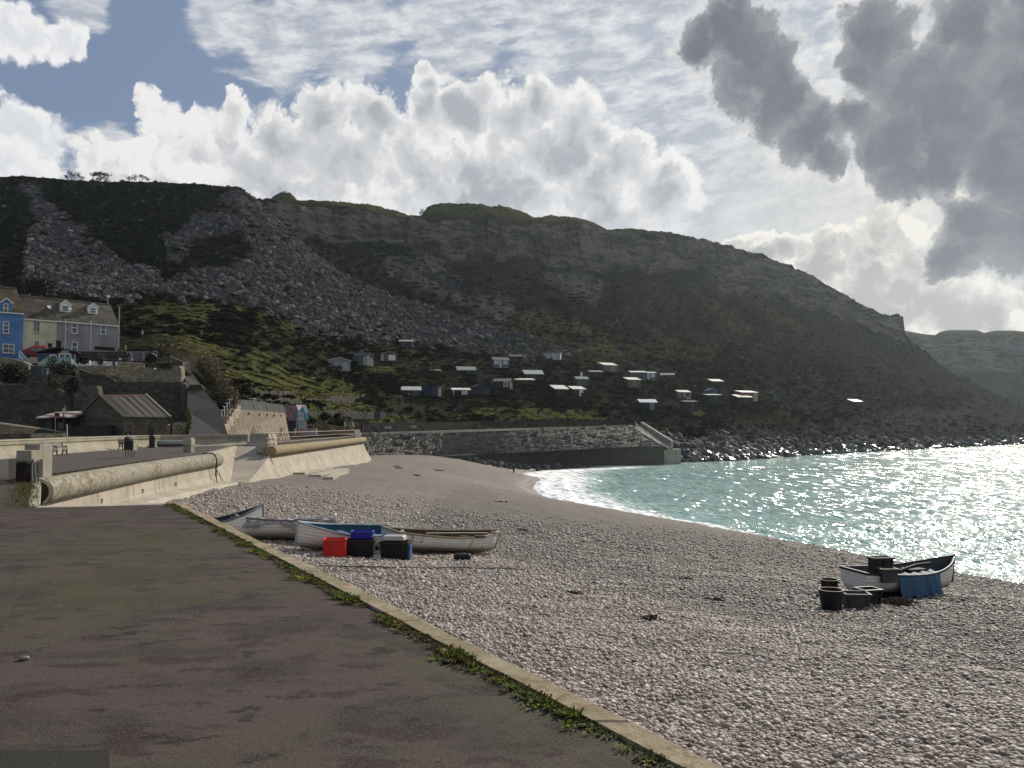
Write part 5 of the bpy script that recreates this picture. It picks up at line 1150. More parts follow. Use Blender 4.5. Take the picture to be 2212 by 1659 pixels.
# ---------------------------------------------------------------- battered wall with stair and railing
def build_batter():
    bl, tl, tr, br = at(454.5, 938, 99), at(499, 882.4, 106), at(615.5, 892, 126), at(627, 936, 122)
    bl.z = 0; br.z = 0; O = bl.copy()
    t = empty('battered_wall', O, 0, 'sunlit battered stone wall with drain holes and a stair up its left edge', 'wall')
    m, g, b = new_mat('battered stone'); p = g.geo(); x_, y_, z_ = g.sep(p); n1 = g.noise(p, .6, 4, .6); n2 = g.noise(p, 3.5, 4, .65); st_ = g.noise(g.vmath('MULTIPLY', p, (2.2, 2.2, .35)), 1.3, 4, .65)
    c = g.mix(n2.step(.35, .7), (.20, .165, .130), (.33, .275, .215)); c = g.mix(st_.step(.48, .68) * .75, c, (.14, .115, .095)); c = g.mix(n1.step(.55, .7) * .3, c, (.25, .20, .12)); setb(g, b, color=c, rough=.95, spec=.1, normal=g.bump(n2, .6, .08))
    mb = MB(); bk = Vector((-2, 4, 0)); mb.add([v - O for v in (bl, br, tr, tl)] + [v - O + bk for v in (bl, br, tr, tl)], [(0, 1, 2, 3), (7, 6, 5, 4), (3, 2, 6, 7), (0, 3, 7, 4), (1, 5, 6, 2)]); mb.build('wall_face', m, t)
    nrm = (br - bl).cross(tl - bl).normalized(); nrm = -nrm if nrm.y > 0 else nrm
    for k in range(7):
        f = (.08, .29, .48, .62, .755, .895, .99)[k]; c0 = tl.lerp(tr, f) + Vector((0, 0, -.48)) - O; dn = (bl - tl).normalized() * 0
        mb = MB(); mb.tube([c0 + nrm * -.1, c0 + nrm * .28], .16, 8); mb.build('drain_pipe', PALE, t)
        mb = MB(); mb.tube([c0 + nrm * .20, c0 + nrm * .285], .10, 8); mb.build('drain_mouth', BLACKIRON, t)
    for x0, y0 in ((839, 485), (868, 485), (900, 490), (1140, 500), (1160, 495)):
        dd_ = 108 + (x0 - 600) * .028; a = at((700 + x0 / 2.765) / 1.8228, (1500 + y0 / 2.765) / 1.8228, dd_ - 1.6) - O; b_ = at((700 + (x0 + 30) / 2.765) / 1.8228, (1500 + (y0 + 88) / 2.765) / 1.8228, dd_ - 4.2) - O
        mb = MB(); mb.span(a, b_, .15, .10); mb.build('rib', PALE, t)
    # stair with pale-edged treads
    s0, s1 = at(447, 934, 98), at(505, 872, 108); s0.z = .1
    for k in range(10):
        p0, p1 = s0.lerp(s1, k / 10), s0.lerp(s1, (k + 1) / 10); mb = MB(); mb.box(p0.lerp(p1, .5) - O + Vector((.15, .6, -.6)), (.95, 1.6, 1.2)); mb.build('stair_tread', PALE if k % 2 == 0 else concrete_mat('tread', (.33, .25, .2)), t)
    for k in range(10):
        p0 = s0.lerp(s1, (k + .5) / 10) - O + Vector((-.1, .1, 1.25)); mb = MB(); mb.box(p0, (.5, .10, .09)); mb.tube([p0, p0 + Vector((0, 0, -1.25))], .05, 6); mb.build('baluster', WHITE if k % 1 == 0 else RUST, t)
    # railing on top
    a, b_ = at(499, 862, 107.5), at(612, 876, 127); za, zb = tl.z, tr.z
    t2 = empty('railing', tl, 0, 'dark close barred railing along the top of the battered wall', 'railing'); O2 = t2.location
    mb = MB(); mb.extr([tl + Vector((0, .5, 0)) - O2, tr + Vector((0, .5, 0)) - O2, b_ - O2, a - O2], (0, .10, 0)); mb.build('bars', mat('railing mesh', (.035, .035, .032), .9), t2)
    mb = MB(); mb.span(a - O2 + Vector((0, .05, .05)), b_ - O2 + Vector((0, .05, .05)), .1, .1); mb.build('top_rail', mat('rail grey', (.11, .115, .11), .6), t2)
    for k in range(9):
        f = k / 8; p0, p1 = tl.lerp(tr, f) - O2 + Vector((0, .4, 0)), a.lerp(b_, f) - O2 + Vector((0, -.08, 0)); mb = MB(); mb.span(p0, p1, .11, .08); mb.build('post', GALV if k in (1, 2, 4) else mat('rail grey', (.11, .115, .11), .6), t2)
build_batter()
# small white hut cabinet at the foot of the stair
q = at(*z3(1945, 1640, 96)); q.z = 0
t = empty('cabinet', q, R(-10), 'small white cabinet with a dark upper half at the foot of the stair', 'cabinet')
mb = MB(); mb.box((0, 0, .5), (.75, .7, 1.0)); mb.build('base', WHITE, t); mb = MB(); mb.box((0, 0, 1.27), (.75, .7, .53)); mb.build('upper', BLACKIRON, t); mb = MB(); mb.box((0, 0, 1.58), (.95, .9, .09)); mb.build('top', mat('grey sign', (.20, .21, .24), .5), t); mb = MB(); mb.box((.03, -.36, .62), (.2, .03, .3)); mb.build('hatch', BLACKIRON, t)
# ---------------------------------------------------------------- terrace of houses
zA = lambda x, y: (x / 8.4, 630.9 + y / 8.4)
HA, HB = at(50, 686.3, 118), at(256, 695.8, 127)
HDIR = Vector((HB.x - HA.x, HB.y - HA.y, 0)); HL = HDIR.length; HDIR.normalize(); HN = Vector((-HDIR.y, HDIR.x, 0)); HROT = math.atan2(HDIR.y, HDIR.x)
GLASS, g, b = new_mat('window glass'); setb(g, b, color=g.mix(g.noise(g.coord('Object'), 1.5, 3).step(.4, .65), (.045, .055, .065), (.12, .14, .155)), rough=.12, spec=.5)
def slate(name, base, moss):
    m, g, b = new_mat(name); p = g.coord('Object'); n1 = g.noise(p, .55, 5, .65); n2 = g.noise(p, 4, 4, .6); x_, y_, z_ = g.sep(p)
    fr = g.math('FRACT', z_ * 4.5 + (n2 - .5) * .3); c = g.mix(n1.step(.35, .65), sc(base, .8), sc(base, 1.25)); c = g.mix(fr.step(.12, .0) * .5, c, sc(base, .4)); c = g.mix((n1 + n2 * .6).step(.78, .95) * moss, c, (.17, .145, .06)); c = g.mix(n2.step(.6, .8) * .5, c, sc(base, .5))
    setb(g, b, color=c, rough=.9, spec=.15, normal=g.bump(n2 + fr * .3, .4, .03)); return m
SL1, SL2, SL3 = slate('brown slate', (.066, .058, .048), .35), slate('mossy slate', (.088, .081, .068), .5), slate('rust slate', (.072, .055, .036), .3)
ZG = 9.8
def render_mat(name, col): return concrete_mat(name, col, lichen=sc(col, .7), lich=.15, streak=.3, dark=.12)
class House:
    def __init__(s, name, label, off, width, depth, ze, zr, front, roofm, wallm, gable_l=True, gable_r=True):
        s.O = Vector((HA.x, HA.y, ZG)) + HDIR * off + HN * front; s.off = off; s.front = front
        s.t = empty(name, s.O, HROT, label, 'house', 'terraced houses above the beach'); s.w, s.d, s.ze, s.zr = width, depth, ze - ZG, zr - ZG; s.wm = wallm
        mb = MB(); w, d, e, r = width, depth, s.ze, s.zr
        mb.add([(0, 0, 0), (w, 0, 0), (w, d, 0), (0, d, 0), (0, 0, e), (w, 0, e), (w, d, e), (0, d, e), (0, d / 2, r - .05), (w, d / 2, r - .05)], [(0, 1, 5, 4), (2, 3, 7, 6), (1, 2, 6, 9, 5), (3, 0, 4, 8, 7), (3, 2, 1, 0)])
        mb.build('wall', wallm, s.t)
        mb = MB(); dy = d / 2; k = (r - e) / dy; ov = .22
        mb.extr([(-.02, -ov, e - k * ov + .05), (w + .06, -ov, e - k * ov + .05), (w + .06, dy, r + .05), (-.02, dy, r + .05)], (0, 0, .10)); mb.extr([(-.02, d + ov, e - k * ov + .05), (w + .06, d + ov, e - k * ov + .05), (w + .06, dy + .001, r + .049), (-.02, dy + .001, r + .049)], (0, 0, .10))
        s.roof = mb.build('roof', roofm, s.t)
        mb = MB(); mb.box((w / 2, dy, r + .20), (w, .24, .12)); mb.build('ridge_tiles', mat('ridge', (.22, .19, .15), .9), s.roof)
        mb = MB(); mb.box((w / 2, -ov - .03, e - k * ov + .03), (w, .10, .16)); mb.build('gutter', WHITE, s.t)
    def loc(s, x, y):
        """facade-local x and z of a photo pixel"""
        P = Vector((HA.x, HA.y, 0)) + HN * s.front; u = (x - CX) / F; v = -(y - CY) / F
        u2 = u / (CP - v * SP); q = (u2 * P.y - P.x) / (HDIR.x - u2 * HDIR.y); dd = P.y + HDIR.y * q
        return q - s.off, at(x, y, dd).z - ZG
    def window(s, x0, y0, x1, y1, bars=1, mull=0, frame=WHITE, sill=True, name='window', parent=None, yy=0.0):
        (a, zt), (b_, zb) = s.loc(*zA(x0, y0)), s.loc(*zA(x1, y1)); w, h = b_ - a, zt - zb; cx, cz = (a + b_) / 2, (zt + zb) / 2; fw = .085
        mb = MB()
        for sx in (-1, 1): mb.box((cx + sx * (w / 2 - fw / 2), yy - .03, cz), (fw, .10, h))
        for sz in (-1, 1): mb.box((cx, yy - .03, cz + sz * (h / 2 - fw / 2)), (w - 2 * fw, .098, fw))
        for k in range(bars): mb.box((cx, yy - .035, cz - h / 2 + h * (k + 1) / (bars + 1)), (w - 2 * fw, .08, .085))
        for k in range(mull): mb.box((cx - w / 2 + w * (k + 1) / (mull + 1), yy - .033, cz), (.05, .07, h - 2 * fw))
        f = mb.build(name, frame, parent or s.t)
        mb = MB(); mb.box((cx, yy - .01, cz), (w - .02, .03, h - .02)); mb.build('pane', GLASS, f)
        if sill: mb = MB(); mb.box((cx, yy - .08, cz - h / 2 - .06), (w + .2, .2, .11)); mb.build('sill', PALE, f)
        return f
    def door(s, x0, y0, x1, m, zb=2.4):
        (a, zt), (b_, _) = s.loc(*zA(x0, y0)), s.loc(*zA(x1, y0)); mb = MB(); mb.box(((a + b_) / 2, -.02, (zt + zb) / 2), (b_ - a, .07, zt - zb)); d = mb.build('door', m, s.t)
        mb = MB(); mb.box(((a + b_) / 2, -.05, zt + .1), (b_ - a + .25, .12, .16)); mb.build('lintel', s.wm, d)
    def pipe(s, x, y0, y1):
        (a, z0), (_, z1_) = s.loc(*zA(x, y0)), s.loc(*zA(x, y1)); mb = MB(); mb.tube([(a, -.10, z0), (a, -.10, z1_)], .055, 6); mb.build('drainpipe', WHITE, s.t)
    def dormer(s, xl, xr, ytop, yeave, ybot, wx0, wy0, wx1, wy1, cheek=WHITE, yf=None):
        (a, zb), (b_, _) = s.loc(*zA(xl, ybot)), s.loc(*zA(xr, ybot)); _, ze = s.loc(*zA(xl, yeave)); _, zt = s.loc(*zA(xl, ytop))
        k = (s.zr - s.ze) / (s.d / 2); yf = (zb - s.ze) / k if yf is None else yf; dep = min((zt - s.ze) / k, s.d / 2) - yf; cx = (a + b_) / 2
        # the picture's offset for a face standing back from the facade
        sh = yf * 1.0; 
        mb = MB(); mb.add([(a, yf, zb - .3), (b_, yf, zb - .3), (b_, yf, ze), (cx, yf, zt), (a, yf, ze), (a, yf + dep, zb + .2), (b_, yf + dep, zb + .2), (b_, yf + dep, ze), (cx, yf + dep, zt), (a, yf + dep, ze)], [(0, 1, 2, 3, 4), (0, 4, 9, 5), (1, 6, 7, 2), (9, 8, 7, 6, 5)])
        d = mb.build('dormer', cheek, s.t)
        mb = MB(); o_ = .12
        for s1 in (-1, 1):
            e_ = a - o_ if s1 < 0 else b_ + o_; kk = (zt - ze) / (cx - a)
            mb.extr([(e_, yf - .12, ze - kk * o_ + .03), (cx, yf - .12, zt + .03), (cx, yf + dep, zt + .03), (e_, yf + dep, ze - kk * o_ + .03)], (0, 0, .09))
        mb.build('dormer_roof', s.roof.data.materials[0], d)
        mb = MB()
        for s1 in (-1, 1): e_ = a - o_ if s1 < 0 else b_ + o_; mb.span((e_, yf - .14, ze - .02), (cx, yf - .14, zt + .06), .05, .16)
        mb.build('barge_board', WHITE, d)
        s.window(wx0, wy0, wx1, wy1, 1, 0, sill=False, parent=d, yy=yf - .02)
        return d
cw, g1w = HL * .0, 0
_h = House('terraced_house', 'x', 0, 4.3, 7.8, 17.4, 20.9, 0, SL1, WHITE) if False else None
def s_at(x):
    u = (x - CX) / F; return (u * HA.y - HA.x) / (HDIR.x - u * HDIR.y)
s0, s1, s2 = 0.0, s_at(118), s_at(197)
h = House('terraced_house', 'cream rendered terraced house between the blue and the grey house', s0, s1 - s0, 7.8, 17.42, 20.95, 0, SL1, render_mat('cream render', (.56, .51, .37)))
h.window(610, 520, 720, 735, 1, 1, frame=mat('pale frame', (.5, .48, .44), .6)); h.window(612, 870, 720, 1000, 0, 1); h.door(870, 930, 945, BLACKIRON)
grey = render_mat('grey render', (.27, .26, .27))
h = House('terraced_house', 'grey rendered terraced house with a gabled dormer and skylights, next to the cream house', s1, s2 - s1, 7.8, 17.45, 20.95, .002, SL2, grey)
h.window(1300, 540, 1400, 755, 1); h.window(1300, 900, 1405, 1100, 1); h.door(1020, 880, 1110, mat('dark recess', (.02, .016, .014), .9)); h.pipe(1188, 500, 1060)
h.dormer(1150, 1335, 125, 205, 350, 1180, 220, 1305, 335)
for x, y in ((975, 270), (1345, 285)):
    a, zc = h.loc(*zA(x, y)); k = (h.zr - h.ze) / 3.9; yy = min(max((zc - h.ze) / k, .4), 3.3)
    mb = MB(); mb.box((a, yy, h.ze + k * yy + .18), (.50, .75, .06), rot=Matrix.Rotation(math.atan(k), 3, 'X')); mb.build('skylight', WHITE, h.roof)
h = House('terraced_house', 'grey end of terrace house with a mossy roof and a white gabled dormer', s2, HL - s2, 7.8, 17.45, 20.9, -.002, SL2, render_mat('grey render b', (.265, .256, .265)))
h.window(1825, 590, 1920, 775, 1); h.pipe(1650, 520, 1060); h.dormer(1660, 1845, 180, 245, 385, 1695, 258, 1808, 370)
(a, zt), (b_, zb) = h.loc(*zA(1720, 985)), h.loc(*zA(2075, 1065)); mb = MB(); mb.box(((a + b_) / 2, -.01, (zt + zb) / 2), (b_ - a, .08, zt - zb)); mb.build('opening', mat('dark opening', (.02, .012, .008), .9), h.t)
# blue house, a little in front
hb = House('terraced_house', 'bright blue terraced house with a gabled wall dormer, at the left edge', -7.2, 7.1, 8.6, 18.05, 21.9, -.55, SL3, render_mat('blue render', (.10, .21, .40)))
hb.window(55, 530, 160, 755, 2); hb.window(48, 935, 255, 1115, 1, 1)
hb.dormer(0, 215, 108, 195, 372, 62, 205, 142, 378, cheek=hb.wm, yf=-.03)
mb = MB(); mb.box((3.6, 4.3, hb.zr + .6), (1.0, .75, 1.9)); ch = mb.build('chimney', stone_mat('chimney brick', (.19, .09, .06), .22, .075, .2, .6), hb.roof)
for dx in (-.25, .2):
    mb = MB(); mb.lathe([(.13, hb.zr + 1.55), (.10, hb.zr + 2.0)], 8, (3.6 + dx, 4.3, 0)); mb.build('chimney_pot', mat('chimney pot', (.28, .13, .08), .9), ch)
# telegraph poles beside the houses
for x, yb, yt, d, r, lab in ((2155, 745, 270, 134, .10, 'tall pale timber pole at the end of the terrace'), (1950, 300, 95, 140, .09, 'grey pole standing behind the grey end roof')):
    b_ = at(*zA(x, yb), d); tp = at(*zA(x, yt), d); t = empty('pole', b_ - Vector((0, 0, 2.5)), 0, lab, 'pole'); mb = MB(); mb.tube([(0, 0, 0), (0, 0, tp.z - b_.z + 2.5)], r, 8); mb.build('pole_shaft', mat('pale timber', (.34, .32, .28), .8), t)
    if 'grey' in lab: mb = MB(); mb.tube([(0, 0, tp.z - b_.z + 2.5), (0, 0, tp.z - b_.z + 2.8)], .28, 8); mb.build('lamp_head', WHITE, t)
# ---------------------------------------------------------------- gardens
def frame_box(name, label, cat, x0, y0, x1, y1, d, depth, rz=0.0, z=zA):
    a, b_ = at(*z(x0, y1), d), at(*z(x1, y1), d); tp = at(*z(x0, y0), d)
    t = empty(name, (a.x, a.y, a.z), rz, label, cat); return t, b_.x - a.x, tp.z - a.z, depth
BLUESH = mat('blue boards', (.045, .075, .14), .7); DKROOF = mat('felt roof', (.03, .032, .042), .8)
t, w, hh, dp = frame_box('summerhouse', 'blue timber summerhouse with white double doors and a shallow dark roof', 'summerhouse', 680, 1105, 1275, 1265, 113.5, 2.6, R(14))
w *= 1.0
mb = MB(); mb.box((w / 2, dp / 2, hh / 2), (w, dp, hh)); mb.build('wall', BLUESH, t)
mb = MB(); mb.extr([(-.2, -.4, hh + .0), (w * .58, -.4, hh + .75), (w + .75, -.4, hh + .02), (w + .75, -.4, hh + .16), (w * .58, -.4, hh + .92), (-.2, -.4, hh + .14)], (0, dp + .7, 0)); mb.build('roof', DKROOF, t)
mb = MB(); mb.extr([(-.15, -.42, hh + .17), (w * .36, -.42, hh + .65), (w * .36, dp, hh + .65), (-.15, dp, hh + .17)], (0, 0, .03)); mb.build('roof_sheet', mat('pale felt', (.22, .23, .25), .6), t)
for x0, x1, z0, z1_ in ((.34, .52, .45, 1.25), (.60, .76, .02, 1.55), (.765, .92, .02, 1.55)):
    mb = MB(); c0, c1 = w * x0, w * x1
    for xx in (c0, c1): mb.box((xx, -.04, (z0 + z1_) / 2 * hh / 1.6), (.14, .08, (z1_ - z0) * hh / 1.6))
    for zz in (z0, z1_): mb.box(((c0 + c1) / 2, -.04, zz * hh / 1.6), (c1 - c0, .078, .14))
    f = mb.build('window' if z0 > .1 else 'door', WHITE, t); mb = MB(); mb.box(((c0 + c1) / 2, -.02, (z0 + z1_) / 2 * hh / 1.6), (c1 - c0 - .1, .04, (z1_ - z0) * hh / 1.6)); mb.build('pane', GLASS, f)
mb = MB(); mb.box((w + .03, .5, hh / 2), (.08, .7, hh)); mb.build('side_door', WHITE, t)
z1_ = lambda x, y: z1(x, y, 0)[:2]
t, w, hh, dp = frame_box('summerhouse', 'grey timber summerhouse with three glazed doors and a low dark roof', 'summerhouse', 1100, 625, 1315, 708, 115, 2.2, R(6), z1_)
mb = MB(); mb.box((w / 2, dp / 2, hh / 2), (w, dp, hh)); mb.build('wall', mat('grey boards', (.27, .26, .265), .8), t)
mb = MB(); mb.extr([(-.15, -.3, hh), (w * .5, -.3, hh + .30), (w + .2, -.3, hh), (w + .2, -.3, hh + .1), (w * .5, -.3, hh + .42), (-.15, -.3, hh + .1)], (0, dp + .6, 0)); mb.build('roof', DKROOF, t)
for x0, x1 in ((.05, .19), (.28, .44), (.46, .62), (.72, .92)):
    mb = MB()
    for q_ in (x0, (x0 + x1) / 2, x1): mb.box((w * q_, -.03, hh * .48), (.06, .06, hh * .8))
    for q_ in (.08, .3, .5, .7, .88): mb.box((w * (x0 + x1) / 2, -.03, hh * q_), (w * (x1 - x0), .058, .05))
    f = mb.build('glazed_door', mat('grey frame', (.20, .195, .20), .7), t); mb = MB(); mb.box((w * (x0 + x1) / 2, -.015, hh * .48), (w * (x1 - x0), .03, hh * .8)); mb.build('pane', mat('dark glass', (.02, .022, .026), .15), f)
# greenhouse
z2_ = lambda x, y: z2(x, y, 0)[:2]
GH, g, b = new_mat('greenhouse glass'); setb(g, b, color=(.50, .68, .66), rough=.15, trans=.55, alpha=.6)
t, w, hh, dp = frame_box('greenhouse', 'glass greenhouse with a pale green frame below the blue summerhouse', 'greenhouse', 690, 60, 1250, 170, 108, 3.0, R(10), z2_)
rz_ = hh + 1.0
mb = MB()
for k in range(9):
    x = w * k / 8; mb.span((x, 0, 0), (x, 0, hh), .05, .05); mb.span((x, 0, hh), (x * .75 + w * .12, dp / 2, rz_), .05, .05)
mb.span((0, 0, hh), (w, 0, hh), .07, .07); mb.span((w * .12, dp / 2, rz_), (w * .87, dp / 2, rz_), .07, .07); mb.span((0, dp, hh), (0, 0, hh), .06, .06); mb.span((w, dp, hh), (w, 0, hh), .06, .06); mb.span((0, 0, hh * .55), (w, 0, hh * .55), .05, .05)
mb.build('frame', mat('pale green paint', (.22, .34, .31), .6), t)
mb = MB(); mb.add([(0, .03, 0), (w, .03, 0), (w, .03, hh), (0, .03, hh), (w * .12, dp / 2, rz_ - .03), (w * .87, dp / 2, rz_ - .03), (0, dp, hh), (w, dp, hh), (0, dp, 0), (w, dp, 0)], [(0, 1, 2, 3), (3, 2, 5, 4), (0, 3, 6, 8), (1, 9, 7, 2), (3, 4, 6), (2, 7, 5), (6, 7, 5, 4)]); mb.build('panes', GH, t)
t, w, hh, dp = frame_box('garden_shed', 'small grey flat topped garden shed beside the greenhouse', 'shed', 555, 105, 830, 270, 105, 2.0, R(5), z2_)
mb = MB(); mb.box((w / 2, dp / 2, hh / 2), (w, dp, hh)); mb.build('wall', mat('blue grey boards', (.085, .095, .105), .8), t); mb = MB(); mb.box((w / 2, dp / 2, hh + .06), (w + .3, dp + .3, .12)); mb.build('roof', mat('pale felt', (.22, .23, .25), .6), t); mb = MB(); mb.box((w * .78, -.03, hh * .5), (.07, .05, hh * .9)); mb.build('door_trim', PALE, t)
# painted stair
a, b_ = at(*zA(350, 1070), 112.5), at(*zA(560, 1290), 110.5); t = empty('garden_stairs', b_, 0, 'pale blue wooden garden stair with a handrail in front of the blue house', 'stairs')
PBL = mat('pale blue paint', (.24, .36, .40), .6); O = t.location
mb = MB()
for k in range(9): p0 = a.lerp(b_, k / 9) + Vector((0, .3, -1.0)) - O; mb.box(p0, (.42, .9, .06))
mb.build('treads', PBL, t)
for dz_ in (0, -.5): mb = MB(); mb.span(a - O + Vector((0, 0, dz_)), b_ - O + Vector((0, 0, dz_)), .10, .12); mb.build('handrail', PBL, t)
for k in (0, 4, 9): p0 = a.lerp(b_, k / 9) - O; mb = MB(); mb.box(p0 + Vector((0, 0, -.5)), (.1, .1, 1.15)); mb.build('post', PBL, t)
# red cover and white planters, pots, motorbike
q = at(*zA(720, 1110), 116); t = empty('red_car', q + Vector((0, 0, -.5)), R(25), 'red covered car parked in front of the cream house', 'car')
mb = MB(); mb.loft([[Vector((x, y * k, z)) for y, z in ((-.8, .0), (-.85, .5), (-.7, .95 * zz), (0, 1.25 * zz), (.7, .95 * zz), (.85, .5), (.8, .0))] for x, k, zz in ((-2.1, .8, .7), (-1.6, 1, .85), (-.7, 1, 1.25), (.6, 1, 1.3), (1.3, 1, .9), (2.0, .85, .75))], False); mb.build('body', mat('red car paint', (.17, .014, .016), .4), t, smooth=True)
mb = MB(); mb.box((0, -.86, .9), (1.9, .1, .4)); mb.build('side_window', GLASS, t)
for x in (-1.3, 1.3): mb = MB(); mb.tube([(x, -.9, .05), (x, -.7, .05)], .32, 14); mb.build('wheel', BLACKIRON, t)
for k, (x0, x1, y0, y1, lab) in enumerate(((1375, 1575, 1235, 1320, 'white painted low planter wall holding a spiky plant'), (1600, 1860, 1245, 1320, 'white painted planter wall with a leafy shrub'), (1860, 2110, 1255, 1330, 'lilac tinted white wall end with a round dark pot'))):
    a, b_ = at(*zA(x0, y1), 109.6), at(*zA(x1, y0), 109.6); t = empty('planter', a, 0, lab, 'planter', 'white planters on the garden wall'); mb = MB(); mb.box(((b_.x - a.x) / 2, .9, (b_.z - a.z) / 2), (b_.x - a.x, .3, b_.z - a.z)); mb.box(((b_.x - a.x) - .1, .45, (b_.z - a.z) * .4), (.25, .7, (b_.z - a.z) * .8)); mb.build('box', WHITE, t)
    if k == 2: mb = MB(); mb.lathe([(.20, 0), (.28, .25), (.22, .5)], 10, ((b_.x - a.x) * .8, .3, 0), True); mb.build('pot', mat('dark pot', (.02, .02, .05), .5), t)
q = at(*z1(1098, 716, 110.8)); t = empty('motorbike', q, R(20), 'dark parked motorbike with a shiny windscreen on the tan wall top', 'motorbike')
for x in (-.72, .72):
    mb = MB(); mb.tube([(x + .30 * math.cos(a_), 0, .32 + .30 * math.sin(a_)) for a_ in [i * math.pi / 7 for i in range(15)]], .055, 6); w_ = mb.build('wheel', BLACKIRON, t); mb = MB(); mb.tube([(x, -.05, .32), (x, .05, .32)], .18, 10); mb.build('hub', GALV, w_)
mb = MB(); mb.loft([[Vector((x, .16 * k * math.cos(a_), z + .17 * k * math.sin(a_))) for a_ in [i * math.pi / 4 for i in range(8)]] for x, z, k in ((-.9, .85, .4), (-.4, .78, .9), (.0, .75, 1.1), (.3, .92, 1.2), (.6, .95, .7))]); mb.build('body', mat('black paint', (.015, .015, .017), .3), t, smooth=True)
mb = MB(); mb.box((0, 0, .42), (.6, .3, .42)); mb.build('engine', RUST, t, bevel=.05)
mb = MB(); mb.span((.72, 0, .32), (.5, 0, 1.05), .08, .08); mb.tube([(.48, -.35, 1.08), (.52, 0, 1.05), (.48, .35, 1.08)], .03, 6); mb.build('fork', GALV, t)
mb = MB(); mb.extr([(.62, -.2, .95), (.62, .2, .95), (.42, .16, 1.35), (.42, -.16, 1.35)], (.03, 0, .01)); mb.build('windscreen', mat('screen', (.6, .6, .6), .1), t)
# ---------------------------------------------------------------- kiosk, pink wall, flags
z5 = lambda x, y, d: ((1080 + x / 6.144) / 1.8228, (1560 + y / 6.144) / 1.8228, d)
PINK = mat('pink paint', (.33, .20, .22), .8, var=.2); KBLUE = mat('kiosk blue', (.12, .28, .38), .6)
def build_kiosk():
    O = at(*z5(545, 850, 131)); O.z = .2
    t = empty('kiosk', O, 0, 'pink and blue gabled kiosk with a white sign beside the battered wall', 'kiosk')
    def pt(x, y, d=131): return at(*z5(x, y, d)) - O
    mb = MB(); mb.extr([pt(330, 590), pt(190, 260), pt(215, 245), pt(530, 203), pt(585, 370), pt(520, 585)], (.6, 3.6, 0)); mb.build('upper_wall', PINK, t)
    mb = MB(); mb.extr([pt(330, 860), pt(330, 595), pt(570, 590), pt(570, 860)], (.6, 3.0, 0)); mb.build('lower_wall', mat('kiosk dark', (.035, .04, .05), .7), t)
    mb = MB(); mb.tube([pt(400, 305, 130.9), pt(400, 305, 131.1)], .14, 10); mb.build('porthole', mat('porthole', (.06, .03, .035), .5), t)
    mb = MB(); mb.extr([pt(520, 395, 130.5), pt(600, 360, 130.5), pt(683, 225, 130.5), pt(740, 360, 130.5), pt(762, 395, 130.5), pt(762, 560, 130.5), pt(520, 560, 130.5)], (.3, .35, 0)); mb.build('gable', KBLUE, t)
    mb = MB(); mb.span(pt(683, 225, 130.4), pt(762, 400, 130.4), .10, .12); mb.span(pt(530, 205, 130.4), pt(590, 370, 130.4), .10, .12); mb.build('barge_board', mat('aqua trim', (.35, .52, .55), .5), t)
    mb = MB(); mb.extr([pt(575, 390, 130.2), pt(706, 390, 130.2), pt(708, 565, 130.2), pt(572, 565, 130.2)], (0, .12, 0)); sg = mb.build('sign', mat('sign white', (.50, .54, .58), .5), t)
    mb = MB()
    for x in range(7): mb.box(pt(590 + x * 17, 455 + (x % 3) * 3, 130.1) + Vector((0, -.0, 0)), (.055, .03, .07 + .03 * (x % 2)))
    mb.box(pt(640, 475, 130.1), (.42, .03, .02)); mb.build('lettering', mat('sign blue', (.05, .09, .16), .6), sg)
    for x in (535, 665, 740): mb = MB(); mb.span(pt(x, 850, 130.4), pt(x, 560, 130.4), .10, .10); mb.build('post', KBLUE, t)
    mb = MB()
    for y in (610, 700): mb.span(pt(580, y, 130.4), pt(740, y, 130.4), .05, .06)
    mb.build('rails', KBLUE, t)
build_kiosk()
t = empty('pink_wall', at(*z5(590, 880, 128)), 0, 'low pale pink and lilac wall beside the kiosk', 'wall'); O = t.location
for x0, x1, m in ((585, 700, mat('salmon paint', (.42, .20, .17), .8)), (702, 1018, mat('lilac paint', (.36, .29, .36), .8))):
    mb = MB(); mb.extr([at(*z5(x0, 960, 128)) - O, at(*z5(x1, 960, 128)) - O, at(*z5(x1, 785, 128)) - O, at(*z5(x0, 790, 128)) - O], (0, .4, 0)); mb.build('wall_face', m, t)
q = at(*z5(880, 800, 129.5)); person(Vector((q.x, q.y, at(*z5(880, 668, 129.5)).z - 1.68)), R(0), 'person in black standing behind the lilac wall', DARKCLOTH, DARKCLOTH)
q = at(*z5(495, 880, 127)); t = empty('water_pump', q, 0, 'pale blue pillar in front of the kiosk doorway', 'pillar'); mb = MB(); mb.lathe([(.14, -.6), (.14, .35), (.2, .4), (.2, .5), (.1, .55)], 10, caps=True); mb.build('column', mat('pale aqua', (.30, .38, .40), .6), t)
def flag(x, y0, y1, d, col, col2, label, lean=0.0):
    bt, tp = at(*z5(x, y1, d)), at(*z5(x + lean, y0, d)); t = empty('flag', bt, 0, label, 'flag', 'flags at the end of the railing'); h_ = tp.z - bt.z; mb = MB(); mb.tube([(0, 0, 0), (tp.x - bt.x, 0, h_)], .03, 6); mb.build('pole', GALV, t)
    mb = MB(); n = 8
    ring = [[Vector(((tp.x - bt.x) * f + s * (.42 * math.sin(math.pi * min(1, .15 + f * .8)) if s else 0), .08 * math.sin(f * 9 + s), h_ * f)) for s in (0, 1)] for f in [.35 + .65 * k / n for k in range(n + 1)]]
    mb.loft(ring, False); o = mb.build('cloth', mat('flag ' + label[:12], col, .8), t); so = o.modifiers.new('s', 'SOLIDIFY'); so.thickness = .012
flag(1700, 590, 830, 138, (.50, .30, .26), 0, 'pale pink feather flag behind the railing, apart from the others', -12)
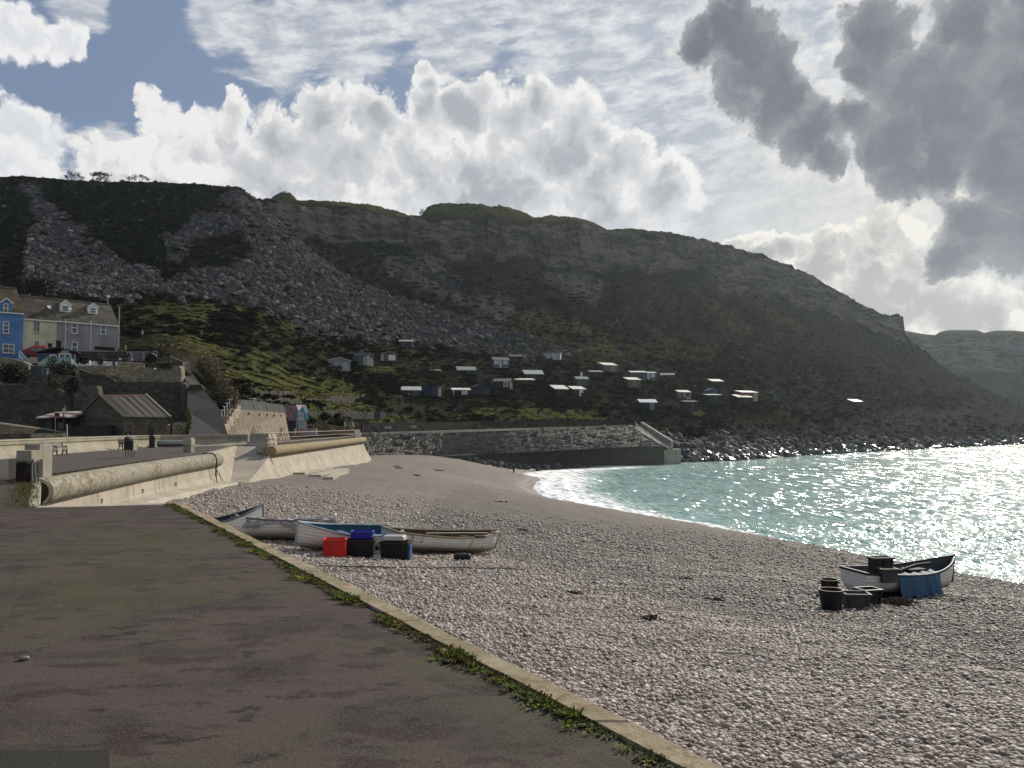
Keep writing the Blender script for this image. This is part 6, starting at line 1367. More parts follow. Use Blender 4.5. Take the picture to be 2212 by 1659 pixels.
flag(1800, 650, 830, 141, (.10, .42, .08), 0, 'bright green flag at the railing end', 10)
flag(1900, 595, 830, 141.5, (.40, .48, .40), 0, 'tall pale green flag at the railing end', -25)
flag(1880, 735, 830, 140, (.55, .14, .08), 0, 'small red flag low among the flags at the railing end', -20)
# people and benches far along the upper promenade
for x, lab in ((808.5, 'person in dark clothes walking with another on the far upper promenade, on the left'), (813, 'person in grey walking with another on the far upper promenade, on the right')):
    q = at(x, 936, 163); person(q, R(20), lab, DARKCLOTH if x < 810 else GREYCLOTH, NAVY, 'walk', group='couple on the far promenade', h=1.6)
for x, y, d, lab in ((838, 930.5, 172, 'left bench of the pair before the dark terrace wall'), (893, 928.5, 181, 'right bench of the pair before the dark terrace wall')):
    bench(at(x, y, d), R(-12), lab)
for x, y, d, lab in ((1031, 925, 208, 'dark bin before the terrace wall on the far promenade, the only slim one'),):
    t = empty('litter_bin', at(x, y, d), 0, lab, 'litter bin'); mb = MB(); mb.lathe([(.42, 0), (.42, 1.25), (.46, 1.3), (.2, 1.5)], 10, caps=True); mb.build('body', RUST, t); mb = MB(); mb.box((0, -.42, 1.05), (.5, .06, .25)); mb.build('mouth', BLACKIRON, t)
for x, y, lab in ((612.4, 417, 'tiny person in dark clothes standing on the cliff top mound, at left'), (615.4, 416.5, 'tiny person standing on the cliff top mound, in the middle'), (617.8, 417.2, 'tiny person standing on the cliff top mound, at right')):
    q = at(x, y + 1, 535); person(q, 0, lab, DARKCLOTH, DARKCLOTH, group='walkers on the cliff top mound')
slab('retaining_wall', 'dark stone wall under the two grey houses, behind the planters', [z1(600, 625, 115.5), z1(1085, 632, 117), z1(1088, 570, 117.2)], 9.5, .6, stone_mat('house wall stone', (.075, .068, .058), .5, .25, .5, .4), 'retaining wall')
# ---------------------------------------------------------------- boats
def beach_at(x, y):
    """place on the shingle seen at photo pixel (x, y)"""
    ds = np.arange(6, 240, .05); u, v = (x - CX) / F, -(y - CY) / F; k = ds / (CP - v * SP); Z = CAMZ + (SP + v * CP) * k; X = u * k
    b_ = beach_z(X, ds); i = int(np.argmax(Z < b_)); return Vector((X[i], ds[i], b_[i]))
def boat_paint(name, base, rust=0.0, low=None):
    m, g, b = new_mat(name); p = g.coord('Object'); x_, y_, z_ = g.sep(p); n1 = g.noise(p, 2.2, 5, .65); n2 = g.noise(p, 14, 3, .6); run = g.noise(g.vmath('MULTIPLY', p, (9, 9, .9)), 1.0, 4, .6)
    c = g.mix(n1.step(.4, .75), base, sc(base, .82)); c = g.mix(n2.step(.58, .8) * .35, c, sc(base, .5)); c = g.mix(run.step(.58, .75) * .3, c, sc(base, .62))
    lap = g.math('FRACT', z_ * 11.0); c = g.mix(lap.step(.10, .0) * .45, c, sc(base, .35))
    if low: c = g.mix((z_ + (n1 - .5) * .05).step(.24, .19), c, low)
    if rust:
        sp = g.noise(g.comb(x_ * 3.3, y_ * 2, z_ * .35), 1.0, 3, .6); c = g.mix((sp.step(.60, .68) * z_.step(.1, .45)) * rust, c, (.42, .20, .05)); c = g.mix((n2 * sp).step(.36, .42) * rust, c, (.20, .07, .02))
    setb(g, b, color=c, rough=.45, spec=.4, normal=g.bump(lap.step(0.0, .25) + n2 * .15, .5, .02)); return m
def boat(label, bow, stern, beam, depth, outer, inner, rail, group='small open boats on the shingle', lean=0.0, thwarts=3, transom=.70, zs=0.0, bowlift=.42):
    """clinker dinghy from stern to bow, keel on the shingle"""
    ax = bow - stern; L = Vector((ax.x, ax.y, 0)).length; rz = math.atan2(ax.y, ax.x)
    t = empty('rowing_boat', stern + Vector((0, 0, zs)), rz, label, 'boat', group); t.rotation_euler = (lean, -math.atan2(ax.z, L), rz)
    NS, NC = 27, 12
    def half(f):
        if f < .45: return beam / 2 * (transom + (1 - transom) * math.sin(f / .45 * math.pi / 2))
        return beam / 2 * max(.012, (1 - ((f - .45) / .55) ** 2.3) ** .85)
    def sheer(f): return depth * (1 + .12 * (1 - f / .45) ** 2 if f < .45 else 1 + bowlift * ((f - .45) / .55) ** 2)
    def keel(f): return .02 + .10 * max(0, (f - .72) / .28) ** 2.2 * depth * 2
    def sec(f, s, sx):
        b_, h, k = half(f), sheer(f), keel(f); y = b_ * (1 - (1 - s) ** 2.5) ** .82; z = k + (h - k) * (s ** 1.55 * .82 + s * .18)
        st = (s * 7) % 1; y += .010 * (1 - st) * (s < .98)
        return Vector((L * f + (.10 * (s - .5) if f > .98 else 0) - (.05 * s if f < .02 else 0), sx * y, z))
    rings = []
    for i in range(NS):
        f = i / (NS - 1); rings.append([sec(f, k / NC, -1) for k in range(NC, 0, -1)] + [sec(f, k / NC, 1) for k in range(0, NC + 1)])
    mb = MB(); mb.loft(rings, False); n = len(rings[0]); mb.f.append(tuple(range(n)))
    o = mb.build('hull', outer, t, fix=False); o.data.materials.append(inner); so = o.modifiers.new('s', 'SOLIDIFY'); so.thickness = .035; so.offset = 1 if o.data.polygons[0].normal.z > 0 else -1; so.material_offset = 1; so.material_offset_rim = 1
    import bmesh
    bm = bmesh.new(); bm.from_mesh(o.data); bmesh.ops.recalc_face_normals(bm, faces=bm.faces)
    # normals must point out of the hull so that the inner paint is inside
    fc = min(bm.faces, key=lambda f_: f_.calc_center_median().z)
    if fc.normal.z > 0: bmesh.ops.reverse_faces(bm, faces=bm.faces)
    bm.to_mesh(o.data); bm.free(); so.offset = -1
    mb = MB()
    for sx in (-1, 1): mb.tube([sec(i / (NS - 1), 1, sx) + Vector((0, sx * .012, .01)) for i in range(NS)], .032, 6)
    mb.span(sec(0, 1, -1) + Vector((0, 0, .01)), sec(0, 1, 1) + Vector((0, 0, .01)), .06, .06); mb.build('gunwale', rail, t)
    for k in range(thwarts):
        f = .2 + .52 * k / max(1, thwarts - 1); y = half(f) * .9; mb = MB(); mb.box((L * f, 0, sheer(f) * .70), (.22, 2 * y, .035)); mb.build('thwart', inner, t)
    mb = MB(); mb.tube([(L * .02, 0, .01), (L * .8, 0, .0), (L * .95, 0, keel(.95) - .01), (L + .0, 0, keel(1.0) + .05), (L + .05, 0, sheer(1) + .06)], .035, 6); mb.build('keel', rail, t)
    t['L'] = L
    return t, sec, half, sheer
WHITEH = boat_paint('white hull', (.76, .74, .69), .0, (.50, .48, .43)); OLDW = boat_paint('old white hull', (.74, .72, .67), .9, (.38, .34, .29)); DKIN = mat('dark boat inside', (.04, .045, .055), .8, dirt=(.02, .02, .02), dirt_amt=.5); BLIN = mat('blue boat inside', (.02, .085, .14), .7, dirt=(.02, .05, .07), dirt_amt=.4); RAILB = mat('pale blue rail', (.33, .42, .50), .5); RAILW = mat('varnished rail', (.34, .26, .16), .6, var=.3); RAILG = mat('grey rail', (.14, .14, .15), .6)
BLACKP = mat('black plastic', (.010, .011, .012), .45, var=.3, bump=.1); GREYP = mat('grey plastic', (.055, .057, .058), .6, var=.25)
def on(x, y, dz=0.0): return beach_at(x, y) + Vector((0, 0, dz))
b1 = on(566, 1168); boat('leftmost white boat in the row, with a dark inside, partly hidden by the kerb', b1 + Vector((.0, .1, .10)), b1 + Vector((-2.9, -1.1, -.1)), 1.4, .62, WHITEH, DKIN, RAILG, bowlift=.55)
bl, br_ = on(497, 1167), on(712, 1171)
t, sec, half, sheer = boat('white boat shrouded in a sagging grey tarpaulin, second from the left', br_ + Vector((.1, .25, .03)), bl + Vector((0, .3, .0)), 1.45, .58, WHITEH, DKIN, RAILG, bowlift=.35, lean=-.08)
tarp, g, b = new_mat('grey tarpaulin'); p = g.coord('Object'); n = g.noise(p, 2.5, 5, .6); n2 = g.noise(g.vmath('MULTIPLY', p, (1.2, 6, 3)), 1.5, 3, .6); setb(g, b, color=g.mix(n.step(.35, .7), (.19, .185, .19), (.44, .42, .41)), rough=.6, spec=.35, normal=g.bump(n2 + n * .6, .9, .08))
L = t['L']; rows_ = []
for i in range(41):
    f = i / 40; h = sheer(f); rows_.append([])
    for k in range(21):
        s = -1 + k / 10; y = s * (half(f) + .07); sag = -.17 * (1 - abs(s)) * math.sin(math.pi * f) ** .6 + .05 * math.sin(f * 23 + s * 3) * (1 - abs(s) ** 4) + .03 * math.sin(f * 51 + 4 * s); dr = -.30 * max(0, abs(s) - .86) / .14 * (.75 + .35 * math.sin(f * 14))
        rows_[-1].append(Vector((L * f * 1.01, y * (1 + .02 * math.sin(f * 40)), h + .06 + sag + dr)))
mb = MB(); mb.loft(rows_, False); o = mb.build('tarpaulin', tarp, t, smooth=True); so = o.modifiers.new('s', 'SOLIDIFY'); so.thickness = .015
b3l, b3r = on(620, 1193), on(832, 1190)
t, sec, half, sheer = boat('white clinker boat with a blue inside and a pale blue rail, behind the red crate', b3l + Vector((.08, .45, .02)), b3r + Vector((.05, .75, .0)), 1.5, .54, WHITEH, BLIN, RAILB, bowlift=.42, transom=.55, lean=-.15)
L = t['L']
netg = mat('green net', (.05, .22, .16), .9, var=.5); mb = MB()
for k in range(150): f = random.uniform(.2, .85); y = random.uniform(-.5, .5); z = .30 + .10 * math.sin(f * 12) + random.uniform(0, .08); a = random.uniform(0, 6.3); mb.tube([(L * f, y, z), (L * f + .12 * math.cos(a), y + .12 * math.sin(a), z + .05), (L * f + .2 * math.cos(a + 1), y + .2 * math.sin(a + 1), z)], .014, 4)
tag(mb.build('fishing_net', netg), 'green fishing net heaped inside the blue boat', 'net'); bpy.data.objects['fishing_net'].matrix_world = Matrix.Translation(t.location) @ t.rotation_euler.to_matrix().to_4x4()
b4l, b4r = on(842, 1196), on(1066, 1199)
t, sec, half, sheer = boat('white clinker boat with rust streaks and a varnished rail, at the right of the row', b4r + Vector((.05, .2, .05)), b4l + Vector((-.15, .75, .0)), 1.4, .54, OLDW, mat('brown boat inside', (.07, .055, .04), .8), RAILW, bowlift=.36, lean=.08)
L = t['L']
for f in (.56, .70): mb = MB(); mb.box((L * f, -.62, sheer(f) + .03), (.42, .16, .06)); mb.build('rowlock_block', mat('dark wood', (.04, .025, .018), .8), t, bevel=.01)
tag_oar = MB(); tag_oar.tube([(L * .25, -.35, sheer(.3) + .05), (L * .85, -.30, sheer(.8) + .06)], .028, 8); tag_oar.box((L * .93, -.30, sheer(.85) + .08), (.45, .13, .02))
o = tag_oar.build('oar', RAILW); o.matrix_world = Matrix.Translation(t.location) @ t.rotation_euler.to_matrix().to_4x4(); tag(o, 'varnished oar lying along the rail of the rusty white boat', 'oar')
# the boat on the promenade
p0, p1 = at_z(345, 966, 0), at_z(421, 965, 0)
boat('weathered pale green boat behind the pillar, by the parapet wall', Vector((p1.x + .3, p1.y - 1.2, .08)), Vector((p0.x, p0.y - .6, .05)), 1.35, .52, boat_paint('pale green hull', (.36, .44, .41), .0, (.22, .20, .16)), DKIN, WHITE, bowlift=.55)
# ---------------------------------------------------------------- crates, bins
def crate(name, label, a, w, dpt, h, m, rz=0.0, taper=1.12, rim=.05, ribs=4, group=None, cat='crate', inner=None, tilt=(0, 0)):
    t = empty(name, a, rz, label, cat, group); t.rotation_euler = (tilt[0], tilt[1], rz)
    mb = MB(); k = 1 / taper
    def rect(s, z, i=0.0): return [Vector((sx * (w / 2 * s - i), sy * (dpt / 2 * s - i), z)) for sx, sy in ((-1, -1), (1, -1), (1, 1), (-1, 1))]
    mb.loft([rect(k, 0), rect(1, h), rect(1, h, .03), rect(k, .04, .03)], True, True); mb.build('tub', m, t, bevel=.012)
    mb = MB()
    for z in (h - .03,): mb.loft([rect(1.0, z - rim / 2, -.025), rect(1.0, z + rim / 2, -.025), rect(1.0, z + rim / 2, .0), rect(1.0, z - rim / 2, .0)], True, False)
    mb.build('rim', m, t)
    mb = MB()
    for i in range(ribs):
        x = -w / 2 * .8 + w * .8 * i / max(1, ribs - 1)
        for sy in (-1, 1): mb.span((x * k, sy * (dpt / 2 * k + .008), .05), (x, sy * (dpt / 2 + .008), h - .05), .05, .03)
    if ribs: mb.build('ribs', m, t)
    return t
def pxm(dx, d): return dx * d / F
q = on(724, 1201); crate('fish_crate', 'bright red plastic fish crate in front of the blue boat', q, pxm(45, q.y), .42, pxm(37, q.y), mat('red plastic', (.58, .022, .020), .45, var=.2), R(6), .93, group='plastic crates beside the boats')
q = on(779, 1203); w_ = pxm(60, q.y); hb_ = pxm(38, q.y); crate('fish_crate', 'large black plastic crate with a blue crate on top', q, w_, .5, hb_, BLACKP, R(3), 1.06, ribs=5, group='plastic crates beside the boats')
crate('fish_crate', 'royal blue plastic crate resting on the large black crate', q + Vector((.02, .12, hb_ + .003)), pxm(46, q.y), .40, pxm(16, q.y), mat('blue plastic', (.018, .020, .30), .45, var=.2), R(2), 1.05, ribs=0, group='plastic crates beside the boats')
q = on(855, 1207.5); w_ = pxm(60, q.y); h_ = pxm(38, q.y); t = crate('fish_crate', 'black plastic crate with a grey lid at the stern of the rusty boat', q, w_, .52, h_, BLACKP, R(-5), 1.06, ribs=6, group='plastic crates beside the boats')
mb = MB(); mb.box((-.05, .03, h_ + .09), (w_ * .86, .48, .13), taper=(.85, .85)); mb.build('lid', mat('grey lid', (.38, .38, .38), .5), t, bevel=.03)
mb = MB(); mb.tube([(-w_ / 2 - .03, -.1, h_ * .95), (-w_ / 2 - .06, -.15, .5), (-w_ / 2 - .02, -.2, .15)], .014, 5); mb.build('cord', PALE, t)
mb = MB(); mb.box((w_ / 2 + .02, -.05, h_ * .45), (.06, .3, h_ * .8)); mb.build('blue_panel', mat('blue strap', (.03, .09, .22), .6), t)
q = on(999, 1210); t = empty('boat_fender', q, R(-8), 'black rubber roller lying on the shingle below the rusty boat', 'roller'); w_ = pxm(35, q.y); mb = MB(); mb.tube([(-w_ / 2, 0, .09), (-w_ / 2 + .03, 0, .09), (w_ / 2 - .03, 0, .09), (w_ / 2, 0, .09)], [.075, .095, .095, .075], 14); mb.build('drum', BLACKP, t, smooth=False)
mb = MB(); mb.tube([(-w_ / 2 - .02, 0, .09), (w_ / 2 + .02, 0, .09)], .03, 8); mb.build('axle', GREYP, t)
for k, (x, y, l, r) in enumerate(((905, 1206, .28, .2), (925, 1207, .55, -.15))):
    q = on(x, y); t = empty('plank', q, r, ('short' if k == 0 else 'longer') + ' pale driftwood plank on the shingle beside the black crate', 'plank', 'planks by the boats'); mb = MB(); mb.box((0, 0, .02), (l, .09, .03)); mb.build('board', mat('pale plank', (.40, .29, .17), .8), t)
ropem = mat('blue rope', (.03, .045, .10), .8); pts = []
for x, y in ((690, 1226), (760, 1228), (840, 1229), (920, 1231), (1000, 1229), (1052, 1232), (1085, 1231), (1135, 1233)): pts.append(on(x, y, .04))
mb = MB(); mb.tube(refine(pts, .15), .013, 5); mb.tube([p + Vector((0, .03, .01)) for p in refine(pts[5:7], .1)], .025, 5); tag(mb.build('mooring_line', ropem), 'thin blue rope stretched over the shingle in front of the boats', 'rope')
q = on(1109.5, 1022); person(q + Vector((0, 0, .0)), R(160), 'lone person in black standing on the shingle at the water edge', DARKCLOTH, DARKCLOTH, h=1.66)
q = on(1082, 1084); t = empty('pallet', q, R(4), 'flat brown wooden pallet lying on the shingle near the surf', 'pallet')
for y, z, hh in ((0, .12, .03), ): 
    for k in range(6): mb = MB(); mb.box((-.5 + .2 * k, 0, .13), (.13, .9, .025)); mb.build('board', mat('pale pallet', (.34, .26, .18), .8), t)
for x in (-.48, 0, .48): mb = MB(); mb.box((x, 0, .06), (.1, .9, .1)); mb.build('bearer', mat('dark pallet', (.06, .03, .02), .9), t)
dw = mat('grey driftwood', (.19, .165, .14), .9, var=.3)
for k, (x, y, l, r, lab) in enumerate(((856, 1008, 1.6, .5, 'pale driftwood log near the corner of the second sea wall'), (862, 1012, 1.2, -.1, 'thin pale driftwood branch below the pale log'), (945, 1017, 2.4, .1, 'long dark driftwood branch on the upper shingle'), (900, 1028, 1.0, .3, 'dark driftwood stick on the shingle before the concrete steps'), (1130, 1148, .7, .2, 'pale stick on the shingle between the boats and the sea'))):
    q = on(x, y, .05); mb = MB(); mb.tube([(-l / 2, 0, 0), (-l / 6, .06, .05), (l / 5, -.03, .03), (l / 2, .07, .0)], [.05, .09, .08, .03], 7); o = mb.build('driftwood', dw if k not in (2, 3) else mat('dark driftwood', (.05, .04, .035), .9)); o.location = q; o.rotation_euler.z = r; tag(o, lab, 'driftwood', 'driftwood on the beach')
# ---------------------------------------------------------------- the boat at the right with its gear
zR = lambda x, y: (1700.7 + x / 5.04, 1179.5 + y / 5.04)
st_ = at(*zR(810, 505), 20.9); st_.z = float(beach_z(st_.x, st_.y)) + .02; bw2 = at(*zR(1790, 450), 22.7); bw2.z = at(*zR(1790, 455), 22.7).z
t, sec, half, sheer = boat('white boat loaded with gear and draped with a blue sheet, alone by the sea', bw2, st_ + Vector((-.05, .35, .02)), 1.2, .52, WHITEH, mat('grey boat inside', (.10, .11, .12), .8), mat('black rail', (.02, .02, .022), .6), bowlift=.62, transom=.72, lean=.05)
L = t['L']; MW = Matrix.Translation(t.location) @ t.rotation_euler.to_matrix().to_4x4()
def inboat(name, mb, m, label, cat, group=None, smooth=False, bevel=0): o = mb.build(name, m, smooth=smooth, bevel=bevel); o.matrix_world = MW; tag(o, label, cat, group); return o
# blue sheet over the near rail
rows_ = []
for i in range(31):
    f = .24 + .42 * i / 30; row = []
    for k in range(23):
        s = k / 22; fold = .030 * math.sin(f * 61 + 2 * s + 2.2 * math.sin(f * 23)) + .014 * math.sin(f * 133 + 3 * math.sin(f * 41)); e = 1 - .10 * math.sin(f * 60)
        if s < .25: y = -half(f) + .25 - s / .25 * .27; z = sheer(f) + .03 + .02 * math.sin(f * 70 + k)
        else: q = (s - .25) / .75; y = -half(f) - .03 - .16 * q - fold * q ** .6 * 1.6; z = sheer(f) + .02 - q * (sheer(f) + .0) * e
        row.append(Vector((L * f + .05 * math.sin(s * 5 + f * 30) * s, y, z)))
    rows_.append(row)
mb = MB(); mb.loft(rows_, False); o = inboat('blue_sheet', mb, mat('blue sheet', (.042, .105, .185), .7, var=.3, bump=.4, bdist=.03), 'blue plastic sheet draped over the side of the boat by the sea', 'sheet', smooth=True); so = o.modifiers.new('s', 'SOLIDIFY'); so.thickness = .012
def gear(x0, y0, x1, y1, d): a, b_ = at(*zR(x0, y1), d), at(*zR(x1, y0), d); return a, b_.x - a.x, b_.z - a.z
dS = st_.y + .9
a, w_, h_ = gear(935, 165, 1160, 335, dS - .55); crate('fish_crate', 'dark upright crate standing in the stern of the boat by the sea', a + Vector((w_ / 2, .15, .07)), w_, .3, h_ + .02, mat('dark crate', (.028, .026, .024), .6), R(8), 1.0, ribs=3, group='crates and tubs by the sea boat')
a, w_, h_ = gear(1025, 245, 1200, 400, dS - .95); crate('fish_crate', 'grey box perched on the near rail of the boat by the sea', a + Vector((w_ / 2, .1, 0)), w_, .26, h_, GREYP, R(5), 1.02, ribs=0, group='crates and tubs by the sea boat')
nm_ = mat('dark net', (.035, .034, .028), .95, var=.5)
def net_heap(label, c, rx, ry, h, m, n=260):
    mb = MB()
    for k in range(n):
        a, r = random.uniform(0, 6.3), math.sqrt(random.random()); x, y = rx * r * math.cos(a), ry * r * math.sin(a); z = h * (1 - r * r) * random.uniform(.55, 1.0); b_ = random.uniform(0, 6.3); l = random.uniform(.06, .16)
        mb.tube([(x, y, z), (x + l * math.cos(b_), y + l * math.sin(b_), z + .03), (x + l * 1.6 * math.cos(b_ + .8), y + l * 1.6 * math.sin(b_ + .8), max(0.01, z - .03))], .010, 4)
    core = [[Vector((rx * k_ * math.cos(a), ry * k_ * math.sin(a), z)) for a in [i * math.pi / 7 for i in range(14)]] for k_, z in ((.95, 0), (.8, h * .4), (.45, h * .75), (.1, h * .85))]; mb.loft(core)
    o = mb.build('fishing_net', m); o.location = c; tag(o, label, 'net'); return o
q = on(*zR(1085, 545)); net_heap('dark fishing net bundled against the side of the boat, left of the blue sheet', q + Vector((0, .05, 0)), .36, .24, .55, nm_, 420)
q = on(*zR(1225, 632)); net_heap('low brown coil of net and rope on the shingle in front of the blue sheet', q, .29, .22, .13, mat('brown net', (.10, .075, .05), .95, var=.5))
for x, y, lab in ((1478, 1252, 'reddish brown seaweed scrap on the damp shingle, farthest of the scraps'), (1405, 1338, 'small brown seaweed scrap on the crest of the shingle'), (1545, 1298, 'brown seaweed scrap left of the black buckets'), (1240, 1282, 'dark seaweed scrap on the shingle between the rope and the buckets')):
    o = net_heap(lab, on(x, y), .13, .05, .025, mat('seaweed', (.06, .028, .018), .7, var=.4), 40); o.name = 'seaweed_scrap'; o['category'] = 'seaweed'; o['group'] = 'seaweed scraps on the shingle'
mb = MB(); mb.tube([(L * .33, -.30, sheer(.4) + .07), (L * .62, .05, sheer(.6) + .10), (L * .80, .12, sheer(.75) + .04)], .04, 7); mb.box((L * .55, -.1, sheer(.5) + .02), (.6, .3, .12)); mb.tube([(L * .5, .0, sheer(.5)), (L * .5, .0, sheer(.5) + .42)], .006, 4); inboat('oars_bundle', mb, mat('dark wood', (.04, .025, .018), .8), 'dark bundle of oars and a rod lying across the boat by the sea', 'oars')
def bucket(label, x, y, wpx, hpx, m):
    q = on(x, y); r = pxm(wpx, q.y) / 2; h = pxm(hpx, q.y); t = empty('bucket', q, 0, label, 'bucket', 'crates and tubs by the sea boat'); mb = MB()
    mb.lathe([(0, 0), (r * .82, 0), (r * .98, h * .88), (r * 1.04, h * .885), (r * 1.04, h), (r * .94, h), (r * .78, .04), (0, .04)], 22); mb.build('tub', m, t)
    for s in (-1, 1): mb = MB(); mb.tube([(s * r * 1.0, -.07, h * .82), (s * (r * 1.0 + .05), -.05, h * .70), (s * (r * 1.0 + .05), .05, h * .70), (s * r * 1.0, .07, h * .82)], .012, 5); mb.build('handle', m, t)
    return t
bucket('black round plastic bucket, the rear one behind the other bucket', 1792, 1283, 37, 31, BLACKP)
t = bucket('large black round plastic bucket at the front of the group by the sea', 1796, 1317, 50, 43, BLACKP)
q = on(1855, 1315); crate('fish_tub', 'dark grey square tub beside the large black bucket', q + Vector((0, .16, 0)), pxm(51, q.y), .42, pxm(31, q.y), GREYP, R(-4), 1.12, ribs=2, group='crates and tubs by the sea boat', cat='tub')
q = on(1884, 1308); crate('fish_tub', 'black square tub with pale drips behind the dark grey tub', q + Vector((0, .2, 0)), pxm(42, q.y), .40, pxm(33, q.y), BLACKP, R(14), 1.12, ribs=2, group='crates and tubs by the sea boat', cat='tub')
# ---------------------------------------------------------------- beach huts on the hillside
z4 = lambda x, y: ((1200 + x / 2.212) / 1.8228, (1300 + y / 2.212) / 1.8228); z5h = lambda x, y: ((2000 + x / 2.212) / 1.8228, (1300 + y / 2.212) / 1.8228); z6 = lambda x, y: ((2600 + x / 2.212) / 1.8228, (1350 + y / 2.212) / 1.8228)
PALER = (.50, .50, .48); CREAMR = (.60, .54, .42)
def hut(z, x0, x1, y0, y1, label, wall, roof, kind='mono', rz=14, feats=(), rr=.30):
    """kind mono: one roof plane tipped to the viewer; gable: ridge along; front: gable to the viewer. feats: (kind, x from 0 to 1, width, sill, top, colour)"""
    xc = (x0 + x1) / 2; pb = z(xc, y1); q = hill_at(*pb); d = q.y; u = z(x1, y0); v = z(x0, y1)
    w, h = pxm(u[0] - v[0], d), pxm(v[1] - u[1], d); w *= .93; dp = w * .8 if kind != 'front' else w * 1.2
    b_ = at(pb[0], pb[1], d); t = empty('beach_hut', b_ - Vector((0, 0, .35)), R(rz), label, 'hut', 'beach huts scattered over the hillside'); h += .35; e = h * (1 - rr)
    wm = mat('hut wall %.3f %.3f %.3f' % wall, wall, .85, var=.3, scale=1.2, fine=9); rm = mat('hut roof %.3f %.3f %.3f' % roof, roof, .6, var=.2, scale=1.0, fine=7)
    mb = MB(); W = w / 2; o_ = .22
    if kind == 'mono':
        mb.add([(-W, 0, 0), (W, 0, 0), (W, dp, 0), (-W, dp, 0), (-W, 0, e), (W, 0, e), (W, dp, h - .12), (-W, dp, h - .12)], [(3, 2, 1, 0), (0, 1, 5, 4), (1, 2, 6, 5), (2, 3, 7, 6), (3, 0, 4, 7), (4, 5, 6, 7)]); mb.build('wall', wm, t)
        mb = MB(); s = (h - .12 - e) / dp; mb.extr([(-W - o_, -o_, e - s * o_ + .02), (W + o_, -o_, e - s * o_ + .02), (W + o_, dp + o_, h + s * o_ - .10), (-W - o_, dp + o_, h + s * o_ - .10)], (0, 0, .12)); mb.build('roof', rm, t)
    elif kind == 'gable':
        mb.add([(-W, 0, 0), (W, 0, 0), (W, dp, 0), (-W, dp, 0), (-W, 0, e), (W, 0, e), (W, dp, e), (-W, dp, e), (-W, dp / 2, h - .1), (W, dp / 2, h - .1)], [(0, 1, 5, 4), (2, 3, 7, 6), (1, 2, 6, 9, 5), (3, 0, 4, 8, 7), (3, 2, 1, 0)]); mb.build('wall', wm, t)
        mb = MB(); s = (h - .1 - e) / (dp / 2)
        for sg in (0, 1): ys = (-o_, dp / 2) if sg == 0 else (dp + o_, dp / 2 + .002); mb.extr([(-W - o_, ys[0], e - s * o_ + .02), (W + o_, ys[0], e - s * o_ + .02), (W + o_, ys[1], h - .06), (-W - o_, ys[1], h - .06)], (0, 0, .12))
        mb.build('roof', rm, t)
    else:
        mb.add([(-W, 0, 0), (W, 0, 0), (W, dp, 0), (-W, dp, 0), (-W, 0, e), (W, 0, e), (W, dp, e), (-W, dp, e), (0, 0, h - .1), (0, dp, h - .1)], [(0, 1, 5, 8, 4), (2, 3, 7, 9, 6), (1, 2, 6, 5), (3, 0, 4, 7), (3, 2, 1, 0)]); mb.build('wall', wm, t)
        mb = MB(); s = (h - .1 - e) / W
        for sg in (-1, 1): mb.extr([(sg * (W + o_), -o_, e - s * o_ + .02), (0, -o_, h - .06), (0, dp + o_, h - .06), (sg * (W + o_), dp + o_, e - s * o_ + .02)], (0, 0, .12))
        mb.build('roof', rm, t)
    for f in feats:
        k, fx, fw, z0, z1_, col = f; m = mat('hut trim %.3f %.3f %.3f' % col, col, .6, var=.12); cx = -W + w * fx; ww = w * fw; cz, hh = e * (z0 + z1_) / 2, e * (z1_ - z0)
        mb = MB(); mb.box((cx, -.035, cz + .1), (ww, .07, hh)); p = mb.build('door' if k == 'd' else 'window', m, t)
        if k == 'f': mb = MB(); mb.box((cx, -.05, cz + .1), (ww * .62, .06, hh * .62)); mb.build('pane', mat('hut pane', (.10, .11, .11), .3), p)
        if k == 'd': mb = MB(); mb.box((cx + ww * .32, -.09, cz), (.07, .05, .16)); mb.build('handle', BLACKIRON, p)
        if k == 'w': mb = MB(); mb.box((cx, -.05, cz + .1 - hh / 2 - .04), (ww + .14, .10, .08)); mb.build('sill', m, p)
    return t
GW = (.42, .44, .45); WW = (.62, .62, .60)
hut(z4, 197, 405, 235, 345, 'pale grey hut with two doors and a white roof, leftmost of the huts', (.20, .205, .205), (.52, .54, .54), 'front', 24, (('d', .38, .18, .02, .82, (.27, .26, .28)), ('d', .78, .26, .02, .82, (.26, .27, .27))), .25)
hut(z4, 395, 553, 193, 298, 'grey hut with a dark roof and a pale door, right behind the leftmost hut', (.135, .140, .142), (.045, .045, .045), 'gable', -20, (('d', .88, .14, .02, .95, (.38, .42, .42)),))
hut(z4, 655, 815, 183, 262, 'brown hut with a wide white window and pale roof edge, near a mown lawn', (.115, .085, .055), (.34, .34, .30), 'front', 18, (('w', .66, .40, .15, .85, WW), ('d', .10, .12, .02, .9, (.40, .38, .32))), .28)
hut(z4, 818, 942, 75, 145, 'dark hut with a pale grey roof, highest of all at the foot of the scree', (.03, .035, .038), (.26, .27, .27), 'mono', 5, (('w', .3, .2, .3, .7, (.06, .065, .07)),))
hut(z4, 1635, 1790, 232, 320, 'hut with a blue grey roof, pale windows and a pink door on the bank', (.10, .10, .095), (.10, .12, .135), 'gable', 16, (('w', .18, .28, .45, .98, (.40, .46, .48)), ('d', .44, .17, .0, .95, (.44, .36, .36)), ('w', .76, .26, .45, .98, (.40, .46, .48))), .3)
hut(z4, 1780, 1900, 210, 265, 'low dark hut with a green roof above the pink doored hut', (.03, .028, .025), (.075, .095, .06), 'gable', 6, (('d', .5, .2, .0, .8, (.045, .045, .04)),))
hut(z4, 1322, 1497, 313, 374, 'long dark hut with a pale green grey roof on the middle terrace', (.035, .035, .036), (.30, .34, .31), 'gable', 12, (('w', .6, .16, .3, .8, (.06, .06, .06)),), .5)
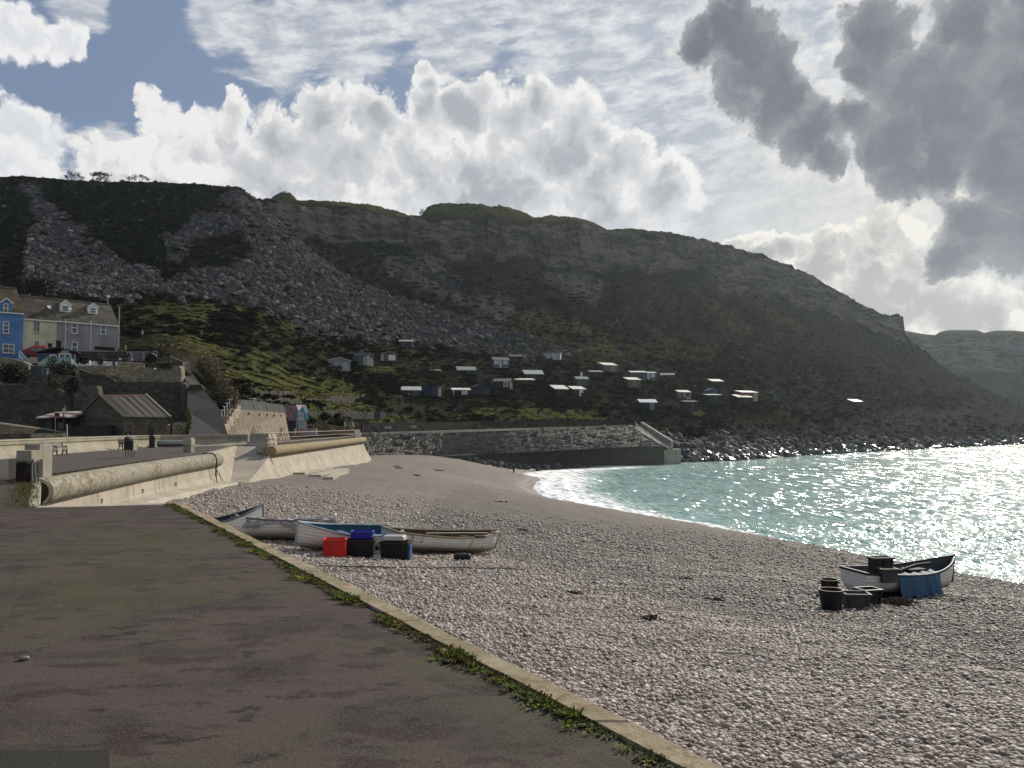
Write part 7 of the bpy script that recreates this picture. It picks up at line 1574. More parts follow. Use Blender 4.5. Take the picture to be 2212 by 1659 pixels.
hut(z4, 1072, 1187, 338, 366, 'low brown hut almost sunk in scrub, with a thin pale roof edge', (.028, .022, .020), (.17, .16, .135), 'mono', 5, (('w', .5, .2, .3, .8, (.05, .05, .05)),), .45)
hut(z4, 840, 1017, 489, 565, 'black and green hut with a white roof at the left end of the lower row', (.022, .026, .022), (.60, .60, .56), 'gable', 10, (('d', .72, .42, .0, .95, (.055, .058, .045)), ('w', .38, .08, .15, .45, (.40, .40, .36))), .38)
hut(z4, 1015, 1170, 485, 565, 'flat topped navy blue hut beside the black and green hut', (.028, .036, .068), (.03, .035, .055), 'mono', -8, (('d', .78, .40, .02, .95, (.045, .060, .105)),), .10)
hut(z4, 1280, 1448, 498, 562, 'black hut with a white roof and a broad white window', (.018, .018, .018), (.66, .65, .60), 'mono', 8, (('w', .68, .34, .2, .9, (.46, .48, .48)), ('d', .06, .1, .02, .95, (.34, .34, .32))), .32)
hut(z4, 1448, 1632, 468, 552, 'dark blue hut with a pitched dark roof, merging with the scrub', (.026, .030, .042), (.035, .034, .034), 'front', 20, (('d', .7, .3, .0, .9, (.032, .038, .056)),), .35)
hut(z4, 1633, 1790, 418, 500, 'black hut with one square white framed window', (.020, .019, .019), (.19, .195, .19), 'gable', -14, (('f', .78, .28, .2, .9, WW),), .3)
hut(z4, 1908, 2088, 344, 425, 'dark brown hut with a pale grey sheet roof above the red one', (.030, .024, .022), (.46, .48, .46), 'gable', 14, (('w', .5, .14, .3, .8, (.05, .05, .05)),), .42)
hut(z4, 1828, 2012, 411, 466, 'low reddish brown hut with a white roof', (.070, .030, .024), (.62, .58, .50), 'mono', 10, (('d', .4, .14, .0, .9, (.05, .025, .02)),), .36)
hut(z5h, 303, 460, 190, 252, 'pale aqua hut with a flat roof among boulders', (.30, .33, .33), (.44, .47, .46), 'mono', -10, (('w', .28, .22, .3, .85, (.42, .44, .44)), ('d', .66, .26, .02, .95, (.40, .43, .43))), .14)
hut(z5h, 825, 966, 276, 355, 'tall grey green hut with a white lean roof, upper right group', (.115, .125, .110), (.66, .65, .58), 'mono', 22, (('d', .68, .30, .02, .95, (.165, .18, .165)),), .34)
hut(z5h, 615, 717, 358, 442, 'dark hut with a narrow white door under a flat roof', (.040, .038, .036), (.06, .06, .06), 'mono', 8, (('d', .22, .22, .38, .95, WW),), .06)
hut(z5h, 712, 836, 346, 400, 'dark open hut with a grey roof, right of the narrow white door', (.025, .024, .022), (.17, .175, .165), 'mono', 6, (('d', .4, .2, .0, .8, (.04, .04, .04)),), .30)
hut(z5h, 588, 708, 402, 472, 'small grey green hut below the narrow white door hut', (.080, .092, .085), (.20, .22, .205), 'gable', 15, (('d', .3, .2, .0, .9, (.10, .11, .10)),), .3)
hut(z5h, 400, 538, 475, 572, 'black hut with a bright white lean roof, left of the white doored one', (.020, .017, .017), (.70, .68, .61), 'mono', 22, (('d', .3, .2, .0, .85, (.032, .028, .026)),), .36)
hut(z5h, 556, 686, 484, 568, 'black hut with a white roof, white door and small window', (.022, .019, .018), (.70, .68, .61), 'mono', 20, (('d', .56, .12, .0, .95, WW), ('w', .72, .15, .5, .92, WW)), .33)
hut(z5h, 1060, 1212, 352, 432, 'grey weatherboard hut with a thin white roof beside the blue white hut', (.085, .085, .085), (.58, .60, .60), 'gable', 8, (('w', .6, .2, .4, .8, (.05, .052, .056)), ('d', .85, .14, .02, .9, (.10, .10, .10))), .18)
hut(z5h, 1205, 1298, 358, 432, 'blue grey hut with a white door and white window', (.095, .115, .130), (.33, .38, .37), 'mono', 6, (('d', .16, .22, .05, .95, (.46, .50, .50)), ('w', .62, .4, .4, .9, (.48, .52, .52))), .2)
hut(z5h, 1038, 1170, 406, 492, 'tan timber hut with a white roof, in front of the grey weatherboard hut', (.125, .105, .070), (.66, .66, .60), 'mono', 18, (('d', .5, .26, .0, .9, (.15, .125, .085)),), .28)
hut(z5h, 1322, 1452, 372, 420, 'dark grey hut with a grey pitched roof, right of the blue white pair', (.040, .040, .042), (.20, .21, .20), 'gable', -12, (('d', .6, .2, .0, .8, (.055, .055, .058)),), .35)
hut(z5h, 1486, 1602, 519, 594, 'cream hut with a dark green window and white roof', (.27, .25, .17), (.62, .62, .55), 'mono', 12, (('w', .72, .36, .35, .9, (.035, .055, .040)), ('d', .22, .2, .02, .92, (.05, .05, .04))), .26)
hut(z5h, 1142, 1310, 600, 688, 'black hut with a teal door and white roof, nearest the stone slope', (.016, .018, .020), (.58, .60, .58), 'gable', 12, (('d', .70, .28, .02, .98, (.10, .165, .185)),), .30)
hut(z5h, 1772, 1888, 422, 468, 'dark brown hut with a pale roof against a dark bush', (.035, .026, .022), (.58, .55, .50), 'mono', 14, (('w', .4, .2, .2, .8, (.05, .04, .035)),), .46)
hut(z5h, 1748, 1832, 500, 562, 'small blue gabled hut behind a black hut', (.050, .085, .115), (.085, .11, .13), 'front', 12, (('w', .5, .3, .3, .7, (.07, .11, .14)),), .35)
hut(z5h, 1732, 1872, 553, 638, 'black hut with a slim pale roof edge in front of the blue gabled hut', (.017, .019, .020), (.38, .42, .41), 'mono', 10, (('w', .6, .24, .4, .8, (.03, .035, .035)),), .14)
hut(z5h, 2028, 2194, 522, 612, 'large orange and cream hut with a white roof, right end of the group', (.20, .115, .075), (.80, .78, .72), 'mono', 16, (('d', .86, .22, .0, .95, (.32, .28, .21)),), .22)
hut(z5h, 1996, 2142, 558, 628, 'low black hut with a cream roof in front of the large orange hut', (.020, .018, .018), (.74, .68, .55), 'mono', 14, (('d', .5, .2, .0, .9, (.032, .03, .03)),), .34)
hut(z5h, 1532, 1662, 612, 702, 'dark boarded hut hidden in scrub beside a small lawn', (.024, .024, .022), (.032, .033, .032), 'mono', 8, (('d', .6, .26, .0, .9, (.034, .034, .034)),), .12)
hut(z6, 1672, 1774, 489, 538, 'lone hut with a cream roof far out on the right slope', (.055, .045, .032), (.58, .52, .40), 'mono', 16, (('d', .5, .2, .0, .85, (.06, .05, .04)),), .42)
hut(z6, 975, 1038, 408, 495, 'grey gabled hut dimly seen right of the orange hut', (.060, .062, .066), (.07, .075, .08), 'front', 6, (('d', .5, .3, .0, .8, (.07, .07, .075)),), .3)
q = hill_at(*z5h(1565, 590 + 120)); 
# ---------------------------------------------------------------- scattered stuff (geometry nodes: one shape set on stored points)
def scatter(name, P, scale, rot, shape, kind='stuff'):
    """object `name` carrying points P with per-point scale and rotation; shape is set on each"""
    me = bpy.data.meshes.new(name); me.vertices.add(len(P)); me.vertices.foreach_set('co', np.asarray(P, np.float32).ravel())
    for nm, arr in (('pscale', scale), ('prot', rot)):
        a = me.attributes.new(nm, 'FLOAT_VECTOR', 'POINT'); a.data.foreach_set('vector', np.asarray(arr, np.float32).ravel())
    o = link(bpy.data.objects.new(name, me)); o['kind'] = kind
    ng = bpy.data.node_groups.new(name + ' set', 'GeometryNodeTree'); ng.interface.new_socket('Geometry', in_out='INPUT', socket_type='NodeSocketGeometry'); ng.interface.new_socket('Geometry', in_out='OUTPUT', socket_type='NodeSocketGeometry')
    n = ng.nodes; gi, go = n.new('NodeGroupInput'), n.new('NodeGroupOutput'); ip = n.new('GeometryNodeInstanceOnPoints'); oi = n.new('GeometryNodeObjectInfo'); oi.inputs[0].default_value = shape
    s = n.new('GeometryNodeInputNamedAttribute'); s.data_type = 'FLOAT_VECTOR'; s.inputs[0].default_value = 'pscale'; r = n.new('GeometryNodeInputNamedAttribute'); r.data_type = 'FLOAT_VECTOR'; r.inputs[0].default_value = 'prot'
    for a, b_ in ((gi.outputs[0], ip.inputs['Points']), (oi.outputs['Geometry'], ip.inputs['Instance']), (s.outputs['Attribute'], ip.inputs['Scale']), (r.outputs['Attribute'], ip.inputs['Rotation']), (ip.outputs[0], go.inputs[0])): ng.links.new(a, b_)
    md = o.modifiers.new('set', 'NODES'); md.node_group = ng
    return o
def shape_obj(name, V, Fc, m, smooth=False):
    me = bpy.data.meshes.new(name); me.from_pydata([tuple(v) for v in V], [], [tuple(f) for f in Fc]); me.materials.append(m)
    if smooth: me.polygons.foreach_set('use_smooth', np.ones(len(me.polygons), bool))
    me.update(); return bpy.data.objects.new(name, me)          # kept out of the scene: only its shape is used
def ico(sub):
    import bmesh
    bm = bmesh.new(); bmesh.ops.create_icosphere(bm, subdivisions=sub, radius=1.0); V = np.array([v.co[:] for v in bm.verts]); Fc = [[v.index for v in f.verts] for f in bm.faces]; bm.free(); return V, Fc
def random_mat(name, stops, rough=.8, spec=.25, nscale=9.0, dk=.5, bump=.3):
    m, g, b = new_mat(name); r = S(g, g.new('ShaderNodeObjectInfo').outputs['Random']); p = g.coord('Object'); n = g.noise(p, nscale / 6, 4, .65)
    c = g.mix(n.step(.5, .8) * dk, g.ramp(r, stops), (.03, .028, .024)); setb(g, b, color=c, rough=rough, spec=spec)
    if bump: setb(g, b, normal=g.bump(n, bump, .1))
    return m
def pebble_mat(name, stops, rough, spec, nscale, dk, bump):
    m = random_mat(name, stops, rough, spec, nscale, dk, bump); g = G(m.node_tree); b = m.node_tree.nodes['Principled BSDF']; l = b.inputs['Base Color'].links[0].from_socket
    c = g.mix(damp_mask(g, g.geo()) * .42, S(g, l), (.03, .027, .024)); g.put(b.inputs['Base Color'], c); return m
# shingle ----------------------------------------------------------
def build_pebbles():
    rr = np.random.default_rng(21); Ps, Ss = [], []
    for d0, d1, size, cover in ((5.5, 12, .0232, 1.2), (12, 18, .0240, 1.1), (18, 27, .030, .9), (27, 40, .038, .65), (40, 66, .052, .4)):
        area = .5 * (d1 ** 2 - d0 ** 2) * 1.32; n = int(area * cover / (size * 2.1) ** 2 * .8)
        d = np.sqrt(rr.uniform(d0 ** 2, d1 ** 2, n)); x = rr.uniform(-60, 2272, n); X = (x - CX) / F * d
        side = (X - KERB0.x) * _kn.x + (d - KERB0.y) * _kn.y; ok = (side > .03) | (d > 22.2); ok &= (X > -17.5 - (d - 30) * .12)
        X, d = X[ok], d[ok]; Z = beach_z(X, d); s = size * np.exp(rr.normal(0, .42, len(X))); s = np.minimum(s, size * 2.2)
        PX, PY = px(np.stack([X, d, Z], -1)); vis = (PY < 1690) & (rr.random(len(X)) < 1.05 - sstep(42, 66, d)); X, d, Z, s = X[vis], d[vis], Z[vis], s[vis]
        fl = rr.uniform(.45, .8, len(X)); Ps.append(np.stack([X, d, Z + s * fl * rr.uniform(-.25, .30, len(X))], -1)); Ss.append(np.stack([s, s * rr.uniform(.65, 1.0, len(X)), s * fl], -1))
    P, Sc = np.concatenate(Ps), np.concatenate(Ss); n = len(P)
    rot = np.stack([rr.normal(0, .28, n), rr.normal(0, .28, n), rr.uniform(0, 6.28, n)], -1)
    V, Fc = ico(2); V = V * (1 + .10 * fbm(V[:, 0] * 1.3, V[:, 1] * 1.3, V[:, 2] * 1.3, 2)[:, None])
    m = pebble_mat('pebble', [(0, (.13, .105, .088)), (.18, (.24, .19, .15)), (.42, (.35, .295, .24)), (.62, (.435, .375, .31)), (.80, (.30, .235, .185)), (.92, (.51, .45, .38)), (1, (.62, .58, .52))], .62, .35, 8, .18, .15)
    print('pebbles', n); scatter('shingle_pebbles', P, Sc, rot, shape_obj('pebble', V, Fc, m, True))
build_pebbles()
# scree and boulders ----------------------------------------------------
HP = HILL['P'].reshape(-1, 3); HPX, HPY = px(HILL['P']); HT = HILL['t'].ravel()
def pick(mask, n, seed, cond=None):
    """points of the hillside, by how large the ground looks and by mask"""
    rr = np.random.default_rng(seed); nr, nc = HILL['X'].shape
    ax = np.abs(np.gradient(HPX, axis=1)) * np.abs(np.gradient(HPY, axis=0)); w = (mask * np.clip(ax, 0, 60)).ravel(); w[(HPX.ravel() < -200) | (HPX.ravel() > 2300)] = 0
    if cond is not None: w = w * cond.ravel()
    w = w / w.sum(); i = rr.choice(len(w), n, p=w); j = np.clip(i + rr.choice([-1, 0, 1], n), 0, len(w) - 1); f = rr.random((n, 1)); return HP[i] * f + HP[j] * (1 - f), i, rr
def boulders(name, mask, n, seed, lo, hi, m, sink=.25, cond=None, pw=2.2):
    P, i, rr = pick(mask, n, seed, cond); s = lo * (hi / lo) ** (rr.random(n) ** pw); V, Fc = ico(2)
    V = np.sign(V) * np.abs(V) ** .72; V = V * (1 + .34 * fbm(V[:, 0] * 1.1 + seed, V[:, 1] * 1.1, V[:, 2] * 1.1, 3)[:, None])
    Sc = np.stack([s * rr.uniform(.7, 1.25, n), s * rr.uniform(.7, 1.15, n), s * rr.uniform(.55, 1.0, n)], -1); P = P.copy(); P[:, 2] += s * (.5 - sink)
    rot = np.stack([rr.normal(0, .6, n), rr.normal(0, .6, n), rr.uniform(0, 6.28, n)], -1)
    return scatter(name, P, Sc, rot, shape_obj(name + ' stone', V, Fc, m))
STONE = random_mat('scree stone', [(0, (.052, .050, .049)), (.3, (.072, .069, .067)), (.6, (.094, .090, .087)), (.88, (.122, .116, .111)), (1, (.22, .21, .20))], .95, .0, 5, .5)
lowscree = sstep(380, 640, HPY)
boulders('scree', HILL['scree'] * (.25 + .75 * lowscree), 36000, 3, .13, 1.25, STONE, pw=2.9)
boulders('talus_boulders', HILL['talus'] + .10 * (HILL['cliff'] < .2) * (HILL['t'] > 3) * (1 - HILL['scree']), 3500, 4, .2, .8, STONE)
boulders('slope_boulders', HILL['lowr'] + .25 * HILL['rocky'] * (HILL['X'] > 1500), 4500, 5, .2, .9, random_mat('slope stone', [(0, (.026, .026, .027)), (.5, (.044, .044, .044)), (1, (.085, .082, .08))], .95, .0, 5, .5))
wet = random_mat('wet shore rock', [(0, (.016, .016, .015)), (.6, (.035, .034, .031)), (1, (.085, .075, .06))], .28, .6, 5, .4)
shore = (HILL['t'] < .62) * (HILL['P'][..., 2] > SEA - 1.1) * (HILL['P'][..., 2] < SEA + 2.6) * (HILL['X'] > 1375)
boulders('shore_rocks', shore.astype(float), 900, 6, .55, 1.9, wet, .3, pw=1.2)
boulders('foreshore_boulders', ((HILL['t'] < 1.3) * (HILL['P'][..., 2] >= SEA + 1.6) * (HILL['X'] > 1430)).astype(float), 1500, 8, .5, 1.8, random_mat('foreshore stone', [(0, (.04, .04, .039)), (.6, (.075, .073, .07)), (1, (.16, .15, .14))], .85, .25, 5, .5), pw=1.6)
# rocks under the lower wall
def wall_foot():
    rr = np.random.default_rng(31); n = 150; t = rr.random(n); a, b_ = np3(at(1020, 995, 183)), np3(at(1262, 1007, 213)); P = a + (b_ - a) * t[:, None] + rr.normal(0, 1.2, (n, 3)) * [1, .6, 0]; P[:, 2] = beach_z(P[:, 0], P[:, 1]) + .15; P[:, 2] = np.maximum(P[:, 2], SEA - .1); s = .22 * 4 ** rr.random(n)
    V, Fc = ico(2); V = np.sign(V) * np.abs(V) ** .75; V = V * (1 + .3 * fbm(V[:, 0], V[:, 1], V[:, 2] + 7, 3)[:, None]); scatter('wall_foot_rocks', P, np.stack([s * 1.3, s, s * .8], -1), np.stack([rr.normal(0, .5, n), rr.normal(0, .5, n), rr.uniform(0, 6, n)], -1), shape_obj('wall foot stone', V, Fc, STONE))
wall_foot()
# scrub ---------------------------------------------------------------------
def leaf_clump(n, seed, size=.26, flat=.75):
    rr = np.random.default_rng(seed); V, Fc = [], []
    for k in range(n):
        d = rr.normal(size=3); d /= np.linalg.norm(d); d[2] = abs(d[2]) * .9 - .12; c = d * rr.uniform(.45, 1.0) * np.array([1, 1, flat]) * (1 + .3 * math.sin(5 * d[0] + seed) * math.cos(4 * d[1])); a = rr.normal(size=3); a /= np.linalg.norm(a); b_ = np.cross(a, rr.normal(size=3)); b_ /= np.linalg.norm(b_); s = size * rr.uniform(.5, 1.2); i = len(V); V += [c - a * s, c + b_ * s * .55, c + a * s, c - b_ * s * .55]; Fc.append((i, i + 1, i + 2, i + 3))
    return V, Fc
def leaf_mat(name, stops, rough=.7, trans=.0):
    m, g, b = new_mat(name); r = S(g, g.new('ShaderNodeObjectInfo').outputs['Random']); p = g.geo(); n = g.noise(p, .8, 3, .6); n2 = g.noise(p, 9, 2, .6)
    c = g.mix(n2.step(.45, .7) * .6, g.ramp(r, stops), g.mix(n, (.022, .024, .012), (.05, .045, .022))); setb(g, b, color=c, rough=1.0, spec=0.0); return m
SCRUB = leaf_mat('scrub leaves', [(0, (.012, .013, .008)), (.35, (.019, .019, .012)), (.6, (.027, .025, .015)), (.8, (.034, .028, .018)), (1, (.032, .034, .016))])
DSCRUB = leaf_mat('dark scrub leaves', [(0, (.011, .013, .008)), (.6, (.020, .021, .013)), (1, (.032, .029, .018))])
def bushes(name, mask, n, seed, lo, hi, m, flat=.7):
    P, i, rr = pick(mask, n, seed); s = lo * (hi / lo) ** (rr.random(n) ** 1.8); V, Fc = leaf_clump(150, seed); P = P.copy(); P[:, 2] += .05 * s
    scatter(name, P, np.stack([s * rr.uniform(.8, 1.5, n), s * rr.uniform(.8, 1.4, n), s * rr.uniform(.55, 1.0, n)], -1), np.stack([rr.normal(0, .12, n), rr.normal(0, .12, n), rr.uniform(0, 6.28, n)], -1), shape_obj(name + ' clump', V, Fc, m))
veg = (1 - HILL['rocky']) * (1 - HILL['cliff']) * (1 - .92 * HILL['grass']) * ((HILL['X'] > 470) | (HILL['t'] > 2.3)) * (HILL['t'] > .55) * (HILL['t'] < 10)
patch = sstep(-.15, .35, fbm(HILL['P'][..., 0] / 22, HILL['P'][..., 1] / 22, HILL['P'][..., 2] / 22, 3))
terr_ = 1 - .65 * (HILL['X'] > 470) * (HILL['X'] < 920) * (HILL['t'] < 2.3)
veg = veg * terr_
bushes('scrub', veg * (.15 + patch) * (1 - .7 * HILL['dark']), 13000, 12, .45, 1.5, SCRUB)
bushes('dark_scrub', veg * (HILL['dark'] * 1.2 + .22 * patch), 8000, 13, .5, 1.9, DSCRUB)
bushes('scree_scrub', (HILL['scree'] + HILL['talus'] + HILL['lowr']) * (patch > .7), 700, 14, .5, 2.2, DSCRUB)
bushes('clifftop_scrub', (HILL['t'] > 10.1) * (HILL['t'] < 11.05) * 1.0 + .5 * (HILL['t'] > 5.7) * (HILL['t'] < 6.05) * (HILL['X'] < 540), 220, 15, .3, .8, DSCRUB, .6)
TUSS = leaf_mat('tussock leaves', [(0, (.044, .048, .019)), (.5, (.070, .074, .027)), (.8, (.096, .094, .034)), (1, (.085, .070, .038))])
bushes('tussocks', HILL['grass'] * (HILL['t'] < 6) * (HILL['t'] > .55) * ((HILL['X'] > 280) | (HILL['t'] > 2.3)), 7000, 16, .12, .40, TUSS, .6)
bushes('low_scrub', veg * (1 - .6 * HILL['dark']), 9000, 17, .25, .7, SCRUB, .6)
for x0, x1, y, lab in ((548, 640, 849, 'highest of the dry stone walls on the green terraces above the battered wall'), (560, 690, 866, 'middle dry stone wall on the green terraces above the kiosk'), (700, 800, 858, 'short double dry stone wall at the edge of the scrub right of the green terraces'), (668, 860, 891, 'longest dry stone wall, low on the green slope behind the flags')):
    A_, B_ = hill_at(x0, y + 3), hill_at(x1, y + 2); t = empty('field_wall', A_, 0, lab, 'wall', 'dry stone walls on the green slope'); mb = MB(); n = 14; rr = random.Random(x0)
    pts = [hill_at(x0 + (x1 - x0) * k / n, y + 2 + 1.5 * math.sin(k * .9)) - A_ for k in range(n + 1)]
    pts = [p.lerp((B_ - A_) * (k / n), .6) for k, p in enumerate(pts)]
    for a, b_ in zip(pts, pts[1:]): h_ = pxm(10, A_.y) * rr.uniform(.7, 1.15); mb.extr([a + Vector((0, 0, -.8)), b_ + Vector((0, 0, -.8)), b_ + Vector((0, 0, h_)), a + Vector((0, 0, h_))], (0, .6, 0))
    mb.build('wall_face', stone_mat('field stone', (.075, .070, .062), .7, .3, .5, .4, .3), t)
q0 = hill_at(551, 866); t = empty('cabinet', q0, R(8), 'small pale aqua cabinet on the slope above the railing', 'cabinet'); mb = MB(); mb.box((0, 0, .3), (pxm(10, q0.y), .6, pxm(11, q0.y))); mb.build('body', mat('pale aqua', (.30, .38, .40), .6), t); mb = MB(); mb.box((0, -.05, .3 + pxm(6, q0.y)), (pxm(12, q0.y), .8, .12)); mb.build('top', WHITE, t)
# ---------------------------------------------------------------- single plants
def leaf_mass(name, label, c, r, n, col, cat='bush', leaf=.12, group=None, stems=5, pts=None):
    """shrub: stems and a crown of separate leaves; pts: list of (centre, radius) lobes"""
    c = Vector(c); t = empty(name, c, 0, label, cat, group); rr = np.random.default_rng(abs(hash(label)) % 9999 if False else sum(map(ord, label))); V, Fc = [], []
    lobes = pts or [((rr.normal() * r[0] * .35, rr.normal() * r[1] * .35, r[2] * rr.uniform(.35, .75)), rr.uniform(.45, .75)) for _ in range(7)]
    for k in range(n):
        lc, lr = lobes[rr.integers(len(lobes))]; d = rr.normal(size=3); d /= np.linalg.norm(d); q = np.array(lc) + d * np.array(r) * lr * rr.uniform(.35, 1.0) ** .6; q[2] = max(q[2], .02); a = rr.normal(size=3); a /= np.linalg.norm(a); b_ = np.cross(a, rr.normal(size=3)); b_ /= np.linalg.norm(b_); s = leaf * rr.uniform(.5, 1.3); i = len(V); V += [q - a * s, q + b_ * s * .5, q + a * s, q - b_ * s * .5]; Fc.append((i, i + 1, i + 2, i + 3))
    m, g, b = new_mat('leaves ' + name); p = g.coord('Object'); nn = g.noise(p, 2.2, 3, .6); n2 = g.noise(p, 11, 2, .6); cc = g.mix(nn.step(.35, .65), sc(col, .55), sc(col, 1.3)); cc = g.mix(n2.step(.45, .7) * .6, cc, sc(col, .45)); setb(g, b, color=cc, rough=.65, spec=.25)
    mesh_np('foliage', np.array(V), np.array(Fc), m, t)
    mb = MB()
    for k in range(stems): lc, lr = lobes[k % len(lobes)]; mb.tube([(lc[0] * .2, lc[1] * .2, -.1), (lc[0] * .6, lc[1] * .6, lc[2] * .6), tuple(lc)], [.05, .035, .015], 5)
    mb.build('stem', WOODB, t)
    return t
q = lambda z, x, y, d, dz=0: at(*z(x, y, 0)[:2], d) + Vector((0, 0, dz))
leaf_mass('bush', 'large dark bush on the far left terrace under the pale garden wall', q(z2, 150, 400, 103), (1.9, 1.2, 1.9), 2200, (.030, .034, .018), leaf=.17, group='bushes on the village terraces')
leaf_mass('bush', 'dark hanging bush left of the tall retaining wall', q(z2, 1330, 560, 102), (.9, .7, 1.5), 1100, (.032, .036, .018), leaf=.16, group='bushes on the village terraces')
leaf_mass('bush', 'small bush with yellowish leaves between the wall tops by the greenhouse', q(z2, 1000, 480, 102), (1.0, .7, .7), 800, (.09, .085, .035), leaf=.12, group='bushes on the village terraces')
leaf_mass('bush', 'round dark shrub below the grey summerhouse doors', q(z3, 990, 375, 112), (1.3, .9, 1.3), 1200, (.020, .024, .014), leaf=.12, group='bushes on the village terraces')
leaf_mass('bush', 'green trailing shrub spilling over the rough rubble wall', q(z3, 1180, 440, 110.3), (1.6, .7, .7), 1200, (.055, .062, .028), leaf=.12, group='bushes on the village terraces')
leaf_mass('bush', 'sunlit pale green bush climbing the stone wall stub at the path foot', q(z3, 1610, 1600, 94.8), (.85, .6, 3.0), 1500, (.16, .17, .06), leaf=.11, group='bushes on the village terraces', pts=[((0, 0, .5), .35), ((.15, 0, 1.1), .36), ((.1, 0, 1.7), .34), ((-.1, 0, 2.3), .28), ((-.15, 0, 2.8), .16)])
leaf_mass('bush', 'yellowing grassy bank of scrub right of the grey summerhouse', q(z3, 1080, 240, 122), (3.2, 2.0, 1.7), 3400, (.125, .105, .045), leaf=.18, group='bushes on the village terraces')
leaf_mass('bush', 'dark bush behind the blue house and its chimney', q(zA3 if False else z1, 330, 150, 150), (3.4, 2.2, 2.8), 2400, (.040, .032, .020), leaf=.22, group='bushes on the village terraces')
leaf_mass('potted_plant', 'spiky dark plant in the first white planter', at(*zA(1490, 1300), 109.5), (.8, .4, 1.0), 260, (.03, .035, .025), 'plant', .18, 'plants in the white planters', 3)
leaf_mass('potted_plant', 'leafy green shrub in the second white planter', at(*zA(1820, 1310), 109.5), (.8, .4, 1.0), 420, (.04, .055, .03), 'plant', .12, 'plants in the white planters', 3)
leaf_mass('potted_plant', 'bright green plant beside the greenhouse wall', q(z2, 930, 190, 104.5), (.9, .5, 1.6), 600, (.07, .10, .035), 'plant', .12, 'plants by the greenhouse', 3)
leaf_mass('potted_plant', 'dark shrub at the foot of the greenhouse, right side', q(z2, 1200, 235, 104.5), (1.5, .6, 1.3), 900, (.025, .03, .016), 'plant', .12, 'plants by the greenhouse', 3)
# hedge along the path
def hedge():
    tops = [(1640, 210, 124), (1700, 320, 118), (1800, 500, 114), (1900, 680, 110.5), (1990, 830, 108), (2060, 940, 106)]
    O = at(*z3(1640, 300, 124)); t = empty('hedge', O, 0, 'long rust and green hedge running up beside the stepped path', 'hedge'); rr = np.random.default_rng(77); lob = []
    for (x0, y0, d0), (x1, y1, d1) in zip(tops, tops[1:]):
        for k in range(4): f = k / 4; p0 = at(*z3(x0 + (x1 - x0) * f + rr.normal() * 25, y0 + (y1 - y0) * f + 120, d0 + (d1 - d0) * f)) - O; lob.append(np.array([p0.x + 1.7, p0.y + 1.2, p0.z]))
    for nm, col, n, up in (('green_foliage', (.088, .090, .040), 8500, -.15), ('rusty_foliage', (.150, .112, .060), 5000, .45)):
        V, Fc = [], []
        for k in range(n):
            lc = lob[rr.integers(len(lob))]; d = rr.normal(size=3); d /= np.linalg.norm(d); c = lc + d * np.array([1.15, 1.2, 1.0]) * rr.uniform(.3, 1) ** .6 + np.array([.8 * up, 0, up]); a = rr.normal(size=3); a /= np.linalg.norm(a); b_ = np.cross(a, rr.normal(size=3)); b_ /= np.linalg.norm(b_); s = .15 * rr.uniform(.5, 1.3); i = len(V); V += [c - a * s, c + b_ * s * .5, c + a * s, c - b_ * s * .5]; Fc.append((i, i + 1, i + 2, i + 3))
        m, g, b = new_mat(nm); p = g.coord('Object'); nn = g.noise(p, 1.2, 3, .6); setb(g, b, color=g.mix(nn.step(.35, .65), sc(col, .5), sc(col, 1.3)), rough=.7, spec=.2); mesh_np(nm, np.array(V), np.array(Fc), m, t)
    mb = MB()
    for l in lob[::2]: mb.tube([tuple(l + np.array([0, 0, -1.2])), tuple(l)], .07, 5)
    mb.build('stem', WOODB, t)
hedge()
# bare trees on the skyline
def bare_tree(x, y, d, wpx, hpx, label, seed, leafy=0):
    b_ = at(x, y, d); t = empty('bare_tree', b_ - Vector((0, 0, .6)), 0, label, 'tree', 'bare trees on the cliff edge'); rr = random.Random(seed); H, W = pxm(hpx, d) + .6, pxm(wpx, d); mb = MB(); tw = MB()
    def grow(p, dr, l, r, lev):
        e = p + dr * l; (mb if lev < 2 else tw).tube([p, p.lerp(e, .5) + Vector((rr.uniform(-.1, .1), rr.uniform(-.1, .1), 0)) * l * .5, e], [max(r, .05), max(r * .8, .045), max(r * .55, .04)], 4 if lev > 1 else 6, False)
        if lev >= 5: return
        for k in range(3 if lev < 4 else 2):
            a = Vector((rr.uniform(-1, 1) * W / H * .9 - .12, rr.uniform(-1, 1) * .6, rr.uniform(.0, .6))); grow(e if k else p.lerp(e, .7), (dr * .8 + a).normalized(), l * rr.uniform(.6, .85), r * .6, lev + 1)
    for s in range(7): f_ = (s - 3) / 3; grow(Vector((f_ * .30 * W, rr.uniform(-.3, .3), 0)), Vector((f_ * .45 - .1, rr.uniform(-.2, .2), 1)).normalized(), H * rr.uniform(.15, .22) * (1.1 - .35 * abs(f_)), .12, 1)
    bark = mat('bare bark', (.032, .026, .022), .9); mb.build('trunk', bark, t); c = tw.build('crown', bark, t)
    if leafy:
        V, Fc = leaf_clump(700, seed, .09); V = np.array(V) * [W * .42, W * .25, H * .38] + [0, 0, H * .55]; mesh_np('foliage', V, np.array(Fc), DSCRUB, t)
    return t
bare_tree(162, 392, 402.5, 46, 42, 'leftmost bare tree on the cliff edge, round and fine twigged', 5)
bare_tree(215, 395, 402.8, 54, 32, 'low dark tree with some leaves in the middle of the cliff edge trees', 9, 1)
bare_tree(302, 395, 403, 60, 42, 'rightmost bare tree on the cliff edge, leaning to the left', 12)
bare_tree(914, 466, 573, 12, 22, 'thin tree in the notch between two cliff top mounds', 15)
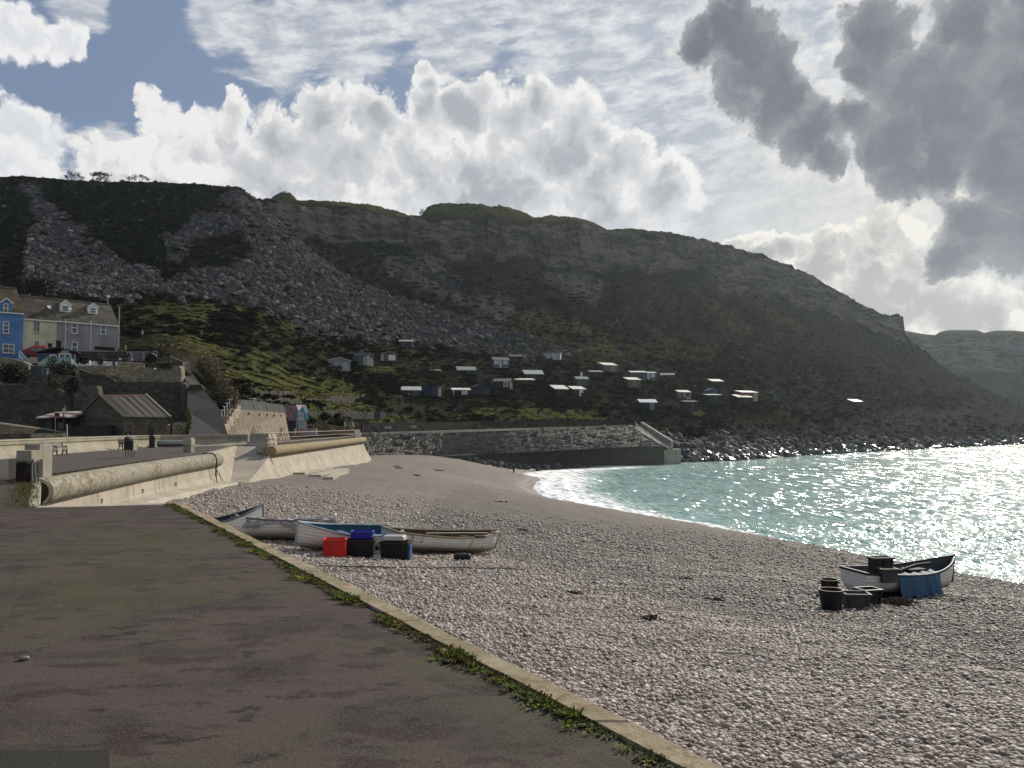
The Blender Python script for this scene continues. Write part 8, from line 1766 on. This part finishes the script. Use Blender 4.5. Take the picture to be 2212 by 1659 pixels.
# weeds along the kerb -------------------------------------------------------
def weeds():
    rr = np.random.default_rng(91); V, Fc, tone = [], [], []; Lk = (KERB1 - KERB0).length
    s = -3.5
    while s < Lk:
        den = .5 + .5 * fbm(np.array([s / 1.1]), np.array([4.0]), None, 3)[0] * 1.6
        den = min(max(.02, den * 1.4 - .22), 1.2); p0 = KERB0 + _kd * s
        for c_ in range(int(4.6 * den + rr.random() * .8)):
            off = -.242 - abs(rr.normal()) * .075 * (.4 + den); c0 = p0 + _kn * off + _kd * rr.uniform(-.1, .1); h = rr.uniform(.010, .050) * (.35 + den) * (1.1 if off < -.27 else .6); tn = rr.random() ** 1.5 * .75 + .25 * den
            for k in range(int(rr.integers(12, 30))):
                a = rr.uniform(0, 6.28); rad = rr.uniform(0, .055); base = np.array([c0.x + rad * math.cos(a), c0.y + rad * math.sin(a), .0]); tip = base + np.array([math.cos(a) * rr.uniform(.01, .06), math.sin(a) * rr.uniform(.01, .06), h * rr.uniform(.5, 1.2)]); side = np.array([-math.sin(a), math.cos(a), rr.uniform(-.4, .4)]) * rr.uniform(.004, .013); mid = base * .45 + tip * .55 + np.array([0, 0, .012]); i = len(V); V += [base, mid - side, tip, mid + side]; Fc.append((i, i + 1, i + 2, i + 3)); tone += [tn + rr.normal() * .12] * 4
        s += rr.uniform(.03, .07)
    # the tuft round the pit's ledge, and the moss behind the coping
    for k in range(1700):
        f = rr.random(); q = CORN.lerp(END, f * .95) + Vector((-.3 + rr.normal() * .22, rr.normal() * .15, 0)); h = rr.uniform(.02, .17) * (1 - abs(f - .45) * .9); a = rr.uniform(0, 6.28); base = np.array([q.x, q.y, 0.]); tip = base + np.array([.06 * math.cos(a), .06 * math.sin(a), h]); sd = np.array([-math.sin(a), math.cos(a), 0]) * .010; mid = base * .4 + tip * .6; i = len(V); V += [base, mid - sd, tip, mid + sd]; Fc.append((i, i + 1, i + 2, i + 3)); tone += [.25 + .3 * rr.random()] * 4
    for k in range(4200):
        f = rr.random() ** 1.3; q = npath[int(f * (len(npath) - 1))] + Vector((-.55 + rr.normal() * .16, 0, 0)); h = rr.uniform(.02, .10) * (1 - .6 * f); base = np.array([q.x, q.y + rr.uniform(-.6, .6), .0]); a = rr.uniform(0, 6.28); tip = base + np.array([.05 * math.cos(a), .05 * math.sin(a), h]); sd = np.array([-math.sin(a), math.cos(a), 0]) * .022; mid = base * .4 + tip * .6; i = len(V); V += [base, mid - sd, tip, mid + sd]; Fc.append((i, i + 1, i + 2, i + 3)); tone += [.05 + .25 * rr.random()] * 4
    m, g, b = new_mat('weed leaves'); t_ = g.attr('tone'); c = g.ramp(t_, [(0, (.070, .048, .022)), (.35, (.060, .058, .020)), (.6, (.095, .135, .025)), (.85, (.17, .22, .035)), (1, (.30, .27, .06))])
    tr = g.new('ShaderNodeBsdfTranslucent'); g.put(tr.inputs[0], c); mx = g.new('ShaderNodeMixShader'); mx.inputs[0].default_value = .5; setb(g, b, color=c, rough=.65, spec=.15)
    m.node_tree.links.new(b.outputs[0], mx.inputs[1]); m.node_tree.links.new(tr.outputs[0], mx.inputs[2]); m.node_tree.links.new(mx.outputs[0], m.node_tree.nodes['Material Output'].inputs[0])
    o = mesh_np('weeds', np.array(V), np.array(Fc), m); fattr(o, 'tone', np.clip(tone, 0, 1)); o['kind'] = 'stuff'
weeds()
# litter in the weeds and on the road
for x, y, r, col, lab, nm in ((1311 / 1.0, 1413, .035, (.62, .58, .48), 'cream shell lying in the weeds beside the kerb', 'shell'), (1185, 1398, .03, (.012, .011, .010), 'small dark clod on the tarmac near the weeds', 'clod'), (52, 1426, .035, (.22, .21, .14), 'pale pebble lying alone on the tarmac at left', 'stone')):
    x_ = {1311: 961}.get(x, x) if nm == 'shell' else ({1185: 963}.get(x, x)); y_ = {1413: 1411}.get(y, y) if nm == 'shell' else ({1398: 1434}.get(y, y)); q_ = at_z(x_, y_, 0); V, Fc = ico(2); V = V * (1 + .2 * fbm(V[:, 0] * 1.5, V[:, 1] * 1.5, V[:, 2] * 1.5, 2)[:, None]) * [r * 1.3, r, r * .6] + [0, 0, r * .5]; o = mesh_np(nm, V, np.array(Fc), mat(nm + ' mat', col, .7), smooth=True); o.location = q_; tag(o, lab, nm)

# ---------------------------------------------------------------- sea air
def haze():
    mb = MB(); mb.box((200, 450, 145), (3500, 2900, 320)); m = bpy.data.materials.new('sea air'); m.use_nodes = True; t = m.node_tree; t.nodes.clear(); out = t.nodes.new('ShaderNodeOutputMaterial'); v = t.nodes.new('ShaderNodeVolumePrincipled')
    v.inputs['Color'].default_value = (.74, .87, 1.0, 1); v.inputs['Density'].default_value = .000055; v.inputs['Anisotropy'].default_value = .55; t.links.new(v.outputs[0], out.inputs['Volume'])
    o = mb.build('haze', m); o['kind'] = 'stuff'
haze()
